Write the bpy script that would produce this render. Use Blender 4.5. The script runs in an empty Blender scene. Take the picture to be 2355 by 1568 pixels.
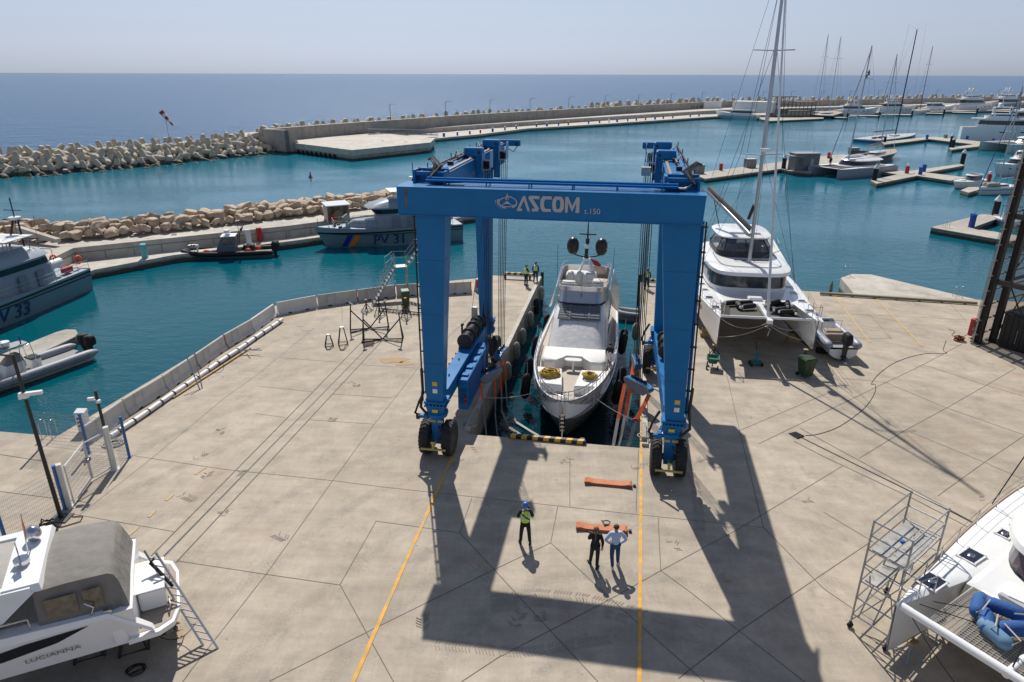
import bpy, math, random
from math import sin, cos, pi, radians, sqrt, atan2, hypot
from mathutils import Vector, Matrix
random.seed(7)
SC = bpy.context.scene
COL = SC.collection
# ------------------------------------------------------------------ camera model (also used to survey points of the site onto level planes)
F_ = 1707/2560*2354; CX_ = 1177; CY_ = 784; PIT = radians(21.4); CH = 16.5; ROLL = radians(0.17)
def G(x, y, z=0.0):
    u = (x-CX_)/F_; v = -(y-CY_)/F_; c, s = cos(ROLL), sin(ROLL)
    u, v = c*u-s*v, s*u+c*v
    r = (u, cos(PIT)+v*sin(PIT), -sin(PIT)+v*cos(PIT)); t = (z-CH)/r[2]
    return Vector((r[0]*t, r[1]*t, z))
SA = radians(9.65); SO = (-2.17, 29.55)
def W(u, v, z=0.0):      # slipway grid -> world
    return Vector((SO[0]+u*cos(SA)+v*sin(SA), SO[1]-u*sin(SA)+v*cos(SA), z))
SEA = -2.0
# ------------------------------------------------------------------ materials
MATS = {}
def mat(name, col, rough=0.6, metal=0.0, var=0.12, scale=3.0, bump=0.0, bscale=20, spec=0.5, obj=True, bands=None, dirt=None, alpha=None, coat=0.0, wet=None):
    if name in MATS: return MATS[name]
    m = bpy.data.materials.new(name); m.use_nodes = True; nt = m.node_tree; N = nt.nodes; L = nt.links
    b = N['Principled BSDF']; tc = N.new('ShaderNodeTexCoord'); out = 'Object' if obj else 'Generated'
    b.inputs['Roughness'].default_value = rough; b.inputs['Metallic'].default_value = metal
    b.inputs['Specular IOR Level'].default_value = spec; b.inputs['Coat Weight'].default_value = coat
    n = N.new('ShaderNodeTexNoise'); n.inputs['Scale'].default_value = scale; n.inputs['Detail'].default_value = 6
    L.new(tc.outputs[out], n.inputs['Vector'])
    r = N.new('ShaderNodeMapRange'); r.inputs[1].default_value = .25; r.inputs[2].default_value = .75
    r.inputs[3].default_value = 1-var; r.inputs[4].default_value = 1+var; L.new(n.outputs['Fac'], r.inputs[0])
    mul = N.new('ShaderNodeMix'); mul.data_type = 'RGBA'; mul.blend_type = 'MULTIPLY'; mul.inputs[0].default_value = 1
    mul.inputs[6].default_value = (*col, 1)
    L.new(r.outputs[0], mul.inputs[7])
    if bands:
        sx = N.new('ShaderNodeSeparateXYZ'); L.new(tc.outputs[out], sx.inputs[0])
        cr = N.new('ShaderNodeValToRGB'); cr.color_ramp.interpolation = 'CONSTANT'
        mr = N.new('ShaderNodeMapRange'); mr.inputs[1].default_value = -4; mr.inputs[2].default_value = 6
        L.new(sx.outputs[2], mr.inputs[0]); L.new(mr.outputs[0], cr.inputs[0])
        els = cr.color_ramp.elements
        els[0].position = 0; els[0].color = (*bands[0][1], 1)
        els[1].position = (bands[1][0]+4)/10; els[1].color = (*bands[1][1], 1)
        for z, c in bands[2:]:
            e = els.new((z+4)/10); e.color = (*c, 1)
        L.new(cr.outputs[0], mul.inputs[6])
    src = mul.outputs[2]
    if dirt:
        n2 = N.new('ShaderNodeTexNoise'); n2.inputs['Scale'].default_value = dirt[1]; n2.inputs['Detail'].default_value = 8
        mp = N.new('ShaderNodeMapping'); mp.inputs['Scale'].default_value = dirt[3] if len(dirt) > 3 else (1, 1, .25)
        L.new(tc.outputs[out], mp.inputs[0]); L.new(mp.outputs[0], n2.inputs['Vector'])
        r2 = N.new('ShaderNodeMapRange'); r2.inputs[1].default_value = .52; r2.inputs[2].default_value = .72; r2.inputs[4].default_value = dirt[2]
        L.new(n2.outputs['Fac'], r2.inputs[0])
        mx = N.new('ShaderNodeMix'); mx.data_type = 'RGBA'; mx.inputs[7].default_value = (*dirt[0], 1)
        L.new(r2.outputs[0], mx.inputs[0]); L.new(src, mx.inputs[6]); src = mx.outputs[2]
    if wet is not None:   # dark tide band by world height
        ge = N.new('ShaderNodeNewGeometry'); sz = N.new('ShaderNodeSeparateXYZ'); L.new(ge.outputs['Position'], sz.inputs[0]); ad = N.new('ShaderNodeMath'); ad.operation = 'MULTIPLY_ADD'; L.new(n.outputs['Fac'], ad.inputs[0]); ad.inputs[1].default_value = -.8; L.new(sz.outputs[2], ad.inputs[2])
        rw_ = N.new('ShaderNodeMapRange'); rw_.inputs[1].default_value = wet-.35; rw_.inputs[2].default_value = wet; rw_.inputs[3].default_value = .9; rw_.inputs[4].default_value = 0; L.new(ad.outputs[0], rw_.inputs[0])
        mw = N.new('ShaderNodeMix'); mw.data_type = 'RGBA'; mw.inputs[7].default_value = (.035,.038,.026,1); L.new(rw_.outputs[0], mw.inputs[0]); L.new(src, mw.inputs[6]); src = mw.outputs[2]
    L.new(src, b.inputs['Base Color'])
    rr = N.new('ShaderNodeMapRange'); rr.inputs[3].default_value = max(0.02, rough-.08); rr.inputs[4].default_value = min(1, rough+.08)
    L.new(n.outputs['Fac'], rr.inputs[0]); L.new(rr.outputs[0], b.inputs['Roughness'])
    if bump:
        nb = N.new('ShaderNodeTexNoise'); nb.inputs['Scale'].default_value = bscale; nb.inputs['Detail'].default_value = 5
        L.new(tc.outputs[out], nb.inputs['Vector'])
        bp = N.new('ShaderNodeBump'); bp.inputs['Strength'].default_value = bump; bp.inputs['Distance'].default_value = .05
        L.new(nb.outputs['Fac'], bp.inputs['Height']); L.new(bp.outputs[0], b.inputs['Normal'])
    if alpha is not None: b.inputs['Alpha'].default_value = alpha
    MATS[name] = m
    return m
# ------------------------------------------------------------------ mesh builder
class MB:
    def __init__(s): s.v = []; s.f = []; s.m = []; s.cur = 0
    def add(s, vs, fs):
        o = len(s.v); s.v += [tuple(v) for v in vs]; s.f += [tuple(o+i for i in f) for f in fs]; s.m += [s.cur]*len(fs); return s
    def hexa(s, p):  # bottom 4 ccw, top 4 ccw
        return s.add(p, [(3,2,1,0),(4,5,6,7),(0,1,5,4),(1,2,6,5),(2,3,7,6),(3,0,4,7)])
    def box(s, x0, x1, y0, y1, z0, z1):
        return s.hexa([(x0,y0,z0),(x1,y0,z0),(x1,y1,z0),(x0,y1,z0),(x0,y0,z1),(x1,y0,z1),(x1,y1,z1),(x0,y1,z1)])
    def cbox(s, c, d, M=None, rz=0):
        x, y, z = d[0]/2, d[1]/2, d[2]/2; R = M or Matrix.Rotation(rz, 3, 'Z'); c = Vector(c)
        P = [c+R@Vector(p) for p in [(-x,-y,-z),(x,-y,-z),(x,y,-z),(-x,y,-z),(-x,-y,z),(x,-y,z),(x,y,z),(-x,y,z)]]
        return s.hexa(P)
    def bbox(s, x0, x1, y0, y1, z0, z1, b=.05):  # box with chamfered edges (rings)
        def ring(i, z): return [(x0+i+b,y0+i,z),(x1-i-b,y0+i,z),(x1-i,y0+i+b,z),(x1-i,y1-i-b,z),(x1-i-b,y1-i,z),(x0+i+b,y1-i,z),(x0+i,y1-i-b,z),(x0+i,y0+i+b,z)]
        return s.loft([ring(b,z0),ring(0,z0+b),ring(0,z1-b),ring(b,z1)])
    def prism(s, poly, z0, z1):
        n = len(poly); a = sum(poly[i][0]*poly[(i+1)%n][1]-poly[(i+1)%n][0]*poly[i][1] for i in range(n))
        if a < 0: poly = poly[::-1]
        return s.add([(p[0],p[1],z0) for p in poly]+[(p[0],p[1],z1) for p in poly],
            [tuple(range(n-1,-1,-1)), tuple(range(n,2*n))]+[(i,(i+1)%n,n+(i+1)%n,n+i) for i in range(n)])
    def loft(s, rings, caps=True, close=True):
        n = len(rings[0]); vs = [p for r in rings for p in r]; fs = []
        for k in range(len(rings)-1):
            for i in range(n if close else n-1):
                j = (i+1)%n; fs.append((k*n+i,k*n+j,(k+1)*n+j,(k+1)*n+i))
        if caps:
            fs.append(tuple(range(n-1,-1,-1))); o = (len(rings)-1)*n; fs.append(tuple(range(o,o+n)))
        return s.add(vs, fs)
    def path(s, pts, r, n=6, caps=True, r2=None):
        pts = [Vector(p) for p in pts]; rings = []
        up = Vector((0,0,1))
        for i, p in enumerate(pts):
            d = (pts[min(i+1,len(pts)-1)]-pts[max(i-1,0)]).normalized()
            a = d.cross(up)
            if a.length < 1e-3: a = d.cross(Vector((1,0,0)))
            a.normalize(); b = d.cross(a).normalized()
            if i and (a.dot(pa) < 0): a = -a; b = -b
            pa = a
            rr = r if r2 is None else r+(r2-r)*i/(len(pts)-1)
            if isinstance(r, (list, tuple)): rr = r[i]
            rings.append([p+a*rr*cos(2*pi*k/n)+b*rr*sin(2*pi*k/n) for k in range(n)])
        return s.loft(rings, caps)
    def tube(s, a, b, r, n=6, r2=None): return s.path([a, b], r, n, True, r2)
    def lathe(s, prof, c=(0,0,0), n=12, M=None):
        R = M or Matrix.Identity(3); c = Vector(c)
        return s.loft([[c+R@Vector((r*cos(2*pi*k/n), r*sin(2*pi*k/n), z)) for k in range(n)] for r, z in prof])
    def cyl(s, c, r, h, n=12, M=None): return s.lathe([(r,-h/2),(r,h/2)], c, n, M)
    def ell(s, c, rx, ry, rz, n=12, m=8, M=None):
        R = M or Matrix.Identity(3); c = Vector(c)
        return s.loft([[c+R@Vector((rx*sin(t)*cos(2*pi*k/n), ry*sin(t)*sin(2*pi*k/n), -rz*cos(t))) for k in range(n)]
            for t in [max(.02, min(pi-.02, pi*i/m)) for i in range(m+1)]])
    def poly(s, pts): return s.add(pts, [tuple(range(len(pts)))])
    def build(s, name, m, parent=None, smooth=None, kind=None, loc=None, label=None, recalc=False):
        me = bpy.data.meshes.new(name); me.from_pydata(s.v, [], s.f)
        ms = m if isinstance(m, (list, tuple)) else [m]
        for q in ms: me.materials.append(q)
        if len(ms) > 1: me.polygons.foreach_set('material_index', s.m)
        if recalc:
            import bmesh
            bm = bmesh.new(); bm.from_mesh(me); bmesh.ops.recalc_face_normals(bm, faces=bm.faces); bm.to_mesh(me); bm.free()
        if smooth:
            me.polygons.foreach_set('use_smooth', [True]*len(me.polygons)); me.set_sharp_from_angle(angle=radians(smooth))
        me.update()
        o = bpy.data.objects.new(name, me); COL.objects.link(o)
        if parent: o.parent = parent
        if loc is not None: o.location = loc
        if kind: o['kind'] = kind
        if label: o['label'] = label
        return o
def tag(o, label, cat, group=None):
    o['label'] = label; o['category'] = cat
    if group: o['group'] = group
    return o
def thing(name, label, cat, loc=(0,0,0), rz=0, group=None):
    o = bpy.data.objects.new(name, None); COL.objects.link(o); o.location = loc; o.rotation_euler = (0,0,rz)
    o.empty_display_size = .3
    return tag(o, label, cat, group)
def kids(o): return [c for c in bpy.data.objects if c.parent == o]
def dup(o, loc=None, rz=None, label=None, parent=None, scale=None):
    tree = []
    def rec(a, p):
        c = a.copy(); COL.objects.link(c)
        if p: c.parent = p
        for ch in CH_.get(a.name, kids(a)): rec(ch, c)
        return c
    c = rec(o, parent)
    if loc is not None: c.location = loc
    if rz is not None:
        e = c.rotation_euler; c.rotation_euler = (e[0], e[1], rz) if o.type == 'EMPTY' else (e[0], e[1], rz)
    if label: c['label'] = label
    if scale: c.scale = (scale,)*3 if not isinstance(scale, tuple) else scale
    return c
CH_ = {}
def lerp(a, b, t): return a+(b-a)*t
def V3(*a): return Vector(a)
def sag(a, b, d, n=8):
    a = Vector(a); b = Vector(b)
    return [a.lerp(b, i/n)-Vector((0,0,d*4*(i/n)*(1-i/n))) for i in range(n+1)]
def text(name, s, size, m, parent, loc, rot, extrude=.004, offset=0, shear=0, sx=1, align='LEFT'):
    cu = bpy.data.curves.new(name, 'FONT'); cu.body = s; cu.size = size; cu.extrude = extrude; cu.offset = offset; cu.shear = shear; cu.align_x = align
    o = bpy.data.objects.new(name, cu); COL.objects.link(o)
    me = bpy.data.meshes.new_from_object(o.evaluated_get(bpy.context.evaluated_depsgraph_get())); bpy.data.objects.remove(o)
    o = bpy.data.objects.new(name, me); COL.objects.link(o); me.materials.clear(); me.materials.append(m)
    o.parent = parent; o.location = loc; o.rotation_euler = rot; o.scale = (sx,1,1)
    return o
# palette
M_blue = mat('blue_paint', (.007,.145,.365), .36, spec=.22, var=.08, scale=1.2, dirt=((.02,.15,.36),1.2,.3))
M_bluem = mat('matt_blue_paint', (.0,.14,.40), .75, spec=.1, var=.08)
M_blue2 = mat('blue_plastic', (.01,.06,.35), .4)
M_grey = mat('galvanised_steel', (.33,.34,.34), .42, .6, var=.2, scale=8)
M_dark = mat('dark_metal', (.02,.021,.023), .45, .2, var=.3, scale=6)
M_black = mat('black_rubber', (.008,.008,.009), .7, var=.4, scale=9, bump=.3)
M_white = mat('white_gelcoat', (.80,.80,.785), .18, var=.03, scale=1.5, coat=.3)
M_white2 = mat('white_paint', (.74,.74,.72), .4, var=.06, scale=3, dirt=((.4,.38,.33),2,.3))
M_glass = mat('dark_glass', (.012,.015,.02), .06, var=.2, spec=.8)
M_glass2 = mat('tinted_glass', (.045,.055,.06), .08, var=.4, scale=1.5, spec=.9)
M_chrome = mat('polished_steel', (.55,.56,.58), .18, 1, var=.05)
M_teak = mat('teak_deck', (.36,.28,.20), .7, var=.12, scale=5)
M_cush = mat('white_cushion', (.72,.70,.67), .8, var=.05, scale=4, bump=.25, bscale=6)
M_grycan = mat('grey_canvas', (.20,.185,.165), .85, var=.16, scale=2.5, bump=1.0, bscale=2.6)
M_red = mat('red_paint', (.42,.02,.02), .45)
M_orange = mat('orange_webbing', (.80,.12,.02), .7, var=.15, scale=8)
M_yel = mat('yellow_paint', (.68,.48,.05), .45, var=.15)
M_green = mat('green_plastic', (.02,.075,.035), .5, var=.2)
M_skin = mat('skin', (.42,.22,.15), .6, var=.05)
M_rope = mat('pale_rope', (.45,.43,.38), .8)
M_concB = mat('barrier_concrete', (.50,.475,.43), .85, var=.12, scale=2.2, bump=.25, dirt=((.26,.24,.21),2.5,.5))
M_navy = mat('navy_grey_paint', (.22,.27,.32), .4, var=.06, scale=1)
M_wood = mat('weathered_wood', (.40,.27,.13), .8, var=.25)
M_alu = mat('aluminium_mast', (.45,.46,.48), .35, .7, var=.06)
# ------------------------------------------------------------------ setting: sky, sun, camera
SUN_EL = radians(48); SUN_AZ = radians(-9.5)     # measured clockwise from +Y
w = bpy.data.worlds.new("World"); SC.world = w; w.use_nodes = True; nt = w.node_tree
bg = nt.nodes['Background']; sky = nt.nodes.new('ShaderNodeTexSky'); sky.sky_type = 'NISHITA'; sky.sun_disc = False
sky.sun_elevation = SUN_EL; sky.sun_rotation = SUN_AZ; sky.air_density = 1.0; sky.dust_density = 1.2; sky.ozone_density = 2.0; sky.altitude = 20
tcw = nt.nodes.new('ShaderNodeTexCoord'); sw = nt.nodes.new('ShaderNodeSeparateXYZ'); nt.links.new(tcw.outputs['Generated'], sw.inputs[0]); rw = nt.nodes.new('ShaderNodeMapRange'); rw.inputs[1].default_value = .16; rw.inputs[2].default_value = .6; nt.links.new(sw.outputs[2], rw.inputs[0])
hz = nt.nodes.new('ShaderNodeMix'); hz.data_type = 'RGBA'; hz.inputs[6].default_value = (1.50,1.70,2.12,1); hz.inputs[7].default_value = (.80,1.0,1.42,1); nt.links.new(rw.outputs[0], hz.inputs[0])
hs = nt.nodes.new('ShaderNodeHueSaturation'); hs.inputs['Saturation'].default_value = .38
gm = nt.nodes.new('ShaderNodeGamma'); gm.inputs[1].default_value = .55
mxs = nt.nodes.new('ShaderNodeMix'); mxs.data_type = 'RGBA'; mxs.blend_type = 'MULTIPLY'; mxs.inputs[0].default_value = 1; mxs.inputs[7].default_value = (1.32,1.42,1.66,1)
nt.links.new(sky.outputs[0], hs.inputs['Color']); nt.links.new(hs.outputs[0], gm.inputs[0]); nt.links.new(gm.outputs[0], mxs.inputs[6]); nt.links.new(hz.outputs[2], mxs.inputs[7]); nt.links.new(mxs.outputs[2], bg.inputs[0])
bg.inputs[1].default_value = .115
sl = bpy.data.lights.new('sun', 'SUN'); sl.energy = 5.0; sl.angle = radians(.5); sl.color = (1, .955, .88)
so = bpy.data.objects.new('sun', sl); COL.objects.link(so)
sd = Vector((sin(SUN_AZ)*cos(SUN_EL), cos(SUN_AZ)*cos(SUN_EL), sin(SUN_EL))); so.rotation_euler = (-sd).to_track_quat('-Z', 'Y').to_euler()
cam = bpy.data.cameras.new('camera'); co = bpy.data.objects.new('camera', cam); COL.objects.link(co); SC.camera = co
cam.sensor_width = 36; cam.lens = 1707/2560*36; cam.clip_end = 30000; cam.clip_start = .1
co.location = (0,0,CH); co.rotation_euler = (pi/2-PIT, 0, 0)
co.rotation_euler = (Matrix.Rotation(pi/2-PIT, 3, 'X') @ Matrix.Rotation(ROLL, 3, 'Z')).to_euler()
SC.view_settings.view_transform = 'Standard'; SC.view_settings.look = 'None'; SC.view_settings.exposure = 0
# ------------------------------------------------------------------ concrete
def concrete(name, col, streak=1.0, tyre=0.0, base_dark=.5):
    m = bpy.data.materials.new(name); m.use_nodes = True; nt = m.node_tree; N = nt.nodes; L = nt.links; b = N['Principled BSDF']
    geo = N.new('ShaderNodeNewGeometry')
    def noise(sc, det=6, rough=.6, mapping=None, rot=0):
        n = N.new('ShaderNodeTexNoise'); n.inputs['Scale'].default_value = sc; n.inputs['Detail'].default_value = det; n.inputs['Roughness'].default_value = rough
        src = geo.outputs['Position']
        if mapping:
            mp = N.new('ShaderNodeMapping'); mp.inputs['Scale'].default_value = mapping; mp.inputs['Rotation'].default_value = (0,0,rot)
            L.new(src, mp.inputs[0]); src = mp.outputs[0]
        L.new(src, n.inputs['Vector']); return n.outputs['Fac']
    def rng(src, a, b_, c, d):
        r = N.new('ShaderNodeMapRange'); r.inputs[1].default_value = a; r.inputs[2].default_value = b_; r.inputs[3].default_value = c; r.inputs[4].default_value = d
        L.new(src, r.inputs[0]); return r.outputs[0]
    def mul(a, b_):
        r = N.new('ShaderNodeMath'); r.operation = 'MULTIPLY'; L.new(a, r.inputs[0])
        if isinstance(b_, float): r.inputs[1].default_value = b_
        else: L.new(b_, r.inputs[1])
        return r.outputs[0]
    def mix(fac, a, b_):
        r = N.new('ShaderNodeMix'); r.data_type = 'RGBA'; L.new(fac, r.inputs[0])
        if isinstance(a, tuple): r.inputs[6].default_value = (*a,1)
        else: L.new(a, r.inputs[6])
        r.inputs[7].default_value = (*b_,1); return r.outputs[2]
    big = noise(.12, 5); mid = noise(.9, 8, .65); fine = noise(14, 4)
    strk = noise(1.0, 6, .6, (.35, 2.6, 1), radians(12)); strk2 = noise(1.0, 5, .6, (9, .6, 1), radians(-8))
    f = mul(mul(mul(rng(big,.3,.7,.84,1.12), rng(mid,.3,.7,.83,1.15)), rng(fine,.3,.7,.95,1.05)), rng(strk,.3,.7,1-.09*streak,1+.09*streak))
    f = mul(f, rng(strk2,.35,.65,1-.035*streak,1+.035*streak))
    c = N.new('ShaderNodeMix'); c.data_type = 'RGBA'; c.blend_type = 'MULTIPLY'; c.inputs[0].default_value = 1; c.inputs[6].default_value = (*col,1); L.new(f, c.inputs[7]); cur = c.outputs[2]
    # warm rusty and grey stains
    cur = mix(rng(noise(.33, 7, .7),.56,.72,0,.42*streak), cur, (.34,.225,.12))
    cur = mix(rng(noise(.5, 9, .75, (1,1,1), 2),.54,.70,0,.55), cur, (.17,.155,.14))
    if tyre:   # chevron tyre prints left along wandering tracks
        wv = N.new('ShaderNodeTexWave'); wv.wave_type = 'BANDS'; wv.bands_direction = 'DIAGONAL'; wv.inputs['Scale'].default_value = 2.6; wv.inputs['Distortion'].default_value = 3; wv.inputs['Detail'].default_value = 2
        L.new(geo.outputs['Position'], wv.inputs['Vector'])
        patch = rng(noise(.8, 3, .5, (1,.6,1), 1), .66, .74, 0, .6)
        cur = mix(mul(mul(rng(wv.outputs['Fac'],.5,.65,0,1), patch), .38*tyre), cur, (.10,.10,.10))
        rg = N.new('ShaderNodeTexWave'); rg.wave_type = 'RINGS'; rg.rings_direction = 'Z'; rg.inputs['Scale'].default_value = .11; rg.inputs['Distortion'].default_value = 5; rg.inputs['Detail'].default_value = 3; rg.inputs['Detail Scale'].default_value = .5
        mp = N.new('ShaderNodeMapping'); mp.inputs['Location'].default_value = (-4,-12,0); L.new(geo.outputs['Position'], mp.inputs[0]); L.new(mp.outputs[0], rg.inputs['Vector'])
        cur = mix(mul(mul(rng(rg.outputs['Fac'],.86,.97,0,1), rng(fine,.42,.6,0,1)), .30*tyre), cur, (.12,.12,.12))
    sp = noise(3.2, 3, .5); cur = mix(rng(sp,.72,.76,0,.5), cur, (.1,.095,.09))
    sz = N.new('ShaderNodeSeparateXYZ'); L.new(geo.outputs['Position'], sz.inputs[0]); ad = N.new('ShaderNodeMath'); ad.operation = 'MULTIPLY_ADD'; L.new(mid, ad.inputs[0]); ad.inputs[1].default_value = -.5; L.new(sz.outputs[2], ad.inputs[2])
    cur = mix(rng(ad.outputs[0],-1.95,-1.65,.92,0), cur, (.03,.034,.024))
    L.new(cur, b.inputs['Base Color']); b.inputs['Roughness'].default_value = .82
    b.inputs['Specular IOR Level'].default_value = .35
    bp = N.new('ShaderNodeBump'); bp.inputs['Strength'].default_value = .25; bp.inputs['Distance'].default_value = .02; L.new(mid, bp.inputs['Height']); L.new(bp.outputs[0], b.inputs['Normal'])
    return m
M_yard = concrete('yard_concrete', (.400,.338,.265), 1.0, 1.0)
M_quay = concrete('quay_concrete', (.48,.44,.38), .6)
M_wallc = concrete('wall_concrete', (.38,.35,.30), .8)
M_wetc = mat('wet_concrete', (.07,.075,.065), .5, var=.4, scale=1.5)
# ------------------------------------------------------------------ water: one sheet out to the horizon
def water_mat():
    m = bpy.data.materials.new('sea_water'); m.use_nodes = True; nt = m.node_tree; N = nt.nodes; L = nt.links; b = N['Principled BSDF']
    geo = N.new('ShaderNodeNewGeometry'); sx = N.new('ShaderNodeSeparateXYZ'); L.new(geo.outputs['Position'], sx.inputs[0])
    def rng(src, a, b_, c, d):
        r = N.new('ShaderNodeMapRange'); r.inputs[1].default_value = a; r.inputs[2].default_value = b_; r.inputs[3].default_value = c; r.inputs[4].default_value = d
        r.interpolation_type = 'SMOOTHSTEP'; L.new(src, r.inputs[0]); return r.outputs[0]
    def math_(op, a, b_):
        r = N.new('ShaderNodeMath'); r.operation = op
        for i, q in enumerate((a, b_)):
            if isinstance(q, (int, float)): r.inputs[i].default_value = q
            else: L.new(q, r.inputs[i])
        return r.outputs[0]
    # distance beyond the breakwater line (a straight line through two surveyed points)
    d = None
    for A, B in zip(OUTER, OUTER[1:]):
        nx, ny = -(B[1]-A[1]), (B[0]-A[0]); l = hypot(nx, ny); nx /= l; ny /= l
        q = math_('SUBTRACT', math_('ADD', math_('MULTIPLY', sx.outputs[0], nx), math_('MULTIPLY', sx.outputs[1], ny)), nx*A[0]+ny*A[1])
        d = q if d is None else math_('MAXIMUM', d, q)
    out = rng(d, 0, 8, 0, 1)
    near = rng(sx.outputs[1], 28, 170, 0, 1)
    def mix(fac, a, b_):
        r = N.new('ShaderNodeMix'); r.data_type = 'RGBA'; L.new(fac, r.inputs[0])
        for i, q in ((6, a), (7, b_)):
            if isinstance(q, tuple): r.inputs[i].default_value = (*q,1)
            else: L.new(q, r.inputs[i])
        return r.outputs[2]
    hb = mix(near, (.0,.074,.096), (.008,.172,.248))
    n0 = N.new('ShaderNodeTexNoise'); n0.inputs['Scale'].default_value = .03; n0.inputs['Detail'].default_value = 3; L.new(geo.outputs['Position'], n0.inputs['Vector'])
    hb = mix(rng(n0.outputs['Fac'], .35, .7, 0, .35), hb, (.0,.065,.11))
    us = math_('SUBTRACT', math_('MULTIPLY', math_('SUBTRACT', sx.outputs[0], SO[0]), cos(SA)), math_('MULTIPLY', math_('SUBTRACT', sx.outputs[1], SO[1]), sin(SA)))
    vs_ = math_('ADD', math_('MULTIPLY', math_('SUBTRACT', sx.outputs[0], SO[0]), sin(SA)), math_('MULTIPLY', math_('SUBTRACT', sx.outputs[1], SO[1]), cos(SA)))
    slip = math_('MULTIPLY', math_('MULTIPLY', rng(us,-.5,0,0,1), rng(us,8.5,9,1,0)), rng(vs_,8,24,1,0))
    hb = mix(slip, hb, (.0,.026,.036))  # shade between the slip walls painted into the water colour
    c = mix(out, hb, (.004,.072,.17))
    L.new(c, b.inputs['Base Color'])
    b.inputs['IOR'].default_value = 1.33; L.new(math_('SUBTRACT', .36, math_('MULTIPLY', out, .18)), b.inputs['Specular IOR Level'])
    L.new(math_('ADD', math_('MULTIPLY', out, .16), .05), b.inputs['Roughness'])
    def noise(scale, det, mp=(1,1,1), rot=0):
        n = N.new('ShaderNodeTexNoise'); n.inputs['Scale'].default_value = scale; n.inputs['Detail'].default_value = det; n.inputs['Roughness'].default_value = .6
        q = N.new('ShaderNodeMapping'); q.inputs['Scale'].default_value = mp; q.inputs['Rotation'].default_value = (0,0,rot); L.new(geo.outputs['Position'], q.inputs[0]); L.new(q.outputs[0], n.inputs['Vector']); return n.outputs['Fac']
    wind = rng(noise(.035, 3, (.5,1,1), .5), .38, .62, .45, 1.25)
    h1 = math_('MULTIPLY', wind, math_('ADD', math_('MULTIPLY', noise(1.1, 4, (.5,1,1), .3), .10), math_('MULTIPLY', noise(3.6, 3, (.6,1,1), -.2), .035)))
    h2 = math_('ADD', math_('MULTIPLY', noise(.16, 6, (.6,1,1), .2), 1.6), math_('MULTIPLY', noise(.9, 4), .35))
    hh = N.new('ShaderNodeMix'); hh.data_type = 'FLOAT'; L.new(out, hh.inputs[0]); L.new(h1, hh.inputs[2]); L.new(h2, hh.inputs[3])
    bp = N.new('ShaderNodeBump'); bp.inputs['Strength'].default_value = .8; bp.inputs['Distance'].default_value = 1.0; L.new(hh.outputs[0], bp.inputs['Height']); L.new(bp.outputs[0], b.inputs['Normal'])
    return m
OUTER = [G(0,395,SEA), G(615,322,SEA), G(1200,268,SEA), G(1660,248,SEA), G(2354,243,SEA)]
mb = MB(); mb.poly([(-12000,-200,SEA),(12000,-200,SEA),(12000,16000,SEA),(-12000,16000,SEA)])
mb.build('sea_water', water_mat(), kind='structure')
# ------------------------------------------------------------------ yard slab with the slip cut out of it
QB = 28.0
yc = [G(-600,1000), G(0,992), G(131,1003)]
def w2(u, v): p = W(u, v); return (p.x, p.y)
yard = [(-90,-40),(-90,G(0,992).y+1)]+[(p.x,p.y) for p in yc[1:]]+[(G(633,703).x,G(633,703).y)]
yard += [(G(770,676).x,G(770,676).y),(G(965,652).x,G(965,652).y), w2(-5.3,26.9), w2(-5.1,QB), w2(0,QB), w2(0,0), w2(8.47,.12), w2(8.47,QB), w2(60,QB), (100,20), (100,-40)]
def tri_slab(name, poly, z0, z1, m, kind='structure'):
    import bmesh
    bm = bmesh.new(); vs = [bm.verts.new((p[0],p[1],z1)) for p in poly]; f = bm.faces.new(vs); f.normal_update()
    if f.normal.z < 0: f.normal_flip()
    bot = [bm.verts.new((p[0],p[1],z0)) for p in poly]; n = len(poly)
    for i in range(n):
        j = (i+1)%n; bm.faces.new((vs[i],vs[j],bot[j],bot[i]))
    bmesh.ops.triangulate(bm, faces=[f]); bmesh.ops.recalc_face_normals(bm, faces=bm.faces)
    me = bpy.data.meshes.new(name); bm.to_mesh(me); bm.free(); me.materials.append(m)
    o = bpy.data.objects.new(name, me); COL.objects.link(o)
    if kind: o['kind'] = kind
    return o
tri_slab('yard_ground', yard, -5, 0, M_yard)
# joints, drains and painted lines
M_joint = mat('joint_dark', (.13,.12,.10), .9, var=.3)
M_line = mat('worn_yellow_line', (.62,.33,.06), .8, var=.25, scale=3, dirt=((.36,.32,.25),1.6,.9,(1,1,1)))
M_lineF = mat('faded_yellow_line', (.46,.33,.16), .8, var=.2, scale=3, dirt=((.36,.32,.25),1.2,1.0,(1,1,1)))
def strips(name, lines, wd, m, z=.005, pix=True):
    mb = MB()
    for ln in lines:
        P = [G(*p) if pix else Vector(p) for p in ln]
        for a, b in zip(P, P[1:]):
            d = (b-a); d.z = 0; d.normalize(); n = Vector((-d.y, d.x, 0))*wd/2; e = d*wd*.3
            mb.poly([(a-e-n).to_tuple()[:2]+(z,), (b+e-n).to_tuple()[:2]+(z,), (b+e+n).to_tuple()[:2]+(z,), (a-e+n).to_tuple()[:2]+(z,)])
            z += .00006
    return mb.build(name, m, kind='structure')
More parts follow.
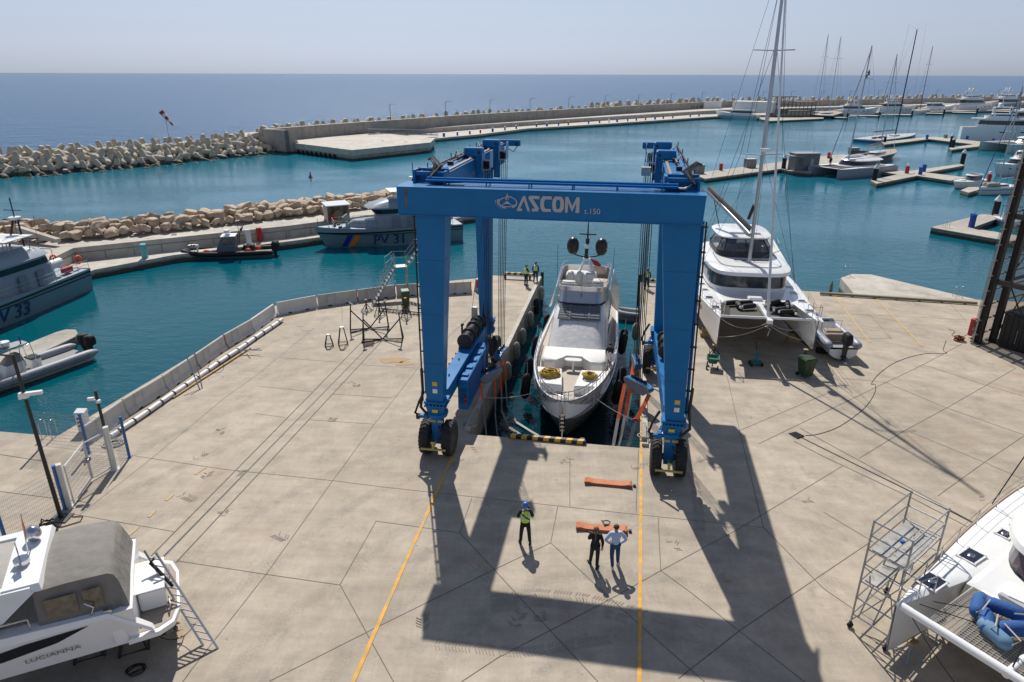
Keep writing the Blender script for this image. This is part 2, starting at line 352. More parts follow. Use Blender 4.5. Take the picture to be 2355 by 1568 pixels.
J = [[(712,763),(588,864),(515,916),(350,1053),(183,1184)], [(642,822),(780,833)], [(830,839),(955,846)], [(588,887),(718,901)], [(766,906),(901,915)],
 [(588,951),(656,960)], [(709,965),(859,975)], [(980,822),(847,993),(765,1105),(612,1320),(440,1540)], [(302,1047),(515,1079),(765,1105),(883,1120),(1465,1183),(1755,1213)],
 [(162,1181),(399,1222)], [(410,1290),(608,1320),(782,1345)], [(865,1198),(1057,1225),(1085,1145)], [(782,1343),(865,1198)], [(782,1345),(905,1568)],
 [(1266,1248),(1282,1165)], [(1266,1248),(1136,1309.5),(870,1440),(620,1566)], [(1266,1248),(1404,1377),(1520,1480),(1620,1568)], [(1057,1225),(1136,1309.5),(1217,1398),(1375,1568)],
 [(1404,1377),(1519,1312),(1700,1215),(1936,1072)], [(1519,1312),(1513,1190)], [(1519,1312),(1585,1360),(1705,1455),(1850,1568)], [(1404,1377),(1145,1512),(1060,1568)],
 [(1462,1180),(1468,1035)], [(1668,850),(1700,990),(1755,1213)], [(1700,990),(1900,905)], [(2004,1244),(1894,1318),(1700,1450),(1560,1560)], [(1894,1178),(2004,1244),(2100,1310)],
 [(1894,1354),(1964,1402)], [(1755,1213),(1894,1354)], [(2092,993),(2263,1063),(2354,1103)], [(2354,1002),(2263,1063),(2156,1140)], [(2074,993),(1975,1054)], [(1894,719),(2236,736)], [(2000,724),(2049,779)],
 [(1912,775),(2049,779)], [(2183,696),(2221,738)], [(2334,847),(2267,886),(2176,938),(2074,993)], [(2119,837),(2267,886),(2354,911)], [(2211,791),(2119,840),(1915,938),(1745,1020)], [(2035,879),(2176,938),(2354,1000)],
 [(1745,820),(1905,870),(2060,985)], [(1935,870),(2035,879)], [(1894,830),(1960,905)], [(1060,640),(1110,700),(980,822)], [(1150,705),(1230,705)], [(1000,905),(1060,912)], [(785,690),(787,740)],
 [(1310,0+1050),(1310,1165)], [(440,1540),(420,1568)], [(0,1130),(200,1155)], [(0,1045),(110,1062)]]
strips('concrete_joints', J, .026, M_joint)
strips('drain_channel', [[(833,785),(631,991),(340,1286)], [(878,784),(684,993),(405,1293)], [(1894,1015),(2210,1186),(2330,1250)], [(1894,1050),(2096,1145),(2280,1240)], [(1894,1015),(1840,985)], [(1894,1050),(1826,1015)]], .05, M_joint, .008)
strips('drain_slot', [[(840,804),(656,993),(373,1283)], [(1894,1032),(2180,1173),(2310,1240)], [(1894,1032),(1838,1004)]], .07, M_dark, .012)
strips('yellow_line', [[(1045,1035),(1007,1125),(920,1320),(812,1568)], [(1474,1035),(1470,1568)], [(1476,900),(1474,1035)]], .13, M_line, .016)
strips('yellow_dashes', [[(472,1075),(450,1090)], [(397,1138),(383,1150)], [(356,1175),(343,1188)], [(318,1212),(279,1245)]], .13, M_lineF, .016)
strips('faded_line', [[(1919,682),(2000,787)], [(2010,683),(2120,796)], [(1545,672),(1530,760)]], .16, M_lineF, .016)
# stains and tyre prints as thin worn marks
mb = MB(); R_ = random.Random(3)
def tyreprint(c, ang, n=7, wd=.45):
    c = G(*c); d = Vector((cos(ang), sin(ang), 0)); s = Vector((-d.y, d.x, 0))
    for k in range(n):
        for sd_ in (-1, 1):
            o = c+d*(k*.11)+s*sd_*wd*.05; e = o+s*sd_*wd*.45+d*.12
            t = d*(.028+.02*R_.random())
            if R_.random() < .6: mb.poly([(o.x,o.y,.02),(e.x,e.y,.02),(e.x+t.x,e.y+t.y,.02),(o.x+t.x,o.y+t.y,.02)][::1 if sd_ > 0 else -1])
for c in [(780,885),(820,890),(1035,985),(1100,1040),(445,1055),(505,1000),(985,975),(1045,1075),(1095,905),(970,1450),(1245,1430),(1180,1440),(470,1100),(540,1095),(450,1150),(520,1185),(660,1240),(1570,1265),(1600,1060),(1650,1340),(1290,1070),(1450,1075),(760,970),(1840,1150),(2350-100,1150)]:
    tyreprint(c, R_.uniform(0, pi), R_.randint(4, 8), .42)
for P3 in ([(1120,1378),(1230,1362),(1340,1372),(1450,1400),(1560,1440)],[(1130,1400),(1240,1385),(1345,1395),(1440,1425)],[(1560,1020),(1600,1120),(1610,1230)],[(1000,1480),(1200,1500),(1400,1470)]):
    Q = [G(*p) for p in P3]
    for a, b_ in zip(Q, Q[1:]):
        l = (b_-a).length; d = (b_-a)/l; s_ = Vector((-d.y,d.x,0)); k = 0
        while k < l:
            c = a+d*k
            if R_.random() < .88:
                for sd_ in (-1,1):
                    o = c+s_*sd_*.03; e = c+s_*sd_*R_.uniform(.19,.22)+d*.08; t = d*.022; q = [(o.x,o.y,.018),(e.x,e.y,.018),(e.x+t.x,e.y+t.y,.018),(o.x+t.x,o.y+t.y,.018)]; mb.poly(q if sd_ > 0 else q[::-1])
            k += .105
M_rub = mat('tyre_rubber_mark', (.27,.24,.195), .9, var=.3)
mb.build('tyre_marks', M_rub, kind='structure')
# ------------------------------------------------------------------ travelling boat hoist
SL = lambda name, label, cat, group=None: thing(name, label, cat, W(0,0), -SA, group)
def leg(mb, c0, h0, c1, h1):   # tapering box section: centre + half sizes bottom / top
    (x0,y0,z0),(a0,b0) = c0, h0; (x1,y1,z1),(a1,b1) = c1, h1
    mb.hexa([(x0-a0,y0-b0,z0),(x0+a0,y0-b0,z0),(x0+a0,y0+b0,z0),(x0-a0,y0+b0,z0),(x1-a1,y1-b1,z1),(x1+a1,y1-b1,z1),(x1+a1,y1+b1,z1),(x1-a1,y1+b1,z1)])
def build_hoist():
    g = SL('boat_hoist', 'huge blue gantry boat hoist straddling the slipway on eight black tyres', 'boat hoist')
    # front portal beam
    b = MB(); b.hexa([(-2.02,-2.5,11.22),(9.86,-2.5,11.22),(9.86,-1.0,11.22),(-2.02,-1.0,11.22),(-2.05,-2.5,12.3),(9.9,-2.5,12.3),(9.9,-1.0,12.3),(-2.05,-1.0,12.3)])
    b.box(-2.08,9.93,-2.53,-.97,12.3,12.32); b.box(-2.05,9.9,-2.53,-.97,11.19,11.22)
    for u in (.55,1.6,3.6,5.6,7.6): b.box(u,u+.012,-2.504,-2.5,11.25,12.28)
    fb = b.build('front_beam', M_blue, g)
    M_let = mat('silver_lettering', (.42,.42,.44), .5, var=.05)
    # company lettering, drawn as outlines on the beam face
    def letters():
        mb = MB(); y = -2.52; S_ = .60
        def P(pts, x0, z0):
            pts = [(2.79+(x0-3.02+p[0]*S_)*.735, z0+p[1]*S_) for p in pts]
            a = sum(pts[i][0]*pts[(i+1)%len(pts)][1]-pts[(i+1)%len(pts)][0]*pts[i][1] for i in range(len(pts)))
            if a < 0: pts = pts[::-1]
            mb.poly([(p[0], y, p[1]) for p in pts])
        def stroke(pts, x0, z0, t):
            for a, b_ in zip(pts, pts[1:]):
                dx, dz = b_[0]-a[0], b_[1]-a[1]; l = hypot(dx,dz); dx/=l; dz/=l
                P([(a[0]-dz*t/2-dx*t*.0,a[1]+dx*t/2),(b_[0]-dz*t/2,b_[1]+dx*t/2),(b_[0]+dz*t/2,b_[1]-dx*t/2),(a[0]+dz*t/2,a[1]-dx*t/2)], x0, z0)
        x = 3.02; z = 11.52
        # A (no crossbar, foot serif), S, C, O, M
        P([(0,0),(.55,.93),(.75,1.0),(1.2,0),(.98,0),(.65,.70),(.32,.16),(.5,.16),(.5,0)], x, z)
        x += .62
        P([(.0,.86),(.14,1.0),(1.0,1.0),(1.0,.8),(.42,.8),(.98,.2),(.86,0),(.35,0),(.35,.19),(.60,.19)], x, z); 
        x += .64
        P([(1.0,1.0),(.25,1.0),(.05,.82),(0,.5),(.05,.18),(.25,0),(.95,0),(.95,.2),(.45,.2),(.35,.34),(.33,.5),(.35,.66),(.45,.8),(1.0,.8)], x, z); x += .63
        O_ = [(.25,1),(.8,1),(1,.82),(1.05,.5),(1,.18),(.8,0),(.25,0),(.05,.18),(0,.5),(.05,.82)]
        I_ = [(.42,.8),(.62,.8),(.7,.66),(.72,.5),(.7,.34),(.62,.2),(.42,.2),(.35,.34),(.33,.5),(.35,.66)]
        for i in range(10):
            j = (i+1)%10; P([O_[i],O_[j],I_[j],I_[i]], x, z)
        x += .68
        P([(0,0),(0,1),(.26,1),(.62,.42),(.62,0+.05),(.26,.62),(.24,0)], x, z); P([(.62,.05),(.62,.42),(.98,1),(1.25,1),(1.25,0),(.92,0),(.96,.62)], x, z)
        # emblem: open double ring with a peaked arrow head
        cx, cz = 2.42, 11.84
        for (rx, rz_, a0, a1, t) in ((.40,.25,150,262,.055),(.33,.19,75,330,.03),(.40,.25,-60,95,.045),(.47,.30,165,245,.02)):
            n = 22; pr = None
            for i in range(n+1):
                a = radians(lerp(a0,a1,i/n)); q = (cx+rx*cos(a)-.03*sin(a), cz+rz_*sin(a)); q2 = (cx+(rx-t)*cos(a), cz+(rz_-t)*sin(a))
                if pr: 
                    poly = [pr[0], q, q2, pr[1]]
                    ar = sum(poly[k][0]*poly[(k+1)%4][1]-poly[(k+1)%4][0]*poly[k][1] for k in range(4))
                    if ar < 0: poly = poly[::-1]
                    mb.poly([(p[0], y-.001*(a0%7), p[1]) for p in poly])
                pr = (q, q2)
        for poly in ([(-.22,-.12),(.0,.06),(.22,-.12),(.06,-.06),(-.06,-.06)],[(-.06,.08),(-.01,.34),(.0,.34),(.0,.1)],[(.0,.34),(.02,.34),(.07,.08),(.05,.08)]):
            pts = [(cx+p[0], cz+p[1]) for p in poly]; ar = sum(pts[k][0]*pts[(k+1)%len(pts)][1]-pts[(k+1)%len(pts)][0]*pts[k][1] for k in range(len(pts)))
            if ar < 0: pts = pts[::-1]
            mb.poly([(p[0], y-.012, p[1]) for p in pts])
        return mb
    letters().build('company_lettering', M_let, fb)
    text('capacity_lettering', 't.150', .30, M_let, fb, (5.42,-2.515,11.5), (pi/2,0,0), offset=.0)
    # rust streak
    b = MB(); b.add([(-1.74,-2.506,12.28),(-1.6,-2.506,12.28),(-1.62,-2.506,11.5),(-1.7,-2.506,11.4)], [(0,3,2,1)]); b.build('rust_streak', mat('rust_stain', (.10,.10,.10), .9, var=.6), fb)
    # pipe runs along the beam top
    for k, (yy, zz) in enumerate(((-1.95,12.5),(-1.72,12.55),(-1.45,12.5))):
        b = MB(); b.tube((-1.0,yy,zz),(8.9,yy,zz),.05+.02*(k == 1),8); b.build('pipe', M_bluem, fb, smooth=40)
    b = MB()
    for u in (-.2,1.5,3.2,4.9,6.6,8.3):
        b.tube((u,-2.1,12.32),(u,-1.85,12.62),.025); b.tube((u,-2.0,12.46),(u,-1.3,12.46),.03); b.tube((u,-1.3,12.3),(u,-1.3,12.5),.03)
    b.build('pipe_brackets', M_blue, fb)
    # cable chain behind pipes
    b = MB(); b.path([(-.9,-1.15,12.38)]+[(u*.5-.5,-1.15+.03*sin(u*2.1),12.38+.015*sin(u*3)) for u in range(19)]+[(8.9,-1.2,12.38)],.03,5); b.build('cable_run', M_dark, fb)
    # side beams with riveted inner web
    for sd, (u0, u1) in (('l',(-1.52,-.5)),('r',(8.6,9.65))):
        b = MB(); b.box(u0,u1,-1.02,13.0,11.85,12.88); inner = u1 if sd == 'l' else u0; s = 1 if sd == 'l' else -1
        b.box(u0-.06,u1+.06,-1.04,13.03,12.88,12.92)
        b.box(min(inner,inner+s*.07),max(inner,inner+s*.07),-1.0,13.0,11.82,11.9)
        sb = b.build('side_beam', M_blue, g); sb.location.z = -.3
        b = MB()
        for k in range(55):
            v = -.9+k*.25; b.box(min(inner,inner+s*.03),max(inner,inner+s*.03),v,v+.04,11.98,12.35)
        b.build('rivet_row', mat('blue_grey_paint', (.12,.22,.38), .5), sb)
        # rail on top
        b = MB(); b.box(inner-.1*s-.06,inner-.1*s+.06,-.9,12.8,12.92,12.98); b.build('rail', mat('rusty_rail', (.22,.12,.09), .6), sb)
        # hydraulic push cylinder and fittings
        cu = (u0+u1)/2
        b = MB()
        for v in (3.4,8.0):
            b.tube((cu,v,13.05),(cu,v+1.5,13.05),.085,8); b.tube((cu,v-1.2,13.05),(cu,v,13.05),.04,6)
            b.cbox((cu,v-1.3,13.0),(.25,.2,.18)); b.cbox((cu,v+1.6,13.0),(.3,.25,.22))
            b.path([(cu,v+.4,13.15),(cu-s*.2,v+.7,13.35),(cu-s*.35,v+.9,13.0),(cu-s*.45,v+.9,12.96)],.025,5)
        b.build('hydraulic_ram', M_dark, sb, smooth=40)
        b = MB(); o_ = (u0+.05) if sd == 'l' else (u1-.05)
        b.tube((o_,-1.0,13.0),(o_,12.7,13.0),.04,6); b.tube((o_+s*.1,-1.0,12.97),(o_+s*.1,12.7,12.97),.025,5)
        for v in range(0,13,2): b.tube((o_,v,12.9),(o_,v,13.25 if v%4 == 0 else 13.02),.025,5)
        b.build('hose_run', M_dark, sb)
        # cross fittings at the front joint: ribbed blue channels
        b = MB()
        b.box(u0-.2,u1+.1,-1.25,-1.1,12.9,13.05); b.box(u0-.2,u1+.1,-.65,-.5,12.92,13.12); b.box(u0-.22,u0-.1,-1.3,-.4,12.32,13.12); b.box(u1+.0,u1+.1,-1.3,-.4,12.32,13.05)
        b.box(u0+.1,u0+.4,-.2,.05,12.9,13.1); b.box(u1-.35,u1-.1,-.2,.05,12.9,13.1)
        b.build('joint_frame', M_blue, sb)
        # rear overhang arm
        b = MB(); e = 1.0*s
        b.box(min(inner-.45*s,inner+e*.95),max(inner-.45*s,inner+e*.95),12.95,13.2,12.75,13.1); b.build('end_arm', M_blue, sb)
        b = MB(); b.path([(inner+s*.8,12.9,12.75),(inner+s*.6,12.7,12.45),(inner+s*.3,12.8,12.6),(inner+s*.05,12.9,12.5)],.025,5); b.cbox((inner+s*.75,12.9,12.85),(.12,.12,.16)); b.build('end_switch', M_dark, sb)
    # hose bundles at the front corners
    for s, u in ((1,-1.0),(-1,9.5)):
        b = MB()
        for k in range(8):
            o_ = k*.085; r = random.Random(k)
            b.path([(u-.25*s+o_*.2,-.6+o_,13.15),(u-.1*s,-.85+o_,13.2+.1*r.random()),(u+.15*s+o_*.5*s,-1.15+o_*.5,12.95+.06*r.random()),(u+.05*s+.1*r.random(),-1.5-.3*r.random(),12.6),(u+.35*s,-1.85+o_*.6,12.42),(u+.95*s,-1.8+o_*.5,12.42),(u+1.5*s,-1.7+o_*.4,12.44)],.03,5)
        b.build('hose_bundle', M_dark, g, smooth=60)
    # legs
    b = MB(); leg(b,(-.95,-1.85,2.75),(.37,.33),(-.76,-1.8,11.2),(.62,.5)); L1 = b.build('leg', M_blue, g)
    b = MB(); leg(b,(9.58,-1.85,2.75),(.38,.33),(9.12,-1.8,11.2),(.72,.5)); L2 = b.build('leg', M_blue, g)
    b = MB(); leg(b,(-.95,9.2,2.6),(.32,.36),(-1.0,9.2,11.55),(.44,.6)); L3 = b.build('leg', M_blue, g)
    b = MB(); leg(b,(9.3,9.2,2.6),(.32,.36),(9.15,9.2,11.55),(.44,.6)); L4 = b.build('leg', M_blue, g)
    # pipes and hoses fixed to the front legs
    for L_, s, ux, ut in ((L1,-1,-1.33,-1.38),(L2,1,9.97,9.84)):
        b = MB(); b.tube((ux+s*.12,-1.7,2.9),(ut+s*.12,-1.6,11.2),.07,8); b.build('conduit', M_blue, L_, smooth=40)
        b = MB(); b.tube((ux+s*.26,-1.85,2.6),(ut+s*.24,-1.75,11.2),.035,6)
        for z in range(3,12): t = (z-2.7)/8.5; u = lerp(ux,ut,t); b.cbox((u+s*.14,-1.72,z),(.34,.1,.06))
        b.path([(ux+s*.26,-1.85,4.2),(ux+s*.2,-2.0,3.2),(ux+s*.3,-2.1,2.4),(ux-s*.1,-2.2,2.0)],.07,6)
        b.build('hose', M_dark, L_, smooth=40)
    for L_, (x0, a0), (x1, a1) in ((L1,(-.95,.37),(-.76,.62)),(L2,(9.58,.38),(9.12,.72))):
        b = MB()
        for z in (4.6,6.9,9.3): f = (z-2.75)/8.45; c = lerp(x0,x1,f); a_ = lerp(a0,a1,f); d_ = lerp(.33,.5,f); v = lerp(-1.85,-1.8,f); b.box(c-a_-.006,c+a_+.006,v-d_-.006,v+d_+.006,z,z+.025)
        b.build('weld_seam', mat('seam_blue', (.005,.085,.22), .6), L_)
        for k in range(2): z = 3.3+k*.35; b = MB(); b.cbox((x0+.05,-2.205,z),(.22,.02,.2)); b.build('warning_plate', M_yel if k else M_white2, L_)
    # bolt flange at leg foot
    for (L_, u, v) in ((L1,-.93,-1.85),(L2,9.58,-1.85),(L3,-.95,9.2),(L4,9.3,9.2)):
        b = MB(); b.box(u-.5,u+.5,v-.42,v+.42,2.66,2.76); b.box(u-.5,u+.5,v-.42,v+.42,2.5,2.57)
        for k in range(6):
            b.cbox((u-.4+k*.16,v-.43,2.62),(.05,.04,.12))
        b.build('flange', M_blue, L_)
    # bogies: steering turret + two tyres
    tread_m = mat('tyre_rubber', (.022,.022,.023), .75, var=.35, scale=5, bump=.4)
    def bogie(u, v, zt, turn=0):
        R_ = Matrix.Rotation(turn, 3, 'Z')
        def T(x, y, z): q = R_@Vector((x,y,z)); return (u+q.x, v+q.y, q.z)
        b = MB(); leg(b,(u,v,2.1),(.33,.33),(u,v,zt),(.44,.36))
        b.lathe([(.5,2.05),(.5,2.12),(.42,2.15),(.42,2.25)],(u,v,0),20); b.lathe([(.38,1.9),(.45,1.92),(.48,2.0),(.48,2.05)],(u,v,0),20)
        for k in range(14): a = k*2*pi/14; b.cbox((u+.46*cos(a),v+.46*sin(a),2.16),(.05,.05,.06))
        b.hexa([T(-.2,-.22,.55),T(.2,-.22,.55),T(.2,.22,.55),T(-.2,.22,.55),T(-.24,-.28,1.95),T(.24,-.28,1.95),T(.24,.28,1.95),T(-.24,.28,1.95)])
        b.tube(T(-.55,0,.81),T(.55,0,.81),.15,10)
        b.cbox(T(-.62,-.3,1.98),(.5,.16,.14)); b.cbox(T(-.45,-.18,2.0),(.22,.3,.2))
        tr = b.build('turret', M_blue, g, smooth=35)
        b = MB(); b.path([T(-.75,-.3,1.95),T(-.95,-.35,2.15),T(-.8,-.2,2.6),T(-.55,-.2,3.1)],.06,6); b.path([T(.1,-.3,1.5),T(.3,-.5,1.3),T(.2,-.4,.9)],.04,6); b.cbox(T(-.82,-.3,1.95),(.16,.22,.2)); b.build('hydraulic_hose', M_dark, tr, smooth=50)
        b = MB(); b.cbox(T(0,-.40,2.32),(.26,.02,.14)) ; b.build('warning_plate', M_yel, tr)
        b = MB(); b.cbox(T(-.15,-.29,1.75),(.28,.02,.12)); b.cbox(T(.2,-.29,1.75),(.26,.02,.12)); b.build('rating_plate', mat('worn_plate', (.4,.33,.15), .5, var=.4), tr)
        b = MB(); b.cbox(T(0,-.95,.66),(1.15,.09,.07), R_); b.cbox(T(0,-.91,.80),(.1,.1,.3), R_); b.cbox(T(0,-.6,.78),(.08,.8,.06), R_); b.cbox(T(0,-.93,.98),(.18,.06,.1), R_); b.build('bumper_bar', mat('olive_yellow', (.50,.42,.12), .5, var=.2), tr)
        for sx in (-1, 1):
            t = MB(); n = 40; A = Matrix.Rotation(pi/2, 3, 'Y')
            prof = [(.38,-.21),(.55,-.235),(.71,-.23),(.785,-.19),(.81,-.09),(.815,0),(.81,.09),(.785,.19),(.71,.23),(.55,.235),(.38,.21)]
            c = Vector(T(sx*.53,0,.81))
            t.loft([[c+R_@(A@Vector((r*cos(2*pi*k/n), r*sin(2*pi*k/n), z))) for k in range(n)] for r, z in prof])
            for k in range(26):   # chevron lugs
                a = 2*pi*k/26
                for h in (-1, 1):
                    q = []
                    for (aa, zz, rr) in ((a,0,.80),(a+.10,0,.80),(a+.26,h*.205,.76),(a+.15,h*.205,.76),(a,0,.85),(a+.09,0,.85),(a+.24,h*.21,.815),(a+.16,h*.21,.815)):
                        q.append(c+R_@(A@Vector((rr*cos(aa),rr*sin(aa),zz))))
                    t.hexa(q)
            ty = t.build('tyre', tread_m, g, smooth=35, recalc=True)
            b = MB(); b.lathe([(.38,-.2),(.36,-.12),(.17,-.1),(.15,-.21),(.05,-.23)] if sx < 0 else [(.38,.2),(.36,.12),(.17,.1),(.15,.21),(.05,.23)], c, 18, R_@A); b.lathe([(.37,-.08),(.37,.08)], c, 16, R_@A)
            b.build('rim', M_dark, ty, smooth=40, recalc=True)
    bogie(-.93,-1.85,2.5); bogie(9.5,-1.85,2.5); bogie(-.9,9.2,2.5); bogie(9.25,9.2,2.5)
    # lower side beams tying front and rear legs
    for s, u, ur in ((1,-1.0,-1.0),(-1,9.5,9.25)):
        b = MB(); b.hexa([(u-.28,-1.4,2.0),(u+.28,-1.4,2.0),(ur+.28,8.8,2.0),(ur-.28,8.8,2.0),(u-.28,-1.4,2.78),(u+.28,-1.4,2.78),(ur+.28,8.8,2.78),(ur-.28,8.8,2.78)])
        b.box(u-.33,u+.33,-.9,8.7,2.785,2.81)
        for v in (.6,2.6,4.4): b.cbox((u,v,2.86),(.05,.12,.12))
        lb = b.build('lower_beam', M_blue, g)
    # engine housing hung on the left lower beam
    b = MB(); b.bbox(-.70,-.18,1.0,6.2,.8,2.42,.04); hs_ = b.build('engine_housing', M_blue, g)
    b = MB()
    for k in range(12): b.box(-.66,-.24,.975,.995,1.15+k*.07,1.18+k*.07)
    b.build('grille', mat('dark_blue_paint', (.004,.06,.2), .5), hs_)
    b = MB()
    for k in range(3): b.box(-.178,-.165,1.2+k*1.65,2.7+k*1.65,1.0,2.3)
    b.build('door_panel', mat('deep_blue_paint', (.006,.09,.29), .4), hs_)
    for k in range(5):
        b = MB(); b.cbox((-.42,1.6+k*.95,2.46),(.3,.3,.10)); b.build('roof_vent', M_blue, hs_)
    b = MB(); b.cbox((-.3,.95,1.2),(.1,.08,.16)); b.cbox((-.3,.95,1.45),(.1,.08,.12)); b.build('lamp', M_red, hs_)
    b = MB()
    for k in range(7):
        v = .8+k*.7; b.cbox((-1.35,v,1.9),(.5,.5,.35+.3*(k%3))); b.path([(-1.3,v,2.1),(-1.5,v+.3,2.6),(-1.25,v+.6,2.3)],.05,5)
    b.tube((-1.55,5.6,1.8),(-1.55,5.6,3.6),.06); b.cbox((-1.55,5.7,3.6),(.14,.2,.12)); b.build('engine_pipework', M_dark, hs_)
    # winch drums on the lower beam
    for k, v in enumerate((4.6,5.7,6.8)):
        b = MB(); A = Matrix.Rotation(pi/2, 3, 'X')
        pr = [(.42,-.5),(.42,-.44)]+[(.30+.02*(q%2),-.42+q*.04) for q in range(21)]+[(.42,.42),(.42,.48)]
        b.lathe(pr, (-1.05,v,3.22), 18, A); b.box(-1.38,-.72,v-.5,v-.42,2.81,3.1); b.box(-1.38,-.72,v+.4,v+.48,2.81,3.1); b.build('winch_drum', M_dark, g, smooth=35, recalc=True)
    b = MB(); b.prism([(-1.1,7.7),(-.6,7.7),(-.6,8.0),(-1.1,8.0)],2.8,3.3); b.add([(-.95,8.0,2.8),(-.75,8.0,2.8),(-.85,8.1,4.3),(-.95,8.6,2.8),(-.75,8.6,2.8)], [(0,1,2),(3,2,4),(0,2,3),(1,4,2)]); b.build('winch_guard', M_dark, g)
    b = MB(); b.cbox((-1.15,7.0,3.9),(.3,.2,.6)); b.build('control_box', M_grey, g)
    b = MB()
    for k, v in enumerate((2.0,3.1)):
        A = Matrix.Rotation(pi/2, 3, 'X'); b.lathe([(.4,-.5),(.4,-.44)]+[(.28,-.42),(.28,.42)]+[(.4,.42),(.4,.48)], (9.45,v+3.0,3.2), 16, A)
    b.build('winch_drum', M_dark, g, smooth=35)
    # trolleys, sheaves, rope falls and spreader blocks
    ropes_m = mat('wire_rope', (.02,.02,.021), .6, .1)
    def trolley(u, s, v):
        b = MB(); b.bbox(min(u-.55*s,u+.38*s),max(u-.55*s,u+.38*s),v-.28,v+.28,12.98,13.42,.05)
        x0, x1 = sorted((u+.06*s,u+.36*s)); b.box(x0,x1,v-.22,v+.22,11.4,13.0)
        t = b.build('trolley', M_blue, g); t.location.z = -.3
        b = MB(); b.cbox((u+.22*s,v-.3,13.2),(.12,.05,.12)); b.build('axle_cap', M_dark, t)
        b = MB(); A = Matrix.Rotation(pi/2, 3, 'Y')
        for k in range(3): b.lathe([(.24,-.04),(.20,0),(.24,.04)], (u+s*(.46+.1*k),v,12.6), 14, A)
        b.build('sheave', M_dark, t, smooth=30)
        b = MB(); xx = sorted((u+.38*s,u+.78*s))
        for dx in (xx[0], xx[1]): b.box(dx-.015,dx+.015,v-.35,v+.35,12.45,13.3) if dx == xx[1 if s > 0 else 0] else b.cbox((dx,v,12.9),(.03,.6,.5))
        b.tube((xx[0],v-.36,12.85),(xx[1],v-.36,12.85),.025); b.tube((xx[0],v-.36,12.4),(xx[1],v-.36,12.4),.025); b.tube((xx[0],v-.36,12.4),(xx[0],v-.36,12.85),.025); b.tube((xx[1],v-.36,12.4),(xx[1],v-.36,12.85),.025)
        b.build('sheave_cage', mat('pale_blue_paint', (.16,.30,.52), .4), t)
        return t
    blocks = {}
    def falls(u, s, v, zb, bu, bv):
        for k in range(5):
            b = MB(); b.tube((u+s*(.36+.11*k),v-.06+.03*(k%2),12.2),(bu+(-.16+.085*k)*s,bv,zb+.1),.02,5); b.build('hoist_rope', ropes_m, g)
    def spreader(bu, bv, zb, ang, ln=1.9):
        M3 = Matrix.Rotation(ang, 3, 'Z'); Q = M3
        b = MB()
        def T(x, y, z): q = Q@Vector((x,y,z)); return (bu+q.x, bv+q.y, zb+q.z)
        # hexagonal side profile body
        prof = [(-ln/2,-.05),(-ln/2+.35,-.38),(ln/2-.35,-.38),(ln/2,-.05),(ln/2,.1),(ln/2-.35,.2),(-ln/2+.35,.2),(-ln/2,.1)]
        b.cur = 0
        b.loft([[T(x,-.17,z) for x, z in prof],[T(x,.17,z) for x, z in prof]])
        sp = b.build('spreader_block', M_blue, g, recalc=True)
        b = MB()
        for sy in (-.195,.195): b.loft([[T(x*1.0,sy-.012,z-.03) for x, z in prof],[T(x*1.0,sy+.012,z-.03) for x, z in prof]])
        b.build('side_plate', mat('grey_plate', (.30,.31,.33), .45, .3), sp, recalc=True)
        b = MB()
        for x in (-.45,-.15,.15,.45): b.lathe([(.13,-.05),(.13,.05)], T(x,0,.24), 12, Q@Matrix.Rotation(pi/2,3,'X'))
        b.build('sheave', M_dark, sp)
    T4 = [(-.5,1,5.1),(-.5,1,9.5),(8.6,-1,5.6),(8.6,-1,10.0)]
    for u, s, v in T4: trolley(u, s, v)
    falls(-.5,1,5.1,1.35,.15,4.75); spreader(.15,4.6,1.25,radians(60),1.8)
    falls(-.5,1,9.5,1.5,.25,7.7); spreader(.25,7.7,1.25,radians(82),1.5)
    falls(8.6,-1,5.6,1.35,8.2,4.75); spreader(8.2,4.65,1.25,radians(-48),1.9)
    falls(8.6,-1,10.0,1.4,8.1,7.8); spreader(8.1,7.8,1.25,radians(-82),1.5)
    # loose control lines
    b = MB(); b.tube((-.4,8.0,12.0),(-1.3,6.9,3.8),.015,4); b.tube((-.2,8.0,12.0),(-.9,7.2,3.6),.015,4); b.build('control_line', ropes_m, g)
    b = MB(); b.cbox((7.7,.6,12.75),(.38,.3,.34)); b.build('junction_box', M_grey, g)
    return g
build_hoist()
# webbing slings hanging from the spreaders into the water
def ribbon(name, label, pts, wd, m, side, group=None, th=.02, parent=None):
    mb = MB(); side = Vector(side).normalized(); up = []
    P = [W(*p) for p in pts]; r = []
    for i, p in enumerate(P):
        d = (P[min(i+1,len(P)-1)]-P[max(i-1,0)]).normalized(); n = d.cross(side).normalized()*th/2
        r.append([p-side*wd/2-n, p+side*wd/2-n, p+side*wd/2+n, p-side*wd/2+n])
    mb.loft(r); o = mb.build(name, m, parent, recalc=True)
    if label: tag(o, label, 'sling', group)
    return o
M_wetweb = mat('wet_grey_webbing', (.27,.27,.26), .6, var=.2)
def sling(lab, orange, grey, wd=.22, side=(.3,.95,0)):
    o = ribbon('lifting_sling', lab, grey, wd, M_wetweb, side)
    ribbon('orange_sleeve', None, orange, wd*1.12, M_orange, side, th=.05, parent=o)
sling('front left lifting sling with short orange sleeve over slipway wall', [(-.15,3.75,1.05),(-.05,3.5,.75),(.10,3.3,.2)], [(.10,3.3,.3),(.22,2.9,-.4),(.55,2.0,-1.4),(1.2,.9,-2.15)], .17)
sling('middle left lifting sling with long orange sleeve beside the hoist block', [(.40,5.1,.95),(.42,4.9,.4),(.5,4.6,-.3)], [(.5,4.6,-.25),(.6,4.0,-.9),(.9,3.0,-1.6),(1.6,1.6,-2.15)], .17)
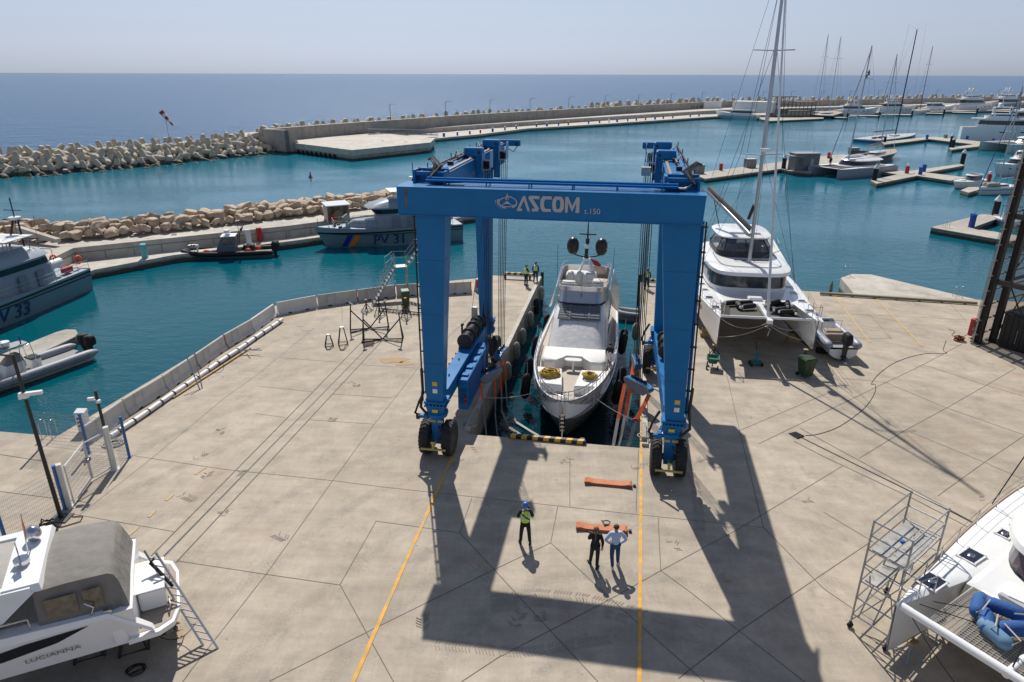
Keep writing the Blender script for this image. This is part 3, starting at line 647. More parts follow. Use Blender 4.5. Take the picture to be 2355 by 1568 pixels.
sling('rear left lifting sling with bright orange sleeves against the concrete wall', [(.3,7.3,.95),(.36,6.9,.1),(.5,6.4,-.7)], [(.5,6.4,-.6),(.7,5.4,-1.4),(1.3,4.4,-1.85),(2.4,3.5,-1.97),(2.9,3.2,-2.03)], .22)
sling('second rear left lifting sling trailing furthest under the yacht bow', [(.38,8.2,.95),(.5,7.7,.2),(.6,7.2,-.5)], [(.6,7.2,-.4),(.9,6.1,-1.4),(1.6,5.1,-1.88),(2.6,4.3,-1.97),(3.2,3.9,-2.03)], .2)
sling('front right pale lifting sling nearest the slipway end', [(7.5,5.2,.95),(7.35,4.4,.2),(7.25,3.7,-.5)], [(7.25,3.7,-.4),(7.1,2.6,-1.3),(6.6,1.3,-2.15)], .17, (.9,-.3,0))
sling('second right lifting sling with orange sleeve hanging from grey spreader', [(7.8,5.0,1.0),(7.7,4.5,.3),(7.6,3.9,-.4)], [(7.6,3.9,-.3),(7.45,3.0,-1.1),(7.1,1.7,-2.1)], .15, (.9,-.3,0))
sling('right lifting sling with wide orange sleeve and red shackle', [(8.75,3.95,1.0),(8.5,3.4,.6),(8.15,2.9,.05)], [(8.15,2.9,.0),(7.9,2.2,-.9),(7.4,1.2,-2.1)], .19, (.9,-.3,0))
sling('rear right lifting sling mostly hidden behind the grey spreader', [(8.0,8.2,1.1),(7.9,7.4,.5),(7.85,6.7,-.4)], [(7.85,6.7,-.3),(7.7,5.6,-1.3),(7.5,4.6,-2.1)], .22, (.9,-.3,0))
mb = MB(); c = W(8.1,2.85,-.02); mb.lathe([(.16,-.03),(.16,.03),(.09,.03),(.09,-.03)], c, 14, Matrix.Rotation(pi/2,3,'X')); tag(mb.build('shackle', M_red), 'red steel shackle joining the wide orange sling on the right', 'shackle')
# slipway kerb, wheel stops
mb = MB()
for u0, u1 in ((-.22,.04),(8.43,8.72)):
    P = [W(u0,.3),W(u1,.3),W(u1,27.9),W(u0,27.9)]; mb.prism([(p.x,p.y) for p in P], .005, .16)
mb.build('slip_kerb', M_quay, kind='structure')
M_hazard = bpy.data.materials.new('hazard_stripes'); M_hazard.use_nodes = True
def hazard():
    nt = M_hazard.node_tree; N = nt.nodes; L = nt.links; tc = N.new('ShaderNodeTexCoord'); wv = N.new('ShaderNodeTexWave'); wv.inputs['Scale'].default_value = .62; wv.wave_profile = 'SIN'
    mp = N.new('ShaderNodeMapping'); mp.inputs['Rotation'].default_value = (0,0,radians(20)); L.new(tc.outputs['Object'], mp.inputs[0]); L.new(mp.outputs[0], wv.inputs[0])
    cr = N.new('ShaderNodeValToRGB'); cr.color_ramp.interpolation = 'CONSTANT'; cr.color_ramp.elements[0].color = (.012,.012,.012,1); cr.color_ramp.elements[1].position = .5; cr.color_ramp.elements[1].color = (.62,.36,.04,1)
    L.new(wv.outputs['Fac'], cr.inputs[0]); L.new(cr.outputs[0], N['Principled BSDF'].inputs['Base Color'])
hazard()
def stop(label, u, v, ln, z=0, legs=False):
    t = thing('wheel_stop', label, 'wheel stop', W(u,v,z), -SA, 'yellow and black wheel stops')
    b = MB(); b.bbox(0,ln,-.14,.14,.0 if not legs else .35,.2 if not legs else .55,.05); b.build('striped_beam', M_hazard, t)
    b = MB()
    for x in (.15,ln-.3): b.box(x,x+.2,.0,.4,0,.1) if not legs else b.path([(x,0,0),(x,0,.35),(x+.1,0,.45)],.1,8)
    b.build('foot', M_dark, t)
stop('striped wheel stop along the slipway edge below the yacht bow', 2.05, .05, 3.75)
stop('striped stop on curved feet behind the two men at the far pier end', -3.2, 27.3, 2.6, 0, True)
stop('striped stop at the far end of the right pier behind rope falls', 8.95, 27.4, 1.4, 0, True)
# ------------------------------------------------------------------ quays, breakwaters and pontoons
def xy(pts, z): return [(G(x,y,z).x, G(x,y,z).y) for x, y in pts]
def slab(name, pts, z, m=None, zb=-5): return tri_slab(name, xy(pts, z), zb, z, m or M_quay)
def off(P, d):   # shift a world polyline sideways (left of travel)
    out = []
    for i, p in enumerate(P):
        a = Vector(P[max(i-1,0)]); b = Vector(P[min(i+1,len(P)-1)]); t = (b-a).normalized(); out.append((p[0]-t.y*d, p[1]+t.x*d))
    return out
# naval quay: low walkway, raised deck behind
NUP = xy([(60,625),(96,605),(169,570),(662,519),(861,493),(1103,462)], .15)
NBK = xy([(-150,570),(40,560),(130,548),(552,505),(861,474),(1103,440)], .15)
tri_slab('naval_quay_deck', NUP+NBK[::-1], -5, .15, M_quay)
low = xy([(120,660),(217,620),(400,586),(662,555),(1050,502),(1112,494)], -1.2)
tri_slab('naval_quay_walkway', low+off([Vector(p) for p in low], 4.5)[::-1], -5, -1.2, M_quay)
mb = MB()
for (a, b) in zip(NUP[1:], NUP[2:]):
    A = Vector(a); B = Vector(b); d = (B-A); l = d.length; d /= l; n = Vector((d.y,-d.x))
    k = 0.
    while k < l:
        p = A+d*k; q = p+n*.03; t = d*.05
        mb.poly([(q.x,q.y,-1.18),(q.x+t.x,q.y+t.y,-1.18),(q.x+t.x,q.y+t.y,-.4),(q.x,q.y,-.4)]); k += 2.6
    p = A+n*.03; q = B+n*.03; mb.poly([(p.x,p.y,-.42),(q.x,q.y,-.42),(q.x,q.y,-.36),(p.x,p.y,-.36)])
mb.build('quay_wall_joints', M_joint, kind='structure')
# parapet stub at the left end of the rocks
a, b = G(40,545,.6), G(130,557,.6)
mb = MB(); d = (b-a).normalized(); n = Vector((-d.y,d.x,0))*.5
mb.hexa([a,b,b+n,a+n,a+Vector((0,0,1.1)),b+Vector((0,0,.3)),b+n+Vector((0,0,.3)),a+n+Vector((0,0,1.1))]); o = mb.build('parapet_wall', M_quay, recalc=True); tag(o, 'short sloping concrete parapet at the left end of the boulders', 'wall')
# boulders
R_ = random.Random(11)
def rock_mesh(seed, m):
    import bmesh
    from mathutils import noise as mn
    bm = bmesh.new(); bmesh.ops.create_icosphere(bm, subdivisions=3, radius=1)
    r = random.Random(seed); o = Vector((seed*7.3,0,0)); planes = [(Vector((r.gauss(0,1),r.gauss(0,1),r.gauss(0,1))).normalized(), r.uniform(.6,.8)) for _ in range(9)]+[(Vector(q).normalized()+Vector((r.uniform(-.2,.2),r.uniform(-.2,.2),0)), .66) for q in ((0,0,1),(0,0,-1),(0,1,.1),(0,-1,0),(1,0,0),(-1,0,.1))]
    for v in bm.verts:
        p = v.co.copy(); 
        for n, d in planes:
            k = p.dot(n)
            if k > d: p -= n*(k-d)*.92
        p += p.normalized()*(mn.noise(v.co*1.4+o)*.18+mn.noise(v.co*4+o)*.06); v.co = Vector((p.x*r.uniform(1.0,1.0), p.y, p.z*.85))
    me = bpy.data.meshes.new('boulder'); bm.to_mesh(me); bm.free(); me.materials.append(m); me.polygons.foreach_set('use_smooth', [True]*len(me.polygons)); me.set_sharp_from_angle(angle=radians(38)); return me
M_rock = mat('limestone', (.50,.39,.28), .9, var=.38, scale=.9, bump=1.0, bscale=3.5, dirt=((.27,.17,.10),1.3,.8,(1,1,1)), wet=-1.7)
rocks = [rock_mesh(i, M_rock) for i in range(9)]
base = [G(*p,.8) for p in [(-60,545),(35,540),(180,538),(430,515),(620,492),(800,472),(905,460),(960,452)]]
def along(P, s):
    for a, b in zip(P, P[1:]):
        l = (b-a).length
        if s <= l: return a.lerp(b, s/l), (b-a).normalized()
        s -= l
    return P[-1], (P[-1]-P[-2]).normalized()
tot = sum((b-a).length for a, b in zip(base, base[1:]))
for row, (offn, zz, sc) in enumerate(((-.2,.75,.68),(.9,1.2,.8),(2.1,1.35,.85),(3.6,.5,.9),(5.2,-.8,1.0))):
    s = row*.6
    while s < tot:
        p, d = along(base, s); n = Vector((-d.y,d.x,0)); k = sc*R_.uniform(.72,1.2)
        me = R_.choice(rocks); o = bpy.data.objects.new('boulder', me); COL.objects.link(o)
        o.location = p+n*(offn+R_.uniform(-.3,.3))+Vector((0,0,zz-.8+R_.uniform(-.15,.2))); o.rotation_euler = (R_.uniform(-.3,.3),R_.uniform(-.3,.3),R_.uniform(0,6)); o.scale = (k*R_.uniform(1.0,1.6),k*R_.uniform(.9,1.2),k*R_.uniform(.8,1.05))
        tag(o, 'tan limestone boulder in the low rock mound behind the naval quay', 'boulder', 'boulders of the low rock breakwater'); s += k*R_.uniform(1.35,1.75)
mb = MB(); P0 = [(p.x,p.y) for p in base]; P1 = off([Vector(p) for p in P0], 7.5)
o = tri_slab('rock_core', P0+P1[::-1], -5, -.1, M_rock)
# tetrapods
def tetra_mesh(m):
    mb = MB(); dirs = [Vector((0,0,1))]+[Vector((sin(radians(109.5))*cos(a), sin(radians(109.5))*sin(a), cos(radians(109.5)))) for a in (0, 2*pi/3, 4*pi/3)]
    for d in dirs:
        q = d.to_track_quat('Z','Y').to_matrix(); mb.lathe([(.80,0),(.66,1.1),(.52,1.95),(.44,2.08),(.02,2.1)], (0,0,0), 10, q)
    mb.ell((0,0,0), .78,.78,.78, 10, 6)
    me = bpy.data.meshes.new('tetrapod'); me.from_pydata(mb.v, [], mb.f); me.materials.append(m); me.polygons.foreach_set('use_smooth', [True]*len(me.polygons)); me.set_sharp_from_angle(angle=radians(40)); return me
M_tet = mat('tetrapod_concrete', (.46,.415,.33), .85, var=.16, scale=.8, bump=.2, bscale=3, dirt=((.24,.22,.18),.9,.7,(1,1,1)), wet=-1.5)
TET = tetra_mesh(M_tet)
ntet = 0
def tetra(p, kind, lab, grp, sc=1):
    global ntet
    o = bpy.data.objects.new('tetrapod', TET); COL.objects.link(o); o.location = p; o.scale = (sc,)*3; ntet += 1
    o.rotation_euler = kind; tag(o, lab, 'tetrapod', grp)
WL = [G(*p,SEA) for p in [(-70,424),(0,412),(180,398),(330,386),(480,370),(600,358),(645,352)]]
tot = sum((b-a).length for a, b in zip(WL, WL[1:]))
for row, (on, z) in enumerate(((.8,-1.3),(2.4,.0),(4.2,1.2),(6.2,2.3),(8.6,3.0),(11.2,2.9),(6.5,.3))):
    s = (row % 2)*1.6+.3; k = row
    while s < tot-.5:
        p, d = along(WL, s); n = Vector((-d.y,d.x,0))
        if k % 2: rot = (radians(90)+R_.uniform(-.25,.25), R_.uniform(-.3,.3)+radians(60 if (k//2)%2 else 0), atan2(d.y,d.x)+R_.uniform(-.35,.35))
        else: rot = (R_.uniform(-.25,.25), R_.uniform(-.3,.3), R_.uniform(0,6.3))
        tetra(p+n*(on+R_.uniform(-.4,.4))+Vector((0,0,z+R_.uniform(-.3,.3))), rot, 'grey concrete tetrapod in the bare mound left of the helipad', 'tetrapods of the left breakwater mound', .92)
        s += R_.uniform(2.5,3.1); k += 1
mb = MB(); r = random.Random(2)   # small toe rocks along the waterline
for i in range(46):
    s = tot*i/46+r.uniform(-.6,.6); p, d = along(WL, max(0,s)); n = Vector((-d.y,d.x,0)); k = r.uniform(.3,.8); me = r.choice(rocks)
    o = bpy.data.objects.new('toe_rock', me); COL.objects.link(o); o.location = p-n*r.uniform(.2,1.2)+Vector((0,0,-.1)); o.scale = (k*1.3,k,k*.6); o.rotation_euler = (0,0,r.uniform(0,6)); tag(o, 'small wet rock at the foot of the left tetrapod mound', 'rock', 'toe rocks at the tetrapod mound')
P0 = [(p.x,p.y) for p in WL]; P1 = off([Vector(p) for p in P0], 18.0); P0 = off([Vector(p) for p in P0], 3.0)
tri_slab('breakwater_core', P0+P1[::-1], -5, -1.2, M_wetc)
# outer wall and far row of tetrapods behind it
WT = [G(*p,3.5) for p in [(614,297),(760,285.5),(900,276),(1050,265.5),(1214,256),(1400,246),(1616,234.6),(1692,231.8),(1833,231),(1980,228.5),(2114,226),(2354,222),(2600,218)]]
Wxy = [(p.x,p.y) for p in WT]
o = tri_slab('breakwater_wall', Wxy+off([Vector(p) for p in Wxy], 1.6)[::-1], -4, 3.5, M_wallc, None); tag(o, 'long tall concrete sea wall running along the whole outer breakwater', 'sea wall')
tot = sum((b-a).length for a, b in zip(WT, WT[1:])); s = 1.; k = 0
while s < tot-10 and ntet < 297:
    p, d = along(WT, s); n = Vector((-d.y,d.x,0)); far = p.length/250
    z = 2.1+R_.uniform(-.3,.3)
    rot = (radians(90)+R_.uniform(-.3,.3), R_.uniform(-.4,.4)+radians(60), atan2(d.y,d.x)+R_.uniform(-.5,.5)) if k%2 else (R_.uniform(-.4,.4), R_.uniform(-.4,.4), R_.uniform(0,6.3))
    tetra(Vector((p.x,p.y,0))+n*(3.6+R_.uniform(-.5,1.5))+Vector((0,0,z)), rot, 'grey concrete tetrapod showing above the long sea wall', 'tetrapods behind the outer sea wall', (1.15 if far < 1.2 else 1.6)); s += R_.uniform(1.9,2.6)*max(1,far*1.4); k += 1
mbs = MB(); rq = random.Random(31); s = 2.; T0 = [v.co.copy() for v in TET.vertices]; TF = [tuple(p.vertices) for p in TET.polygons]
while s < tot-10:
    p, d = along(WT, s); n = Vector((-d.y,d.x,0)); far = p.length/250
    for kk in range(2):
        E3 = Matrix.Rotation(rq.uniform(0,6.3),3,'Z')@Matrix.Rotation(rq.uniform(-1.6,1.6),3,'X')@Matrix.Rotation(rq.uniform(-1,1),3,'Y'); q = Vector((p.x,p.y,1.5-.9*kk+rq.uniform(-.3,.3)))+n*(3.0+2.4*kk+rq.uniform(-.4,.4)); kq = 1.1 if far < 1.2 else 1.45
        mbs.add([q+E3@(v*kq) for v in T0], TF)
    s += rq.uniform(2.3,3.0)*max(1,far)
mbs.build('tetrapod_bank', M_tet, kind='stuff')['label'] = 'densely piled grey tetrapods filling the bank behind the long sea wall'
COL.objects['tetrapod_bank']['category'] = 'tetrapods'
P1 = off([Vector(p) for p in Wxy], 16.); tri_slab('outer_rubble', off([Vector(p) for p in Wxy], 1.7)+P1[::-1], -5, 1.6, M_tet)
# upper and lower quay in front of the wall
UQ = [(850,301.5),(984,295.5),(1100,287),(1214,279.5),(1400,268),(1616,255),(1700,251),(1861,247.5),(2199,240),(2500,234)]
uq = xy(UQ, .4); tri_slab('outer_quay_deck', uq+[(a,b) for a, b in Wxy[::-1]][:-3]+[(-47,196)], -5, .4, M_quay)
LQ = [(991,319),(1100,309),(1214,295),(1400,284),(1644,267.5),(1850,262),(2100,257),(2500,250)]
lq = xy(LQ, -1); tri_slab('outer_quay_walkway', lq+off([Vector(p) for p in lq], 14)[::-1], -5, -1, M_quay)
mb = MB()
for k in range(60):
    a = along([Vector((*p,0)) for p in uq], k*4.0+2)[0]; d = along([Vector((*p,0)) for p in uq], k*4.0+2)[1]; n = Vector((d.y,-d.x,0))*.05; p = a+n
    mb.poly([(p.x,p.y,-1),(p.x+d.x*.08,p.y+d.y*.08,-1),(p.x+d.x*.08,p.y+d.y*.08,.3),(p.x,p.y,.3)])
    if k < 58:
        a, d = along(WT, k*5+6); n = Vector((d.y,-d.x,0))*.06; p = a+n
        mb.poly([(p.x,p.y,.42),(p.x+d.x*.08,p.y+d.y*.08,.42),(p.x+d.x*.08,p.y+d.y*.08,3.45),(p.x,p.y,3.45)])
mb.build('outer_wall_joints', mat('joint_soft', (.17,.16,.145), .9), kind='structure')
# helipad platform
hp = xy([(677,329),(809.5,345),(989.5,327.5),(1000,318),(844.5,303),(673,315)], .4)
tri_slab('helipad_deck', hp, -.9, .4, M_quay)
c = Vector((sum(p[0] for p in hp)/6, sum(p[1] for p in hp)/6)); hp2 = [tuple(c+(Vector(p)-c)*.985) for p in hp]
tri_slab('helipad_base', hp2, -5, -.9, M_wallc)
hp = [Vector((*p, 0)) for p in hp]
mb = MB(); a, b = hp[0], hp[1]; d = (b-a).normalized(); n = Vector((d.y,-d.x,0))*.04; l = (b-a).length
for k in range(9):
    p = a+d*(1.5+k*1.9)+n
    mb.poly([tuple(p+d*(.55*cos(t))+Vector((0,0,-1.55+.55*sin(t)))) for t in [pi*i/8 for i in range(9)]][::-1]+[tuple(p+d*(-.55)+Vector((0,0,-2.1))), tuple(p+d*.55+Vector((0,0,-2.1)))][::1])
mb.build('helipad_arches', mat('arch_dark', (.012,.014,.014), .9), kind='structure', recalc=True)
mb = MB(); a, b = hp[1], hp[2]; d = (b-a).normalized(); n = Vector((d.y,-d.x,0))*.02; l = (b-a).length; kx = 0
while kx < l: 
    p = a+d*kx+n; mb.poly([tuple(p+Vector((0,0,-2))), tuple(p+d*.09+Vector((0,0,-2))), tuple(p+d*.09+Vector((0,0,-.9))), tuple(p+Vector((0,0,-.9)))]); kx += 2.5
mb.build('helipad_joints', M_joint, kind='structure')
mb = MB()
for (a, b, wd) in (((858,327),(895,320),.8),((905,330),(968,322),.8),((872,322.5),(940,327),.8)):
    A = G(*a,.4); B = G(*b,.4); d = (B-A).normalized(); n = Vector((-d.y,d.x,0))*wd/2; mb.poly([tuple(A-n)[:2]+(.41,), tuple(B-n)[:2]+(.41,), tuple(B+n)[:2]+(.41,), tuple(A+n)[:2]+(.41,)])
for k, q in enumerate(mb.v): pass
mb.build('helipad_marking', mat('worn_white_line', (.56,.54,.50), .8), kind='structure')
mb = MB(); A = G(614,297,3.5); B = G(653,299.5,3.5); Cc = G(677,328,.45); T = Vector((.9,.3,0))
for (p, q, zp, zq) in ((A,B,3.5,3.5),(B,Cc,3.5,.5)):
    mb.hexa([(p.x,p.y,-4),(q.x,q.y,-4),(q.x+T.x,q.y+T.y,-4),(p.x+T.x,p.y+T.y,-4),(p.x,p.y,zp),(q.x,q.y,zq),(q.x+T.x,q.y+T.y,zq),(p.x+T.x,p.y+T.y,zp)])
tag(mb.build('end_wall', M_wallc, recalc=True), 'concrete end wall stepping down from the sea wall to the helipad', 'wall')
# steel gangway
A = G(846,308,.5); B = G(1006,311,-.5); t = thing('gangway', 'grey steel truss gangway linking the helipad to the long lower quay', 'gangway', A); d = B-A; L_ = d.length; dn = d/L_; n = Vector((-dn.y,dn.x,0)).normalized()*.8
mb = MB()
for s in (-1,1):
    for z in (.1,1.4): mb.tube(n*s+Vector((0,0,z)), d+n*s+Vector((0,0,z)), .09, 4)
tr = mb.build('chords', M_grey, t)
mb = MB()
for s in (-1,1):
    for k in range(22): mb.tube(n*s+dn*(k*L_/22)+Vector((0,0,.1+1.3*(k%2))), n*s+dn*((k+1)*L_/22)+Vector((0,0,1.4-1.3*(k%2))), .05, 4)
mb.build('truss_braces', M_grey, t)
mb = MB(); mb.hexa([-n,d-n,d+n,n]+[q+Vector((0,0,.1)) for q in (-n,d-n,d+n,n)]); mb.build('walkway', M_grey, t, recalc=True)
# lamp posts on the sea wall
LX = [893,1023,1126,1219,1306,1388,1467,1541,1613,1683,1751,1817,1884,1951,2018,2085,2152,2223,2293]
def wall_at(px):
    best = None
    for i in range(600):
        p, d = along(WT, i*tot/600); q = (p-Vector((0,0,CH))); cz = q.y*cos(PIT)-q.z*sin(PIT); x = CX_+F_*q.x/cz
        if best is None or abs(x-px) < best[0]: best = (abs(x-px), p)
    return best[1]
lamp = None
for i, x in enumerate(LX):
    p = wall_at(x)+Vector((0,.8,0)); lab = 'tall street lamp on the sea wall behind the ' + ['helipad edge','lower quay just right of the helipad','first stretch of the lower quay'][i] if i < 3 else 'distant street lamp on the long outer sea wall'
    if lamp is None:
        lamp = thing('street_lamp', lab, 'street lamp', p, 0, 'street lamps on the sea wall')
        mb = MB(); mb.tube((0,0,0),(0,0,4.4),.08,6); mb.build('pole', M_dark, lamp)
        mb = MB(); mb.tube((0,0,4.4),(1.5,0,4.5),.05,5); mb.build('arm', M_dark, lamp)
        mb = MB(); mb.cbox((1.6,0,4.48),(.7,.25,.09)); mb.build('lamp_head', M_dark, lamp)
    else: dup(lamp, p, 0, lab)
# service pedestals and cabinets on the lower quay
def pedestal(p, m, lab, h=1.1, w_=.45, grp='service pedestals on the outer quay', name='service_pedestal', cat='service pedestal', rz=0):
    t = thing(name, lab, cat, p, rz, grp)
    b = MB(); b.bbox(-w_/2,w_/2,-w_/3,w_/3,0,h*.86,.03); b.build('body', m, t)
    b = MB(); b.hexa([(-w_*.55,-w_*.4,h*.86),(w_*.55,-w_*.4,h*.86),(w_*.55,w_*.4,h*.86),(-w_*.55,w_*.4,h*.86),(-w_*.5,-w_*.3,h*.92),(w_*.5,-w_*.3,h*.92),(w_*.5,w_*.36,h),(-w_*.5,w_*.36,h)]); b.build('cap', m, t)
    return t
PX = [(551.8+.2815*x, 0) for x in (1665,1775,1877,1963,2063,2163,2255)]+[(1140.3+.2815*x, 0) for x in (165,330,415,510,590,755,845,922,988,1075,1145,1220,1298,1365,1443,1585,1657)]
RED = {3,11,18}; WHT = {14}
def qy(x, pts):
    for a, b in zip(pts, pts[1:]):
        if a[0] <= x <= b[0]: return lerp(a[1], b[1], (x-a[0])/(b[0]-a[0]))
    return pts[-1][1]
P_BL = P_RD = None
for i, (x, _) in enumerate(PX):
    p = G(x, qy(x, LQ)-2.2, -1); big = 1.25 if i in (0,4,9,15,19) else .95
    if i in RED: pedestal(p, M_red, 'red fire cabinet '+{3:'nearest the helipad',11:'midway',18:'farthest right'}[i]+' on the long lower outer quay', 1.2, .5, None, 'fire_cabinet', 'fire cabinet')
    elif i in WHT: pedestal(p, M_white2, 'single white service pedestal on the long lower outer quay', 1.3, .5, None)
    else: pedestal(p, M_blue2, 'broad blue service pedestal on the long lower outer quay' if big > 1 else 'narrow blue service pedestal on the long lower outer quay', 1.15, .45*big*1.2)
# waste bins on the upper quay
for k, (x, y, m) in enumerate([(1351,0,M_dark),(1356,0,M_blue2),(1361,0,M_grey),(1587,0,M_dark),(1593,0,M_blue2),(1600,0,M_green),(1609,0,M_green)]):
    p = G(x, qy(x, UQ)-6.5+ (0 if k < 3 else 1), .4); t = thing('waste_bin', ['black','blue','grey','black','blue','dark green','green'][k]+' waste bin against the sea wall, '+('middle' if k < 3 else 'right')+' cluster'+(' right end' if k == 6 else ''), 'waste bin', p)
    b = MB(); b.hexa([(-.5,-.45,0),(.5,-.45,0),(.5,.45,0),(-.5,.45,0),(-.65,-.55,1.4),(.65,-.55,1.4),(.65,.55,1.4),(-.65,.55,1.4)]); b.build('body', m, t); b = MB(); b.bbox(-.7,.7,-.6,.6,1.4,1.55,.05); b.build('lid', m, t)
# white walls and pergola building at the far bend
def wall_block(lab, x0, x1, ytop, z0, h, m, th=4):
    a = G(x0, 0+ytop[0], z0); b = G(x1, ytop[1], z0); d = (b-a).normalized(); n = Vector((-d.y,d.x,0))*th
    mb = MB(); mb.hexa([a,b,b+n,a+n]+[p+Vector((0,0,h)) for p in (a,b,b+n,a+n)]); return tag(mb.build('white_wall', m, recalc=True), lab, 'wall')
wall_block('short plain white wall panel left of the far pergola building', 1618, 1658, (250,249), .4, 3.4, M_white2, 1)
wall_block('long low white building beside the wooden pergola at the far bend', 1682, 1775, (257,260), .4, 4.6, M_white2, 9)
a = G(1778, 266, -.9); t = thing('pergola_bar', 'small harbour bar with brown timber pergola on its own pontoon', 'building', a)
s_ = a.length/1570
M_tim = mat('brown_timber', (.14,.085,.05), .7)
b = MB(); b.box(0,30*s_,0,8,0,24*s_*.55); b.build('wall', mat('cream_wall', (.50,.45,.37), .8), t)
b = MB(); b.box(30*s_,82*s_,0,7,0,9*s_); b.build('terrace_wall', mat('cream_wall2', (.42,.37,.28), .8), t)
for k in range(11):
    b = MB(); x = (3+k*8)*s_; h = (37 if k < 5 else 26)*s_; b.box(x,x+.22,-.2,.02,0,h); b.build('post', M_tim, t)
b = MB(); b.box(-1*s_,42*s_,-.6,7,36*s_,37.5*s_); b.box(40*s_,86*s_,-.6,7,25*s_,26.5*s_)
b.box(0,40*s_,-.3,-.1,22*s_,23*s_); b.build('pergola_roof', M_tim, t)
b = MB()
for k in range(20): b.box((30+k*2.6)*s_,(31+k*2.6)*s_,-.12,-.05,8*s_,14*s_)
b.build('balustrade', M_tim, t)
for k in range(3): b = MB(); b.box((6+k*8)*s_,(10+k*8)*s_,-.06,0,3*s_,13*s_); b.build('window', M_glass, t)
# floating pontoons
M_pont = concrete('pontoon_concrete', (.40,.37,.315), .5)
def pontoon(lab, polys, z=-1.25, m=None):
    t = thing('pontoon', lab, 'pontoon', (0,0,0))
    for k, pl in enumerate(polys):
        P = xy(pl, z); b = MB(); b.prism(P, -2.3, z-.004*k); b.build('deck', m or M_pont, t)
        b = MB(); Q = [Vector((*p,0)) for p in P]; c = sum(Q, Vector())/len(Q); Q = [c+(q-c)*1.004 for q in Q]; b.prism([(q.x,q.y) for q in Q], z-.22, z-.12-.004*k); b.build('rubbing_strip', M_wetc, t)
    return t
D4 = lambda x, y: ((1840+x/3.267)*.91953, (180+y/3.267)*.91953)
D3 = lambda x, y: ((1240+x/3.267)*.91953, (200+y/3.267)*.91953)
pontoon('main concrete pontoon carrying the grey kiosk and numbered boxes', [[D3(1600,765),D3(1710,806),D3(2352,722),D4(370,792),D4(430,806),D4(620,822),D4(640,800),D4(900,770),D4(1175,800),D4(1175,782),D4(880,672),D4(630,692),D4(440,716),D3(2352,665)]])
pontoon('X shaped concrete pontoon between the grey catamaran and small cruiser', [[D4(1170,780),D4(1170,812),D4(1400,850),D4(1460,822)],[D4(1100,885),D4(1150,912),D4(1490,845),D4(1400,818)],[D4(1390,812),D4(1835,750),D4(1868,762),D4(1500,830)],[D4(1420,838),D4(1750,886),D4(1900,862),D4(1510,815)]])
pontoon('forked concrete pontoon beside the black masted racing yacht', [[D4(1190,572),D4(1215,592),D4(1600,545),D4(1560,530)],[D4(1560,530),D4(1580,548),D4(1960,592),D4(2100,578),D4(1640,529)],[D4(1738,620),D4(1765,634),D4(2095,592),D4(2060,572)]])
pontoon('large V shaped concrete pontoon left of the dark steel shed', [[D4(1595,1268),D4(1910,1278),D4(2170,1185),D4(2120,1168),D4(2010,1162)],[D4(1597,1270),D4(2140,1365),D4(2400,1400),D4(2400,1350),D4(1908,1272)]])
pontoon('short pontoon finger between the small cruiser and the sailing boat', [[D4(1835,965),D4(1900,985),D4(2000,955),D4(1990,938),D4(1900,940)]])
pontoon('platform pontoon under the far pergola bar', [[D4(175,378),D4(270,400),D4(715,380),D4(715,372),D4(560,360),D4(190,355)]])
for i, (x0, x1, y) in enumerate([(800,915,372),(930,1170,356),(1190,1445,348),(1550,1700,338),(1765,1965,330),(2090,2250,322)]):
    pontoon('thin finger pontoon far off, '+['beside the two dark boats','under the white flybridge yacht','under the square windowed yacht','under the low white yacht','under the tall white yacht','farthest right'][i], [[D4(x0,y),D4(x1,y+4),D4(x1,y-3),D4(x0,y-6)]], -1.4)
P_ = [G(1933,639,-.7),G(1965,678,-.7),G(2005,690,-.7),G(2260,700,-.7),G(2246,689,-.7),G(2003,631,-.7),G(1958,630,-.7)]
tri_slab('triangular_quay', [(p.x,p.y) for p in P_], -5, -.7, M_quay)
# curved pontoon by the grey rigid boat
pontoon('narrow pontoon with a rounded end beside the grey rigid inflatable', [[(-60,885),(0,853),(50,830),(100,808),(150,785),(172,774),(179,766),(174,758),(152,757),(130,763),(90,779),(40,800),(-60,840)]], -1.2)
# mooring piles with white cone caps
pile = None
def pile_at(x, y, sc, lab, z=-2.2):
    global pile
    p = G(x, y, -1.3); p.z = z
    if pile is None:
        pile = thing('mooring_pile', lab, 'mooring pile', p, 0, 'mooring piles with cone caps')
        b = MB(); b.cyl((0,0,1.5),.42,3.0,14); b.build('shaft', M_black, pile, smooth=40); b = MB(); b.lathe([(.46,3.0),(.46,3.2),(.06,3.85)],(0,0,0),14); b.build('cone_cap', M_white2, pile, smooth=30); pile.scale = (sc,)*3
    else: dup(pile, p, 0, lab, scale=sc)
for x, y, sc, lab in [(387,790,1,'on the main pontoon left of the kiosk'),(1128,886,1,'at the near left tip of the X pontoon'),(1845,752,1.05,'at the far right tip of the X pontoon'),(1755,590,1,'left one of the close pair on the forked pontoon'),(1768,618,.95,'right one of the close pair on the forked pontoon'),(1213,575,.8,'at the stern of the racing yacht'),(2112,1172,.95,'beside the V shaped pontoon near the shed'),
    (910,372,.9,'farthest left of the distant row'),(1168,362,.9,'right of the far flybridge yacht'),(1437,350,.9,'right of the square windowed yacht'),(1697,340,.95,'right of the low white yacht'),(1967,332,1,'right of the tall white yacht'),(2243,322,1,'farthest right of the distant row'),(1020,372,.6,'hidden low one behind a far pontoon')][:-1]:
    pile_at(*D4(x,y), sc, 'black pile, white cone cap, '+lab)
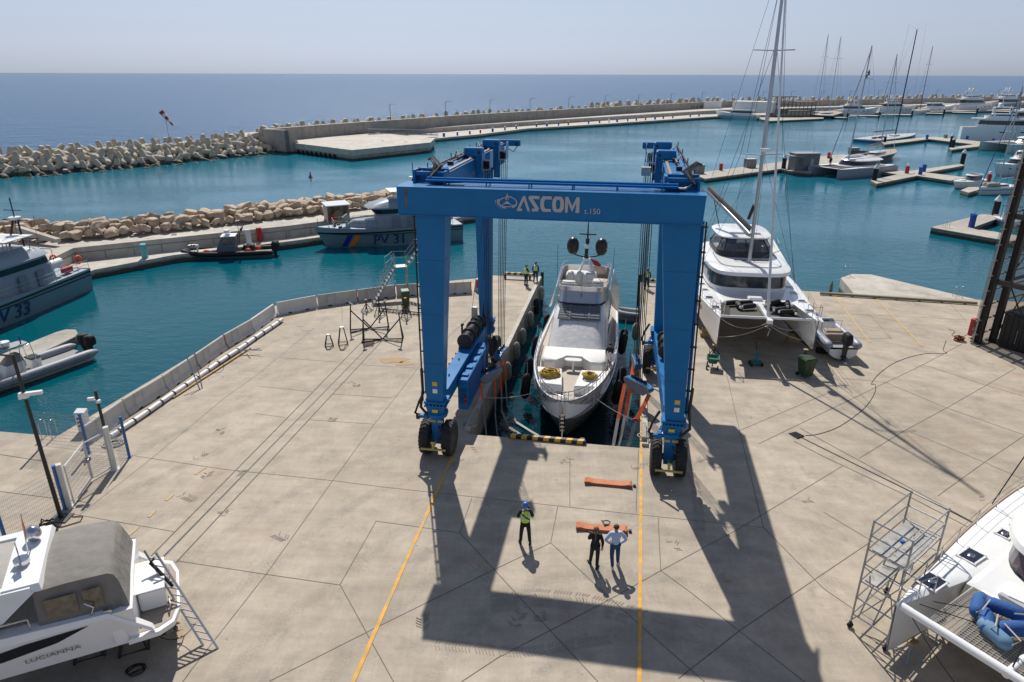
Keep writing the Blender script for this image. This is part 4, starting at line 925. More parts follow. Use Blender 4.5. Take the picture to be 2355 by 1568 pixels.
# boxes, cabinets and kiosk on the pontoons
def kiosk():
    p = G(*D4(545,800),-1.25); s = p.length/1570/.91953*.91953/3.267*.91953
    t = thing('kiosk', 'grey panelled kiosk with flat overhanging roof on the main pontoon', 'kiosk', p, radians(8))
    w_ = 92*s*1.0; h = 118*s
    b = MB(); b.bbox(-w_,w_,-w_*.55,w_*.6,0,h,.05); b.build('wall', mat('kiosk_grey', (.17,.165,.16), .6), t)
    b = MB(); b.box(-w_*1.05,w_*1.03,-w_*.6,w_*.65,h,h*1.05); b.box(-w_*1.4,-w_*.4,-w_*.62,w_*.5,h*.86,h*.9); b.build('roof', M_grey, t)
    b = MB(); b.box(-w_*.75,-w_*.4,-w_*.56,-w_*.55,h*.3,h*.75); b.build('window', M_glass2, t)
    b = MB(); b.box(w_*.25,w_*.5,-w_*.565,-w_*.55,h*.05,h*.72); b.build('door', mat('pale_panel', (.4,.4,.4), .5), t)
    b = MB(); b.tube((w_*.7,0,h),(w_*.7,0,h*1.35),.03,4); b.build('antenna', M_dark, t)
kiosk()
def numbox(x, y, w_, h, txt, lab, f=D4):
    p = G(*f(x,y),-1.25); t = thing('equipment_box', lab, 'equipment box', p, radians(6)); M_ = mat('box_grey', (.23,.22,.20), .7, var=.15)
    b = MB(); b.bbox(-w_/2,w_/2,-w_/2.4,w_/2.4,0,h,.04); b.build('body', M_, t); b = MB(); b.box(-w_*.52,w_*.52,-w_*.44,w_*.44,h,h+.07); b.build('lid', mat('box_lid', (.42,.41,.39), .6), t)
    if txt: text('number', txt, h*.5, mat('pale_number', (.5,.5,.48), .6), t, (-w_*.36,-w_/2.4-.012,h*.32), (pi/2,0,0))
numbox(110,780,2.0,1.7,'3','grey equipment box numbered 3 on the main pontoon')
numbox(1650,762,1.9,1.6,'2','grey equipment box numbered 2 at the pontoon end', D3)
numbox(957,672,1.9,1.5,None,'pale equipment box behind the boom of the grey catamaran')
numbox(1710,540,.8,1.0,None,'small cream box on the forked pontoon')
for x, y, f, lab, wt in [(755,705,D4,'red fire cabinet right of the kiosk on the main pontoon',0),(1393,828,D4,'red fire cabinet with white top at the centre of the X pontoon',1),(1835,738,D3,'red fire cabinet left of the number 3 box',0),(2060,898,D4,'red and white cabinet beside the sailing boat',1)]:
    t = pedestal(G(*f(x,y),-1.25), M_red, lab, 1.35, .62, None, 'fire_cabinet', 'fire cabinet')
    if wt: b = MB(); b.bbox(-.2,.2,-.2,.2,1.35,1.8,.05); b.build('white_top', M_white2, t)
for x, y, lab, h in [(1558,548,'blue pedestal at the corner of the forked pontoon',1.25),(1532,814,'rear one of the two leaning blue pedestals on the X pontoon',1.4),(1503,838,'front one of the two blue pedestals on the X pontoon',1.4),(2096,580,'blue pedestal at the right end of the forked pontoon',1.3),(1886,548,'blue pedestal in front of the big white yacht',1.0),(1920,1268,'blue pedestal on the V shaped pontoon',1.7)]:
    pedestal(G(*D4(x,y),-1.25), M_blue2, lab, h, .62, None, rz=.2)
# marker buoy, channel buoy, windsock
t = thing('buoy', 'small red buoy floating off the helipad corner', 'buoy', G(714,408,SEA)); b = MB(); b.lathe([(.1,-.2),(.38,-.05),(.4,.15),(.2,.3),(.12,.8),(.02,.9)], (0,0,0), 10); b.build('float', M_red, t, smooth=50); b = MB(); b.ell((0,0,.95),.12,.12,.14,8,6); b.build('topmark', M_orange, t)
p = G(386,292,3.2); t = thing('windsock', 'red and white striped windsock hanging on a thin pole above the tetrapods', 'windsock', (G(392,336,2.5).x, G(392,336,2.5).y, 2.0))
h = 7.2; b = MB(); b.tube((0,0,0),(0,0,h),.045,6); b.build('pole', M_grey, t)
for k in range(5):
    pa = Vector((-.7+.38*k,0,h+.0-.62*k*.85)); pb = Vector((-.7+.38*(k+1),0,h-.62*(k+1)*.85)); b = MB(); b.path([pa,pb],[.50-.07*k,.50-.07*(k+1)],10); b.build('sock_band', [M_red,M_white2][k%2], t, smooth=60)
# turquoise hydrant box and lamp stub, ladders on the naval quay
pedestal(G(334,593,-1.2), mat('turquoise_paint', (.12,.42,.42), .5), 'pale turquoise cabinet on the naval walkway', 1.5, .55, None, 'quay_cabinet', 'cabinet')
pedestal(G(404,569,-1.2), mat('box_grey', (.23,.22,.20), .7), 'grey cabinet against the naval quay wall', 1.5, .5, None, 'quay_cabinet', 'cabinet')
for x, y, m, lab in [(573,560,M_white,'white upright fuel drum beside the outboards on the naval quay'),(598,555,M_red,'red upright drum on the naval quay behind the outboards')]:
    t = thing('quay_drum', lab, 'drum', G(x,y,-1.2)); b = MB(); b.cyl((0,0,.75),.28,1.5,14); b.build('body', m, t, smooth=40); b = MB(); b.cyl((0,0,1.53),.3,.08,14); b.build('lid', m, t, smooth=40)
# white equipment shelter on the naval quay
p = G(778,531,-1.2); t = thing('equipment_shelter', 'open white shelter with hose reel and lifebuoy on the naval quay', 'shelter', p, radians(28))
b = MB(); b.box(-1.25,1.25,1.1,1.16,.7,3.2); b.box(-1.31,-1.25,-.8,1.1,.7,3.2); b.box(1.25,1.31,-.8,1.1,.7,3.2); b.box(-1.25,1.25,-.7,1.1,.66,.7); b.build('wall', mat('rusty_white', (.5,.44,.36), .7, dirt=((.25,.12,.05),1.5,.8)), t)
b = MB(); b.hexa([(-1.45,-1.0,3.15),(1.45,-1.0,3.15),(1.45,1.3,3.3),(-1.45,1.3,3.3),(-1.45,-1.0,3.25),(1.45,-1.0,3.25),(1.45,1.3,3.4),(-1.45,1.3,3.4)]); b.build('roof', M_white, t)
b = MB(); A = Matrix.Rotation(pi/2,3,'X'); b.lathe([(.65,-.2),(.65,-.15),(.3,-.15),(.3,.15),(.65,.15),(.65,.2)], (.2,.3,1.8), 16, A); b.build('hose_reel', mat('tan_hose', (.35,.24,.14), .7), t)
b = MB(); b.path([(-.6+.36*cos(a),-.2,1.6+.36*sin(a)) for a in [i*pi/8 for i in range(17)]],.09,6,False); b.build('lifebuoy', M_orange, t, smooth=60)
for sx in (-1.2,1.2):
    for sy in (-.7,1.0): b = MB(); b.tube((sx,sy,0),(sx,sy,.72),.05,5); b.build('leg', M_dark, t)
# ladder hoops on quay edges
def hoops(p, rz, lab):
    t = thing('quay_ladder', lab, 'ladder', p, rz)
    for sx in (-.25,.25): b = MB(); b.path([(sx,0,0),(sx,0,.75),(sx,.12,.9),(sx,.35,.9),(sx,.45,.75),(sx,.45,-.6)],.025,6); b.build('rail', M_chrome, t, smooth=60)
    for k in range(3): b = MB(); b.tube((-.25,.45,-.1-.25*k),(.25,.45,-.1-.25*k),.02); b.build('rung', M_chrome, t)
hoops(G(137,997,0)+Vector((-.3,-.5,0)), 0, 'shiny steel ladder hoops at the quay edge behind the wire fence')
hoops(G(1948,636,-.7), 0, 'steel ladder hoops at the tip of the triangular quay'); hoops(G(2285,682,-.7)+Vector((-3.2,0,0)), pi, 'steel ladder hoops at the pipe kerb of the triangular quay')
hoops(G(*D4(1705,1270),-1.25), pi, 'steel ladder hoops on the V shaped pontoon')
mb = MB(); a = G(1885,674,.14); b_ = G(2246,697,.14); mb.tube(a,b_,.11,8)
for k in range(7): q = a.lerp(b_,(k+.5)/7); mb.box(q.x-.08,q.x+.08,q.y-.08,q.y+.08,0,.12)
tag(mb.build('pipe_kerb', mat('olive_pipe', (.22,.21,.15), .6), smooth=40), 'long low steel pipe kerb along the yard edge beside the triangular quay', 'kerb pipe')
# ------------------------------------------------------------------ boat building kit
def hull_geo(L, B, zb, zs, draft=.5, full=.55, p=2.2, p2=2.0, wlb=.82, wls=.92, rake=.10, n=18, aft=.92, knuckle=.0):
    """stations from transom (x=-L/2) to stem (x=L/2); returns list of rings (port deck -> keel -> starboard deck) and deck edge points"""
    rings = []; edge = []
    for i in range(n+1):
        t = i/n; t = 1-(1-t)**1.35
        def taper(t, f, q): return 1 if t <= f else max(0, 1-((t-f)/(1-f))**q)
        wd = B/2*(lerp(aft,1,min(1,t/full)))*taper(t,full,p); wd = max(wd,.03)
        ww = B/2*(wls*lerp(aft,1,min(1,t/full)))*taper(t,full-.15,p2)*lerp(1,wlb,t); ww = max(min(ww,wd),.02)
        zsh = lerp(zs,zb,t*t); kz = -draft*(1-max(0,(t-.6)/.4)**3)
        def X(z): return -L/2+L*t-rake*L*max(0,(t-.55)/.45)**2*(1-max(0,(z+draft)/(zsh+draft)))
        prof = [(wd,zsh),(lerp(ww,wd,.62)+knuckle,zsh*.62),(lerp(ww,wd,.2),zsh*.28),(ww,-.02*draft),(ww*.62,kz*.6),(.015,kz)]
        port = [(X(z),y,z) for y,z in prof]; rings.append(port+[(x,-y,z) for x,y,z in port[::-1]]); edge.append((X(zsh),wd,zsh))
    return rings, edge
def hull(parent, name, m, geo, smooth=50):
    rings, edge = geo; b = MB(); b.loft(rings[::-1], caps=False, close=False); k = len(rings[0]); b.add(rings[0], [tuple(range(k))])
    return b.build(name, m, parent, smooth=smooth, recalc=True)
def deck(parent, name, m, edge, inset=.08, dz=-.06, t0=0, t1=None, camber=.04):
    b = MB(); E = edge[t0:t1] if t1 else edge[t0:]; vs = []; fs = []
    for x, w_, z in E: w2_ = max(w_-inset,.01); vs += [(x,w2_,z+dz),(x,0,z+dz+camber*min(1,w2_)),(x,-w2_,z+dz)]
    for i in range(len(E)-1): o = i*3; fs += [(o,o+1,o+4,o+3),(o+1,o+2,o+5,o+4)]
    b.add(vs, [f[::-1] for f in fs]); o = b.build(name, m, parent); return o
def edgeline(parent, name, m, edge, dz, r, inset=0, t0=0, t1=None, n=6, both=True):
    E = edge[t0:t1] if t1 else edge[t0:]; b = MB(); P_ = [(x,max(0,w_-inset),z+dz) for x, w_, z in E]
    b.path(P_+[(x,-y,z) for x,y,z in P_[::-1]] if both else P_, r, n); return b.build(name, m, parent, smooth=50)
def posts(parent, m, edge, h, r=.02, inset=.08, t0=0, t1=None, step=1, name='stanchion'):
    for x, w_, z in (edge[t0:t1] if t1 else edge[t0:])[::step]:
        for s in (-1,1): b = MB(); b.tube((x,s*(w_-inset),z-.05),(x,s*(w_-inset),z+h),r,4); b.build(name, m, parent)
def plan(x0, x1, w_, z, e=4.0, taper=1.0, n=32, e0=None):
    pts = []; a = (x1-x0)/2; xc = (x0+x1)/2
    for k in range(n):
        t = 2*pi*k/n; c, s = cos(t), sin(t); ee = (e0 or e) if c < 0 else e
        x = xc+a*(abs(c)**(2/ee))*(1 if c >= 0 else -1); y = w_*(abs(s)**(2/ee))*(1 if s >= 0 else -1)
        y *= lerp(1, taper, max(0,(x-x0)/(x1-x0))); pts.append((x,y,z))
    return pts
def lring(A, B, f, grow=0.0):
    out = []; 
    cx = sum(p[0] for p in A)/len(A)
    for a, b in zip(A, B):
        q = [lerp(a[i], b[i], f) for i in range(3)]; d = Vector((q[0]-cx, q[1], 0)); 
        if d.length > 0: d = d.normalized()*grow
        out.append((q[0]+d.x, q[1]+d.y, q[2]))
    return out
def cabin(parent, A, B, win=None, m=None, name='cabin', mroof=None, gm=None, seg=None, grow=.012, roofover=0, wname='window'):
    """A, B bottom and top outlines; win (f0,f1) band of glass standing proud; seg = list of (i0,i1) panes"""
    b = MB(); b.loft([A, B]); c = b.build(name, m or M_white, parent, smooth=40)
    if win:
        n = len(A); segs = seg or [(0,n)]
        for (i0, i1) in segs:
            b = MB(); lo = lring(A,B,win[0],grow); hi = lring(A,B,win[1],grow); idx = [k % n for k in range(i0, i1+1)]
            b.loft([[lo[k] for k in idx],[hi[k] for k in idx]], caps=False, close=False); b.build(wname, gm or M_glass, c)
    return c
def yacht(name, label, loc, rz, L, B, cat='motor yacht', group=None, tiers=2, hullm=None, zb=2.3, zs=1.6, fly=True, sq=False, hard=True, sporty=False, wins=True):
    t = thing(name, label, cat, loc, rz, group); k = L/18*1.22
    geo = hull_geo(L, B, zb*k*1.1, zs*k, .5*k, full=.5, rake=.12); hull(t, 'hull', hullm or M_white, geo); E = geo[1]
    deck(t, 'deck', M_teak if tiers > 1 else M_white2, E, .1, -.1)
    edgeline(t, 'bow_rail', M_chrome, E, .55*k, .03, .1, 8)
    z0 = zs*k; A = plan(-L*.36, L*.22, B*.40, z0-.1, 3, .75); Bq = plan(-L*.34, L*.06 if not sporty else -L*.02, B*.33, z0+1.25*k, 3, .8)
    cabin(t, A, Bq, (.35,.85), name='saloon')
    b = MB(); b.loft([plan(-L*.42, L*.10, B*.40, z0+1.22*k, 4, .7), plan(-L*.42, L*.08, B*.40, z0+1.36*k, 4, .7)]); b.build('upper_deck', M_white, t, smooth=40)
    if tiers > 1:
        A = plan(-L*.26, L*.04, B*.31, z0+1.34*k, 3, .8); Bq = plan(-L*.24, -L*.02, B*.27, z0+2.1*k, 3, .8); cabin(t, A, Bq, (.3,.85), name='wheelhouse')
    if fly:
        b = MB(); A = plan(-L*.30, L*.02, B*.36, z0+1.36*k, 3, .75); Bq = plan(-L*.31, L*.0, B*.37, z0+1.8*k, 3, .75); b.loft([A, Bq], caps=False); b.build('flybridge_coaming', M_white, t, smooth=40)
        zt = z0+(3.0 if tiers > 1 else 2.6)*k
        if hard:
            b = MB(); b.loft([plan(-L*.24,-L*.03,B*.32,zt,3,.8), plan(-L*.24,-L*.04,B*.30,zt+.12*k,3,.8)]); b.build('hardtop', M_white, t, smooth=40)
            for sx in (-L*.22,-L*.06):
                for s in (-1,1): b = MB(); b.hexa([(sx-.2,s*B*.3-.05,z0+1.3*k),(sx+.2,s*B*.3-.05,z0+1.3*k),(sx+.2,s*B*.3+.05,z0+1.3*k),(sx-.2,s*B*.3+.05,z0+1.3*k),(sx-.5,s*B*.27-.05,zt),(sx-.2,s*B*.27-.05,zt),(sx-.2,s*B*.27+.05,zt),(sx-.5,s*B*.27+.05,zt)]); b.build('hardtop_support', M_white, t)
        b = MB(); b.ell((-L*.18,.5*k,zt+.4*k),.3*k,.3*k,.35*k,10,6); b.ell((-L*.18,-.5*k,zt+.4*k),.3*k,.3*k,.35*k,10,6); b.tube((-L*.15,0,zt),(-L*.17,0,zt+1.4*k),.05*k); b.build('radar_domes', M_white2, t, smooth=60)
    # hull windows
    if wins:
        r = geo[0]
        for i, (ta, tb) in enumerate(((5,6),(8,9),(10,11),(12,13))):
            for s in (0,1):
                a = Vector(r[ta][1 if s == 0 else -2]); c = Vector(r[ta+1][1 if s == 0 else -2]); d = (c-a); up = Vector((0,0,(.45 if sq else .2)*k)); o = Vector((0,.03 if s == 0 else -.03,0)); e = d*(.5 if sq else .75)
                b = MB(); q = [a+o-up*.5, a+o+e-up*.5, a+o+e+up*.5, a+o+up*.5]; b.poly(q if s else q[::-1]); b.build('hull_window', M_glass, t)
    return t
def mast_rig(t, x, z0, h, r, B, L, m=None, boom=0, boomz=1.5, stay_x=None, spread=1, rake=0.0, cover=None, furl=None, furlr=.06, back=True):
    m = m or M_alu; top = Vector((x-rake*h,0,z0+h))
    b = MB(); b.tube((x,0,z0),top,r,8,r*.7); mm = b.build('mast', m, t, smooth=50)
    for k in range(1, spread+1):
        f = k/(spread+1)+.05; z = z0+h*f; xx = x-rake*h*f; b = MB(); b.tube((xx,-B*.28,z+.05),(xx,B*.28,z+.05),r*.35,5); b.build('spreader', m, mm)
    b = MB()
    for s in (-1,1): b.path([(x-.3,s*B*.42,z0-.2),(x-rake*h*.5,s*B*.28,z0+h*(1/(spread+1)+.05)),tuple(top)],.018,4)
    if back: b.tube((-L*.48,0,z0-.5),top,.016,4)
    b.build('shrouds', M_dark, mm)
    if stay_x is not None: b = MB(); b.tube((stay_x,0,z0-.2),Vector((x-rake*h*.95,0,z0+h*.95)),furlr,6,furlr*.6); b.build('forestay_sail', furl or M_white2, mm, smooth=50)
    if boom:
        b = MB(); b.tube((x-.1,0,z0+boomz),(x-boom,0,z0+boomz+.1),r*.8,8); b.build('boom', m, t, smooth=50)
        if cover: b = MB(); b.loft([[(x-.2-boom*.95*i/6, (.2-.0*i)*cos(a)*(1-i*.06), z0+boomz+.35+.45*(1-i/7)*sin(a)) for a in [2*pi*j/8 for j in range(8)]] for i in range(7)]); b.build('sail_cover', cover, t, smooth=60)
    return mm
# ------------------------------------------------------------------ far and middle boats
def heading(a, b): return atan2(b.y-a.y, b.x-a.x)
def place(xa, ya, xb, yb, z=SEA):    # stern and bow points at the waterline
    a = G(xa,ya,z); b = G(xb,yb,z); return (a+b)/2, heading(a,b), (b-a).length
def d4(x, y): return D4(x,y)
def at4(xs, ys, xb, yb): a = D4(xs,ys); b = D4(xb,yb); return place(*a, *b)
M_teal = mat('pale_teal_hull', (.42,.55,.52), .3)
M_navyh = mat('navy_hull', (.015,.025,.05), .25)
M_dove = mat('dove_grey_hull', (.26,.28,.31), .3)
c, h, L = place(*D3(2140,328), *D3(1785,312)); t = yacht('motor_cruiser','white cabin cruiser with pale teal hull moored at the quay corner', c, h, L, L*.24, 'motor cruiser', tiers=1, hullm=mat('teal_band_hull', (.4,.5,.5), .3, bands=[(-4,(.1,.02,.02)),(-.1,(.36,.50,.50)),(1.6,(.8,.8,.78))]), fly=False, wins=False)
for i, (p, lab) in enumerate([((600,372,700,352),'first dark blue sailing yacht hull moored right of the pergola bar'),((690,380,810,348),'second dark blue sailing yacht hull with covered cockpit right of the pergola bar')]):
    c, h, L = at4(*p); t = thing('sailing_yacht', lab, 'sailing yacht', c, h); g_ = hull_geo(L*1.1, L*.28, 2.0, 1.5, .5); hull(t,'hull',M_navyh,g_); deck(t,'deck',M_teak,g_[1]); cabin(t, plan(-L*.3,L*.15,L*.08,1.4,3,.7), plan(-L*.28,L*.08,L*.06,2.2,3,.7),(.3,.8)); 
    mast_rig(t, .5, 1.6, 34-i*1, .16, L*.28, L, spread=2, rake=.03, stay_x=L*.45, m=M_alu, furl=M_alu, furlr=.09)
c, h, L = at4(815,352,1160,350); yacht('motor_yacht','white flybridge yacht with tan enclosure, leftmost of the distant white yachts', c, h, L, L*.26, tiers=1)
c, h, L = at4(1140,345,1460,343); yacht('motor_yacht','white explorer yacht with square hull windows and dark upper windows', c, h, L, L*.27, tiers=2, sq=True, zb=2.6, zs=2.2)
c, h, L = at4(1440,345,1550,335); t = thing('sailing_yacht','pale hulled sailing yacht partly hidden beside the square windowed yacht','sailing yacht',c,h); g_ = hull_geo(L*1.3,L*.33,2.2,1.8,.5); hull(t,'hull',M_white2,g_); deck(t,'deck',M_teak,g_[1]); mast_rig(t,0,1.8,30,.15,L*.3,L,spread=2,rake=.02,m=M_dark)
c, h, L = at4(1515,332,1785,326); yacht('motor_yacht','low white sports yacht with sleek cabin in the distant row', c, h, L, L*.24, tiers=1, fly=False, sporty=True)
c, h, L = at4(1765,325,2130,318); yacht('motor_yacht','tall white flybridge yacht with curved dark windows in the distant row', c, h, L, L*.24, tiers=2, hullm=M_white)
c, h, L = at4(2065,316,2420,310); yacht('motor_yacht','grey hulled white yacht at the right end of the distant row', c, h, L, L*.24, tiers=2, hullm=mat('grey_hull', (.25,.28,.31), .3))
# racing yacht with black mast
c, h, L = at4(1050,582,1465,530); t = thing('racing_yacht','long white and blue racing yacht with tall black carbon mast','racing yacht',c,h); g_ = hull_geo(L,L*.24,1.25,1.1,.3,full=.35,aft=.9,rake=.0); hull(t,'hull',mat('race_hull',(.3,.3,.3),.3,bands=[(-4,(.02,.25,.45)),(.25,(.03,.06,.12)),(.8,(.7,.72,.74))]),g_); deck(t,'deck',mat('grey_deck',(.42,.43,.45),.6),g_[1],.05)
b = MB(); b.bbox(0,3.2,-1.0,1.0,1.1,1.5,.1); b.build('cabin_top',M_white2,t)
for i in range(5): b = MB(); b.bbox(-L*.4+i*1.8,-L*.4+i*1.8+1.1,-.9+.4*(i%2),-.2+.4*(i%2),1.05,1.5,.1); b.build('sail_bag',mat('maroon_bag',(.16,.04,.04),.8),t)
mast_rig(t, 2.2, 1.2, 29.5, .20, L*.24, L, m=mat('carbon_black',(.01,.01,.012),.3), boom=L*.42, boomz=1.6, spread=0, rake=-.02, back=True)
# big white yacht on the right
c, h, L = at4(1818,545,2700,575); t = yacht('motor_yacht','large white tri deck yacht berthed stern left at the right edge', c, h, L*1.0, L*.22, tiers=2, zb=2.5, zs=2.0)
c, h, L = at4(2190,455,2760,450); yacht('motor_yacht','white flybridge yacht lying beyond the large tri deck yacht at the right edge', c, h, L, L*.22, tiers=2)
c, h, L = at4(2300,395,2560,388); yacht('motor_yacht','smaller white yacht in the gap between the distant row and the right edge yachts', c, h, L, L*.25, tiers=1)
# white catamaran at right
def catamaran_far(lab, c, h, L, B, hm, deckz=1.7, cover=None):
    t = thing('sailing_catamaran', lab, 'catamaran', c, h)
    for s in (-1,1):
        g_ = hull_geo(L, B*.24, deckz+.1, deckz-.1, .4, full=.4, rake=.0, p=1.8); g_ = ([[(x,y+s*B*.36,z) for x,y,z in r] for r in g_[0]], g_[1]); hull(t,'hull',hm,g_)
        b = MB(); b.loft([[(p[0],p[1]+s*B*.36,p[2]) for p in plan(-L*.48,L*.46,B*.115,deckz-.02,3,.35)],[(p[0],p[1]+s*B*.36,p[2]) for p in plan(-L*.48,L*.45,B*.10,deckz+.08,3,.35)]]); b.build('deck',M_white2,t,smooth=40)
    b = MB(); b.box(-L*.42,L*.12,-B*.36,B*.36,deckz*.55,deckz+.02); b.build('bridge_deck',M_white2,t)
    cabin(t, plan(-L*.36,L*.14,B*.36,deckz,3,.8), plan(-L*.34,L*.08,B*.33,deckz+1.1,3,.8), (.2,.85), name='saloon')
    b = MB(); b.loft([plan(-L*.4,L*.10,B*.36,deckz+1.1,3,.8),plan(-L*.38,L*.08,B*.30,deckz+1.35,3,.8)]); b.build('roof',M_white,t,smooth=50)
    b = MB(); b.tube((L*.42,-B*.36,deckz),(L*.42,B*.36,deckz),.09,8); b.build('cross_beam',M_alu,t)
    b = MB(); b.poly([(L*.13,-B*.25,deckz-.1),(L*.41,-B*.25,deckz-.1),(L*.41,B*.25,deckz-.1),(L*.13,B*.25,deckz-.1)]); b.build('net',mat('dark_net',(.05,.05,.05),.9),t)
    return t
c, h, L = at4(2640,640,2085,655); t = catamaran_far('white and teal sailing catamaran moored right of the forked pontoon', c, h, L, L*.5, M_teal, 2.2); mast_rig(t, L*.05, 3.2, 20, .16, L*.4, L, spread=2, stay_x=L*.4, rake=.03)
c, h, L = at4(1150,815,700,862); t = catamaran_far('grey sailing catamaran with furled red forestay beside the kiosk pontoon', c, h, L*1.02, L*.52, M_dove, 1.75)
mast_rig(t, L*.08, 3.0, 20.5, .15, L*.4, L, boom=L*.36, boomz=.9, spread=2, stay_x=L*.42, rake=.05, cover=mat('dark_sailcover',(.06,.06,.065),.9), furl=mat('rust_red_sail',(.28,.09,.05),.8), furlr=.07)
b = MB(); b.ell((-L*.12,-L*.08,3.35),L*.20,.55,.28,12,6); b.build('upturned_dinghy',M_white,t,smooth=60)
CATG = t
# dark sailing yacht behind the grey catamaran
c, h, L = at4(1040,742,1265,695); t = thing('sailing_yacht','black hulled cruising yacht lying behind the grey catamaran','sailing yacht',c,h); g_ = hull_geo(L*1.25,L*.36,1.9,1.5,.5,full=.45); hull(t,'hull',M_navyh,g_); deck(t,'deck',M_teak,g_[1]); cabin(t,plan(-L*.3,L*.2,L*.11,1.45,3,.6),plan(-L*.28,L*.14,L*.09,2.0,3,.6),(.3,.8)); mast_rig(t,L*.02,1.7,21,.14,L*.35,L,boom=L*.5,boomz=1.6,spread=2,rake=.035,stay_x=L*.58,cover=mat('tan_sailcover',(.35,.31,.26),.9))
b = MB(); b.lathe([(.02,-1.6),(.35,-1.4),(.38,1.2),(.2,1.6)],(-L*.5,1.0,2.0),8,Matrix.Rotation(pi/2,3,'X')); b.build('stern_dinghy',M_grycan,t,smooth=60)
# small white sports cruiser
c, h, L = at4(1985,925,1775,955); t = thing('sports_cruiser','small white open sports cruiser with black sunroof and windscreen','motor boat',c,h); g_ = hull_geo(L*1.12,L*.34,1.35,1.1,.35,full=.45,rake=.13); hull(t,'hull',mat('cruiser_hull',(.3,.3,.3),.25,bands=[(-4,(.25,.4,.38)),(.12,(.8,.79,.74))]),g_); deck(t,'deck',M_white2,g_[1],.05,-.02,camber=.15)
cabin(t,plan(-L*.4,L*.12,L*.135,1.05,3,.75),plan(-L*.38,-L*.05,L*.12,2.0,3,.8),(.15,.9),gm=M_glass2,name='windscreen_frame'); b = MB(); b.loft([plan(-L*.42,L*.0,L*.135,2.0,3,.85),plan(-L*.4,-L*.03,L*.12,2.15,3,.85)]); b.build('hardtop',M_white,t,smooth=50)
b = MB(); b.loft([plan(-L*.3,-L*.06,L*.09,2.155,4,.9),plan(-L*.3,-L*.06,L*.09,2.17,4,.9)]); b.build('sunroof',M_black,t); edgeline(t,'bow_rail',M_chrome,g_[1],.4,.02,.08,8)
b = MB(); b.loft([plan(L*.14,L*.34,L*.08,1.28,2.5,.6),plan(L*.15,L*.33,L*.07,1.42,2.5,.6)]); b.build('sunpad',M_cush,t,smooth=50)
# sailing boat lower right
c, h, L = at4(2270,985,1990,1005); t = thing('sailing_yacht','white sailing yacht with blue furled forestay beside the short pontoon finger','sailing yacht',c,h); g_ = hull_geo(L*1.15,L*.33,1.35,1.2,.5,full=.4,rake=.04); hull(t,'hull',mat('sail_hull',(.3,.3,.3),.3,bands=[(-4,(.05,.12,.3)),(.05,(.62,.68,.64)),(.75,(.02,.06,.2)),(.86,(.8,.79,.75))]),g_); deck(t,'deck',M_white2,g_[1],.05,-.02); cabin(t,plan(-L*.25,L*.25,L*.10,1.15,3,.6),plan(-L*.22,L*.18,L*.08,1.6,3,.6),(.3,.8))
b = MB(); b.lathe([(.05,-1.3),(.3,-1.2),(.32,1.2),(.12,1.45)],(L*.24,.4,1.65),8,Matrix.Rotation(pi/2,3,'Y')); b.lathe([(.05,-1.3),(.3,-1.2),(.32,1.2),(.12,1.45)],(L*.24,-.4,1.65),8,Matrix.Rotation(pi/2,3,'Y')); b.build('deflated_dinghy',mat('beige_canvas',(.42,.38,.31),.9),t,smooth=60)
mast_rig(t,L*.02,1.4,15.5,.11,L*.33,L,boom=L*.4,boomz=1.1,spread=1,rake=-.02,stay_x=L*.54,furl=mat('blue_sail',(.01,.08,.32),.7),furlr=.075)
c, h, L = at4(2450,820,2085,850); yacht('motor_yacht','older white flybridge cruiser moored behind the blue stayed sailing boat', c, h, L, L*.33, tiers=1, zb=2.4, zs=2.0)
c, h, L = at4(2330,1300,2085,1225); t = thing('open_boat','small white open boat tucked inside the V shaped pontoon','motor boat',c,h); g_ = hull_geo(L*1.0,L*.34,1.1,.9,.3); hull(t,'hull',mat('open_hull',(.3,.3,.3),.3,bands=[(-4,(.3,.5,.5)),(.5,(.02,.02,.03)),(.62,(.8,.8,.78))]),g_); deck(t,'deck',M_white2,g_[1],.2,-.15); b = MB(); b.bbox(-.6,.5,-.5,.5,.8,1.7,.08); b.build('console',M_white,t); b = MB(); b.loft([plan(-1.3,.9,.9,2.7,4,.9),plan(-1.3,.9,.9,2.76,4,.9)]); b.tube((-1,.6,.9),(-1,.6,2.7),.03); b.tube((-1,-.6,.9),(-1,-.6,2.7),.03); b.tube((.6,.6,.9),(.6,.6,2.7),.03); b.build('bimini_top',M_navyh,t)
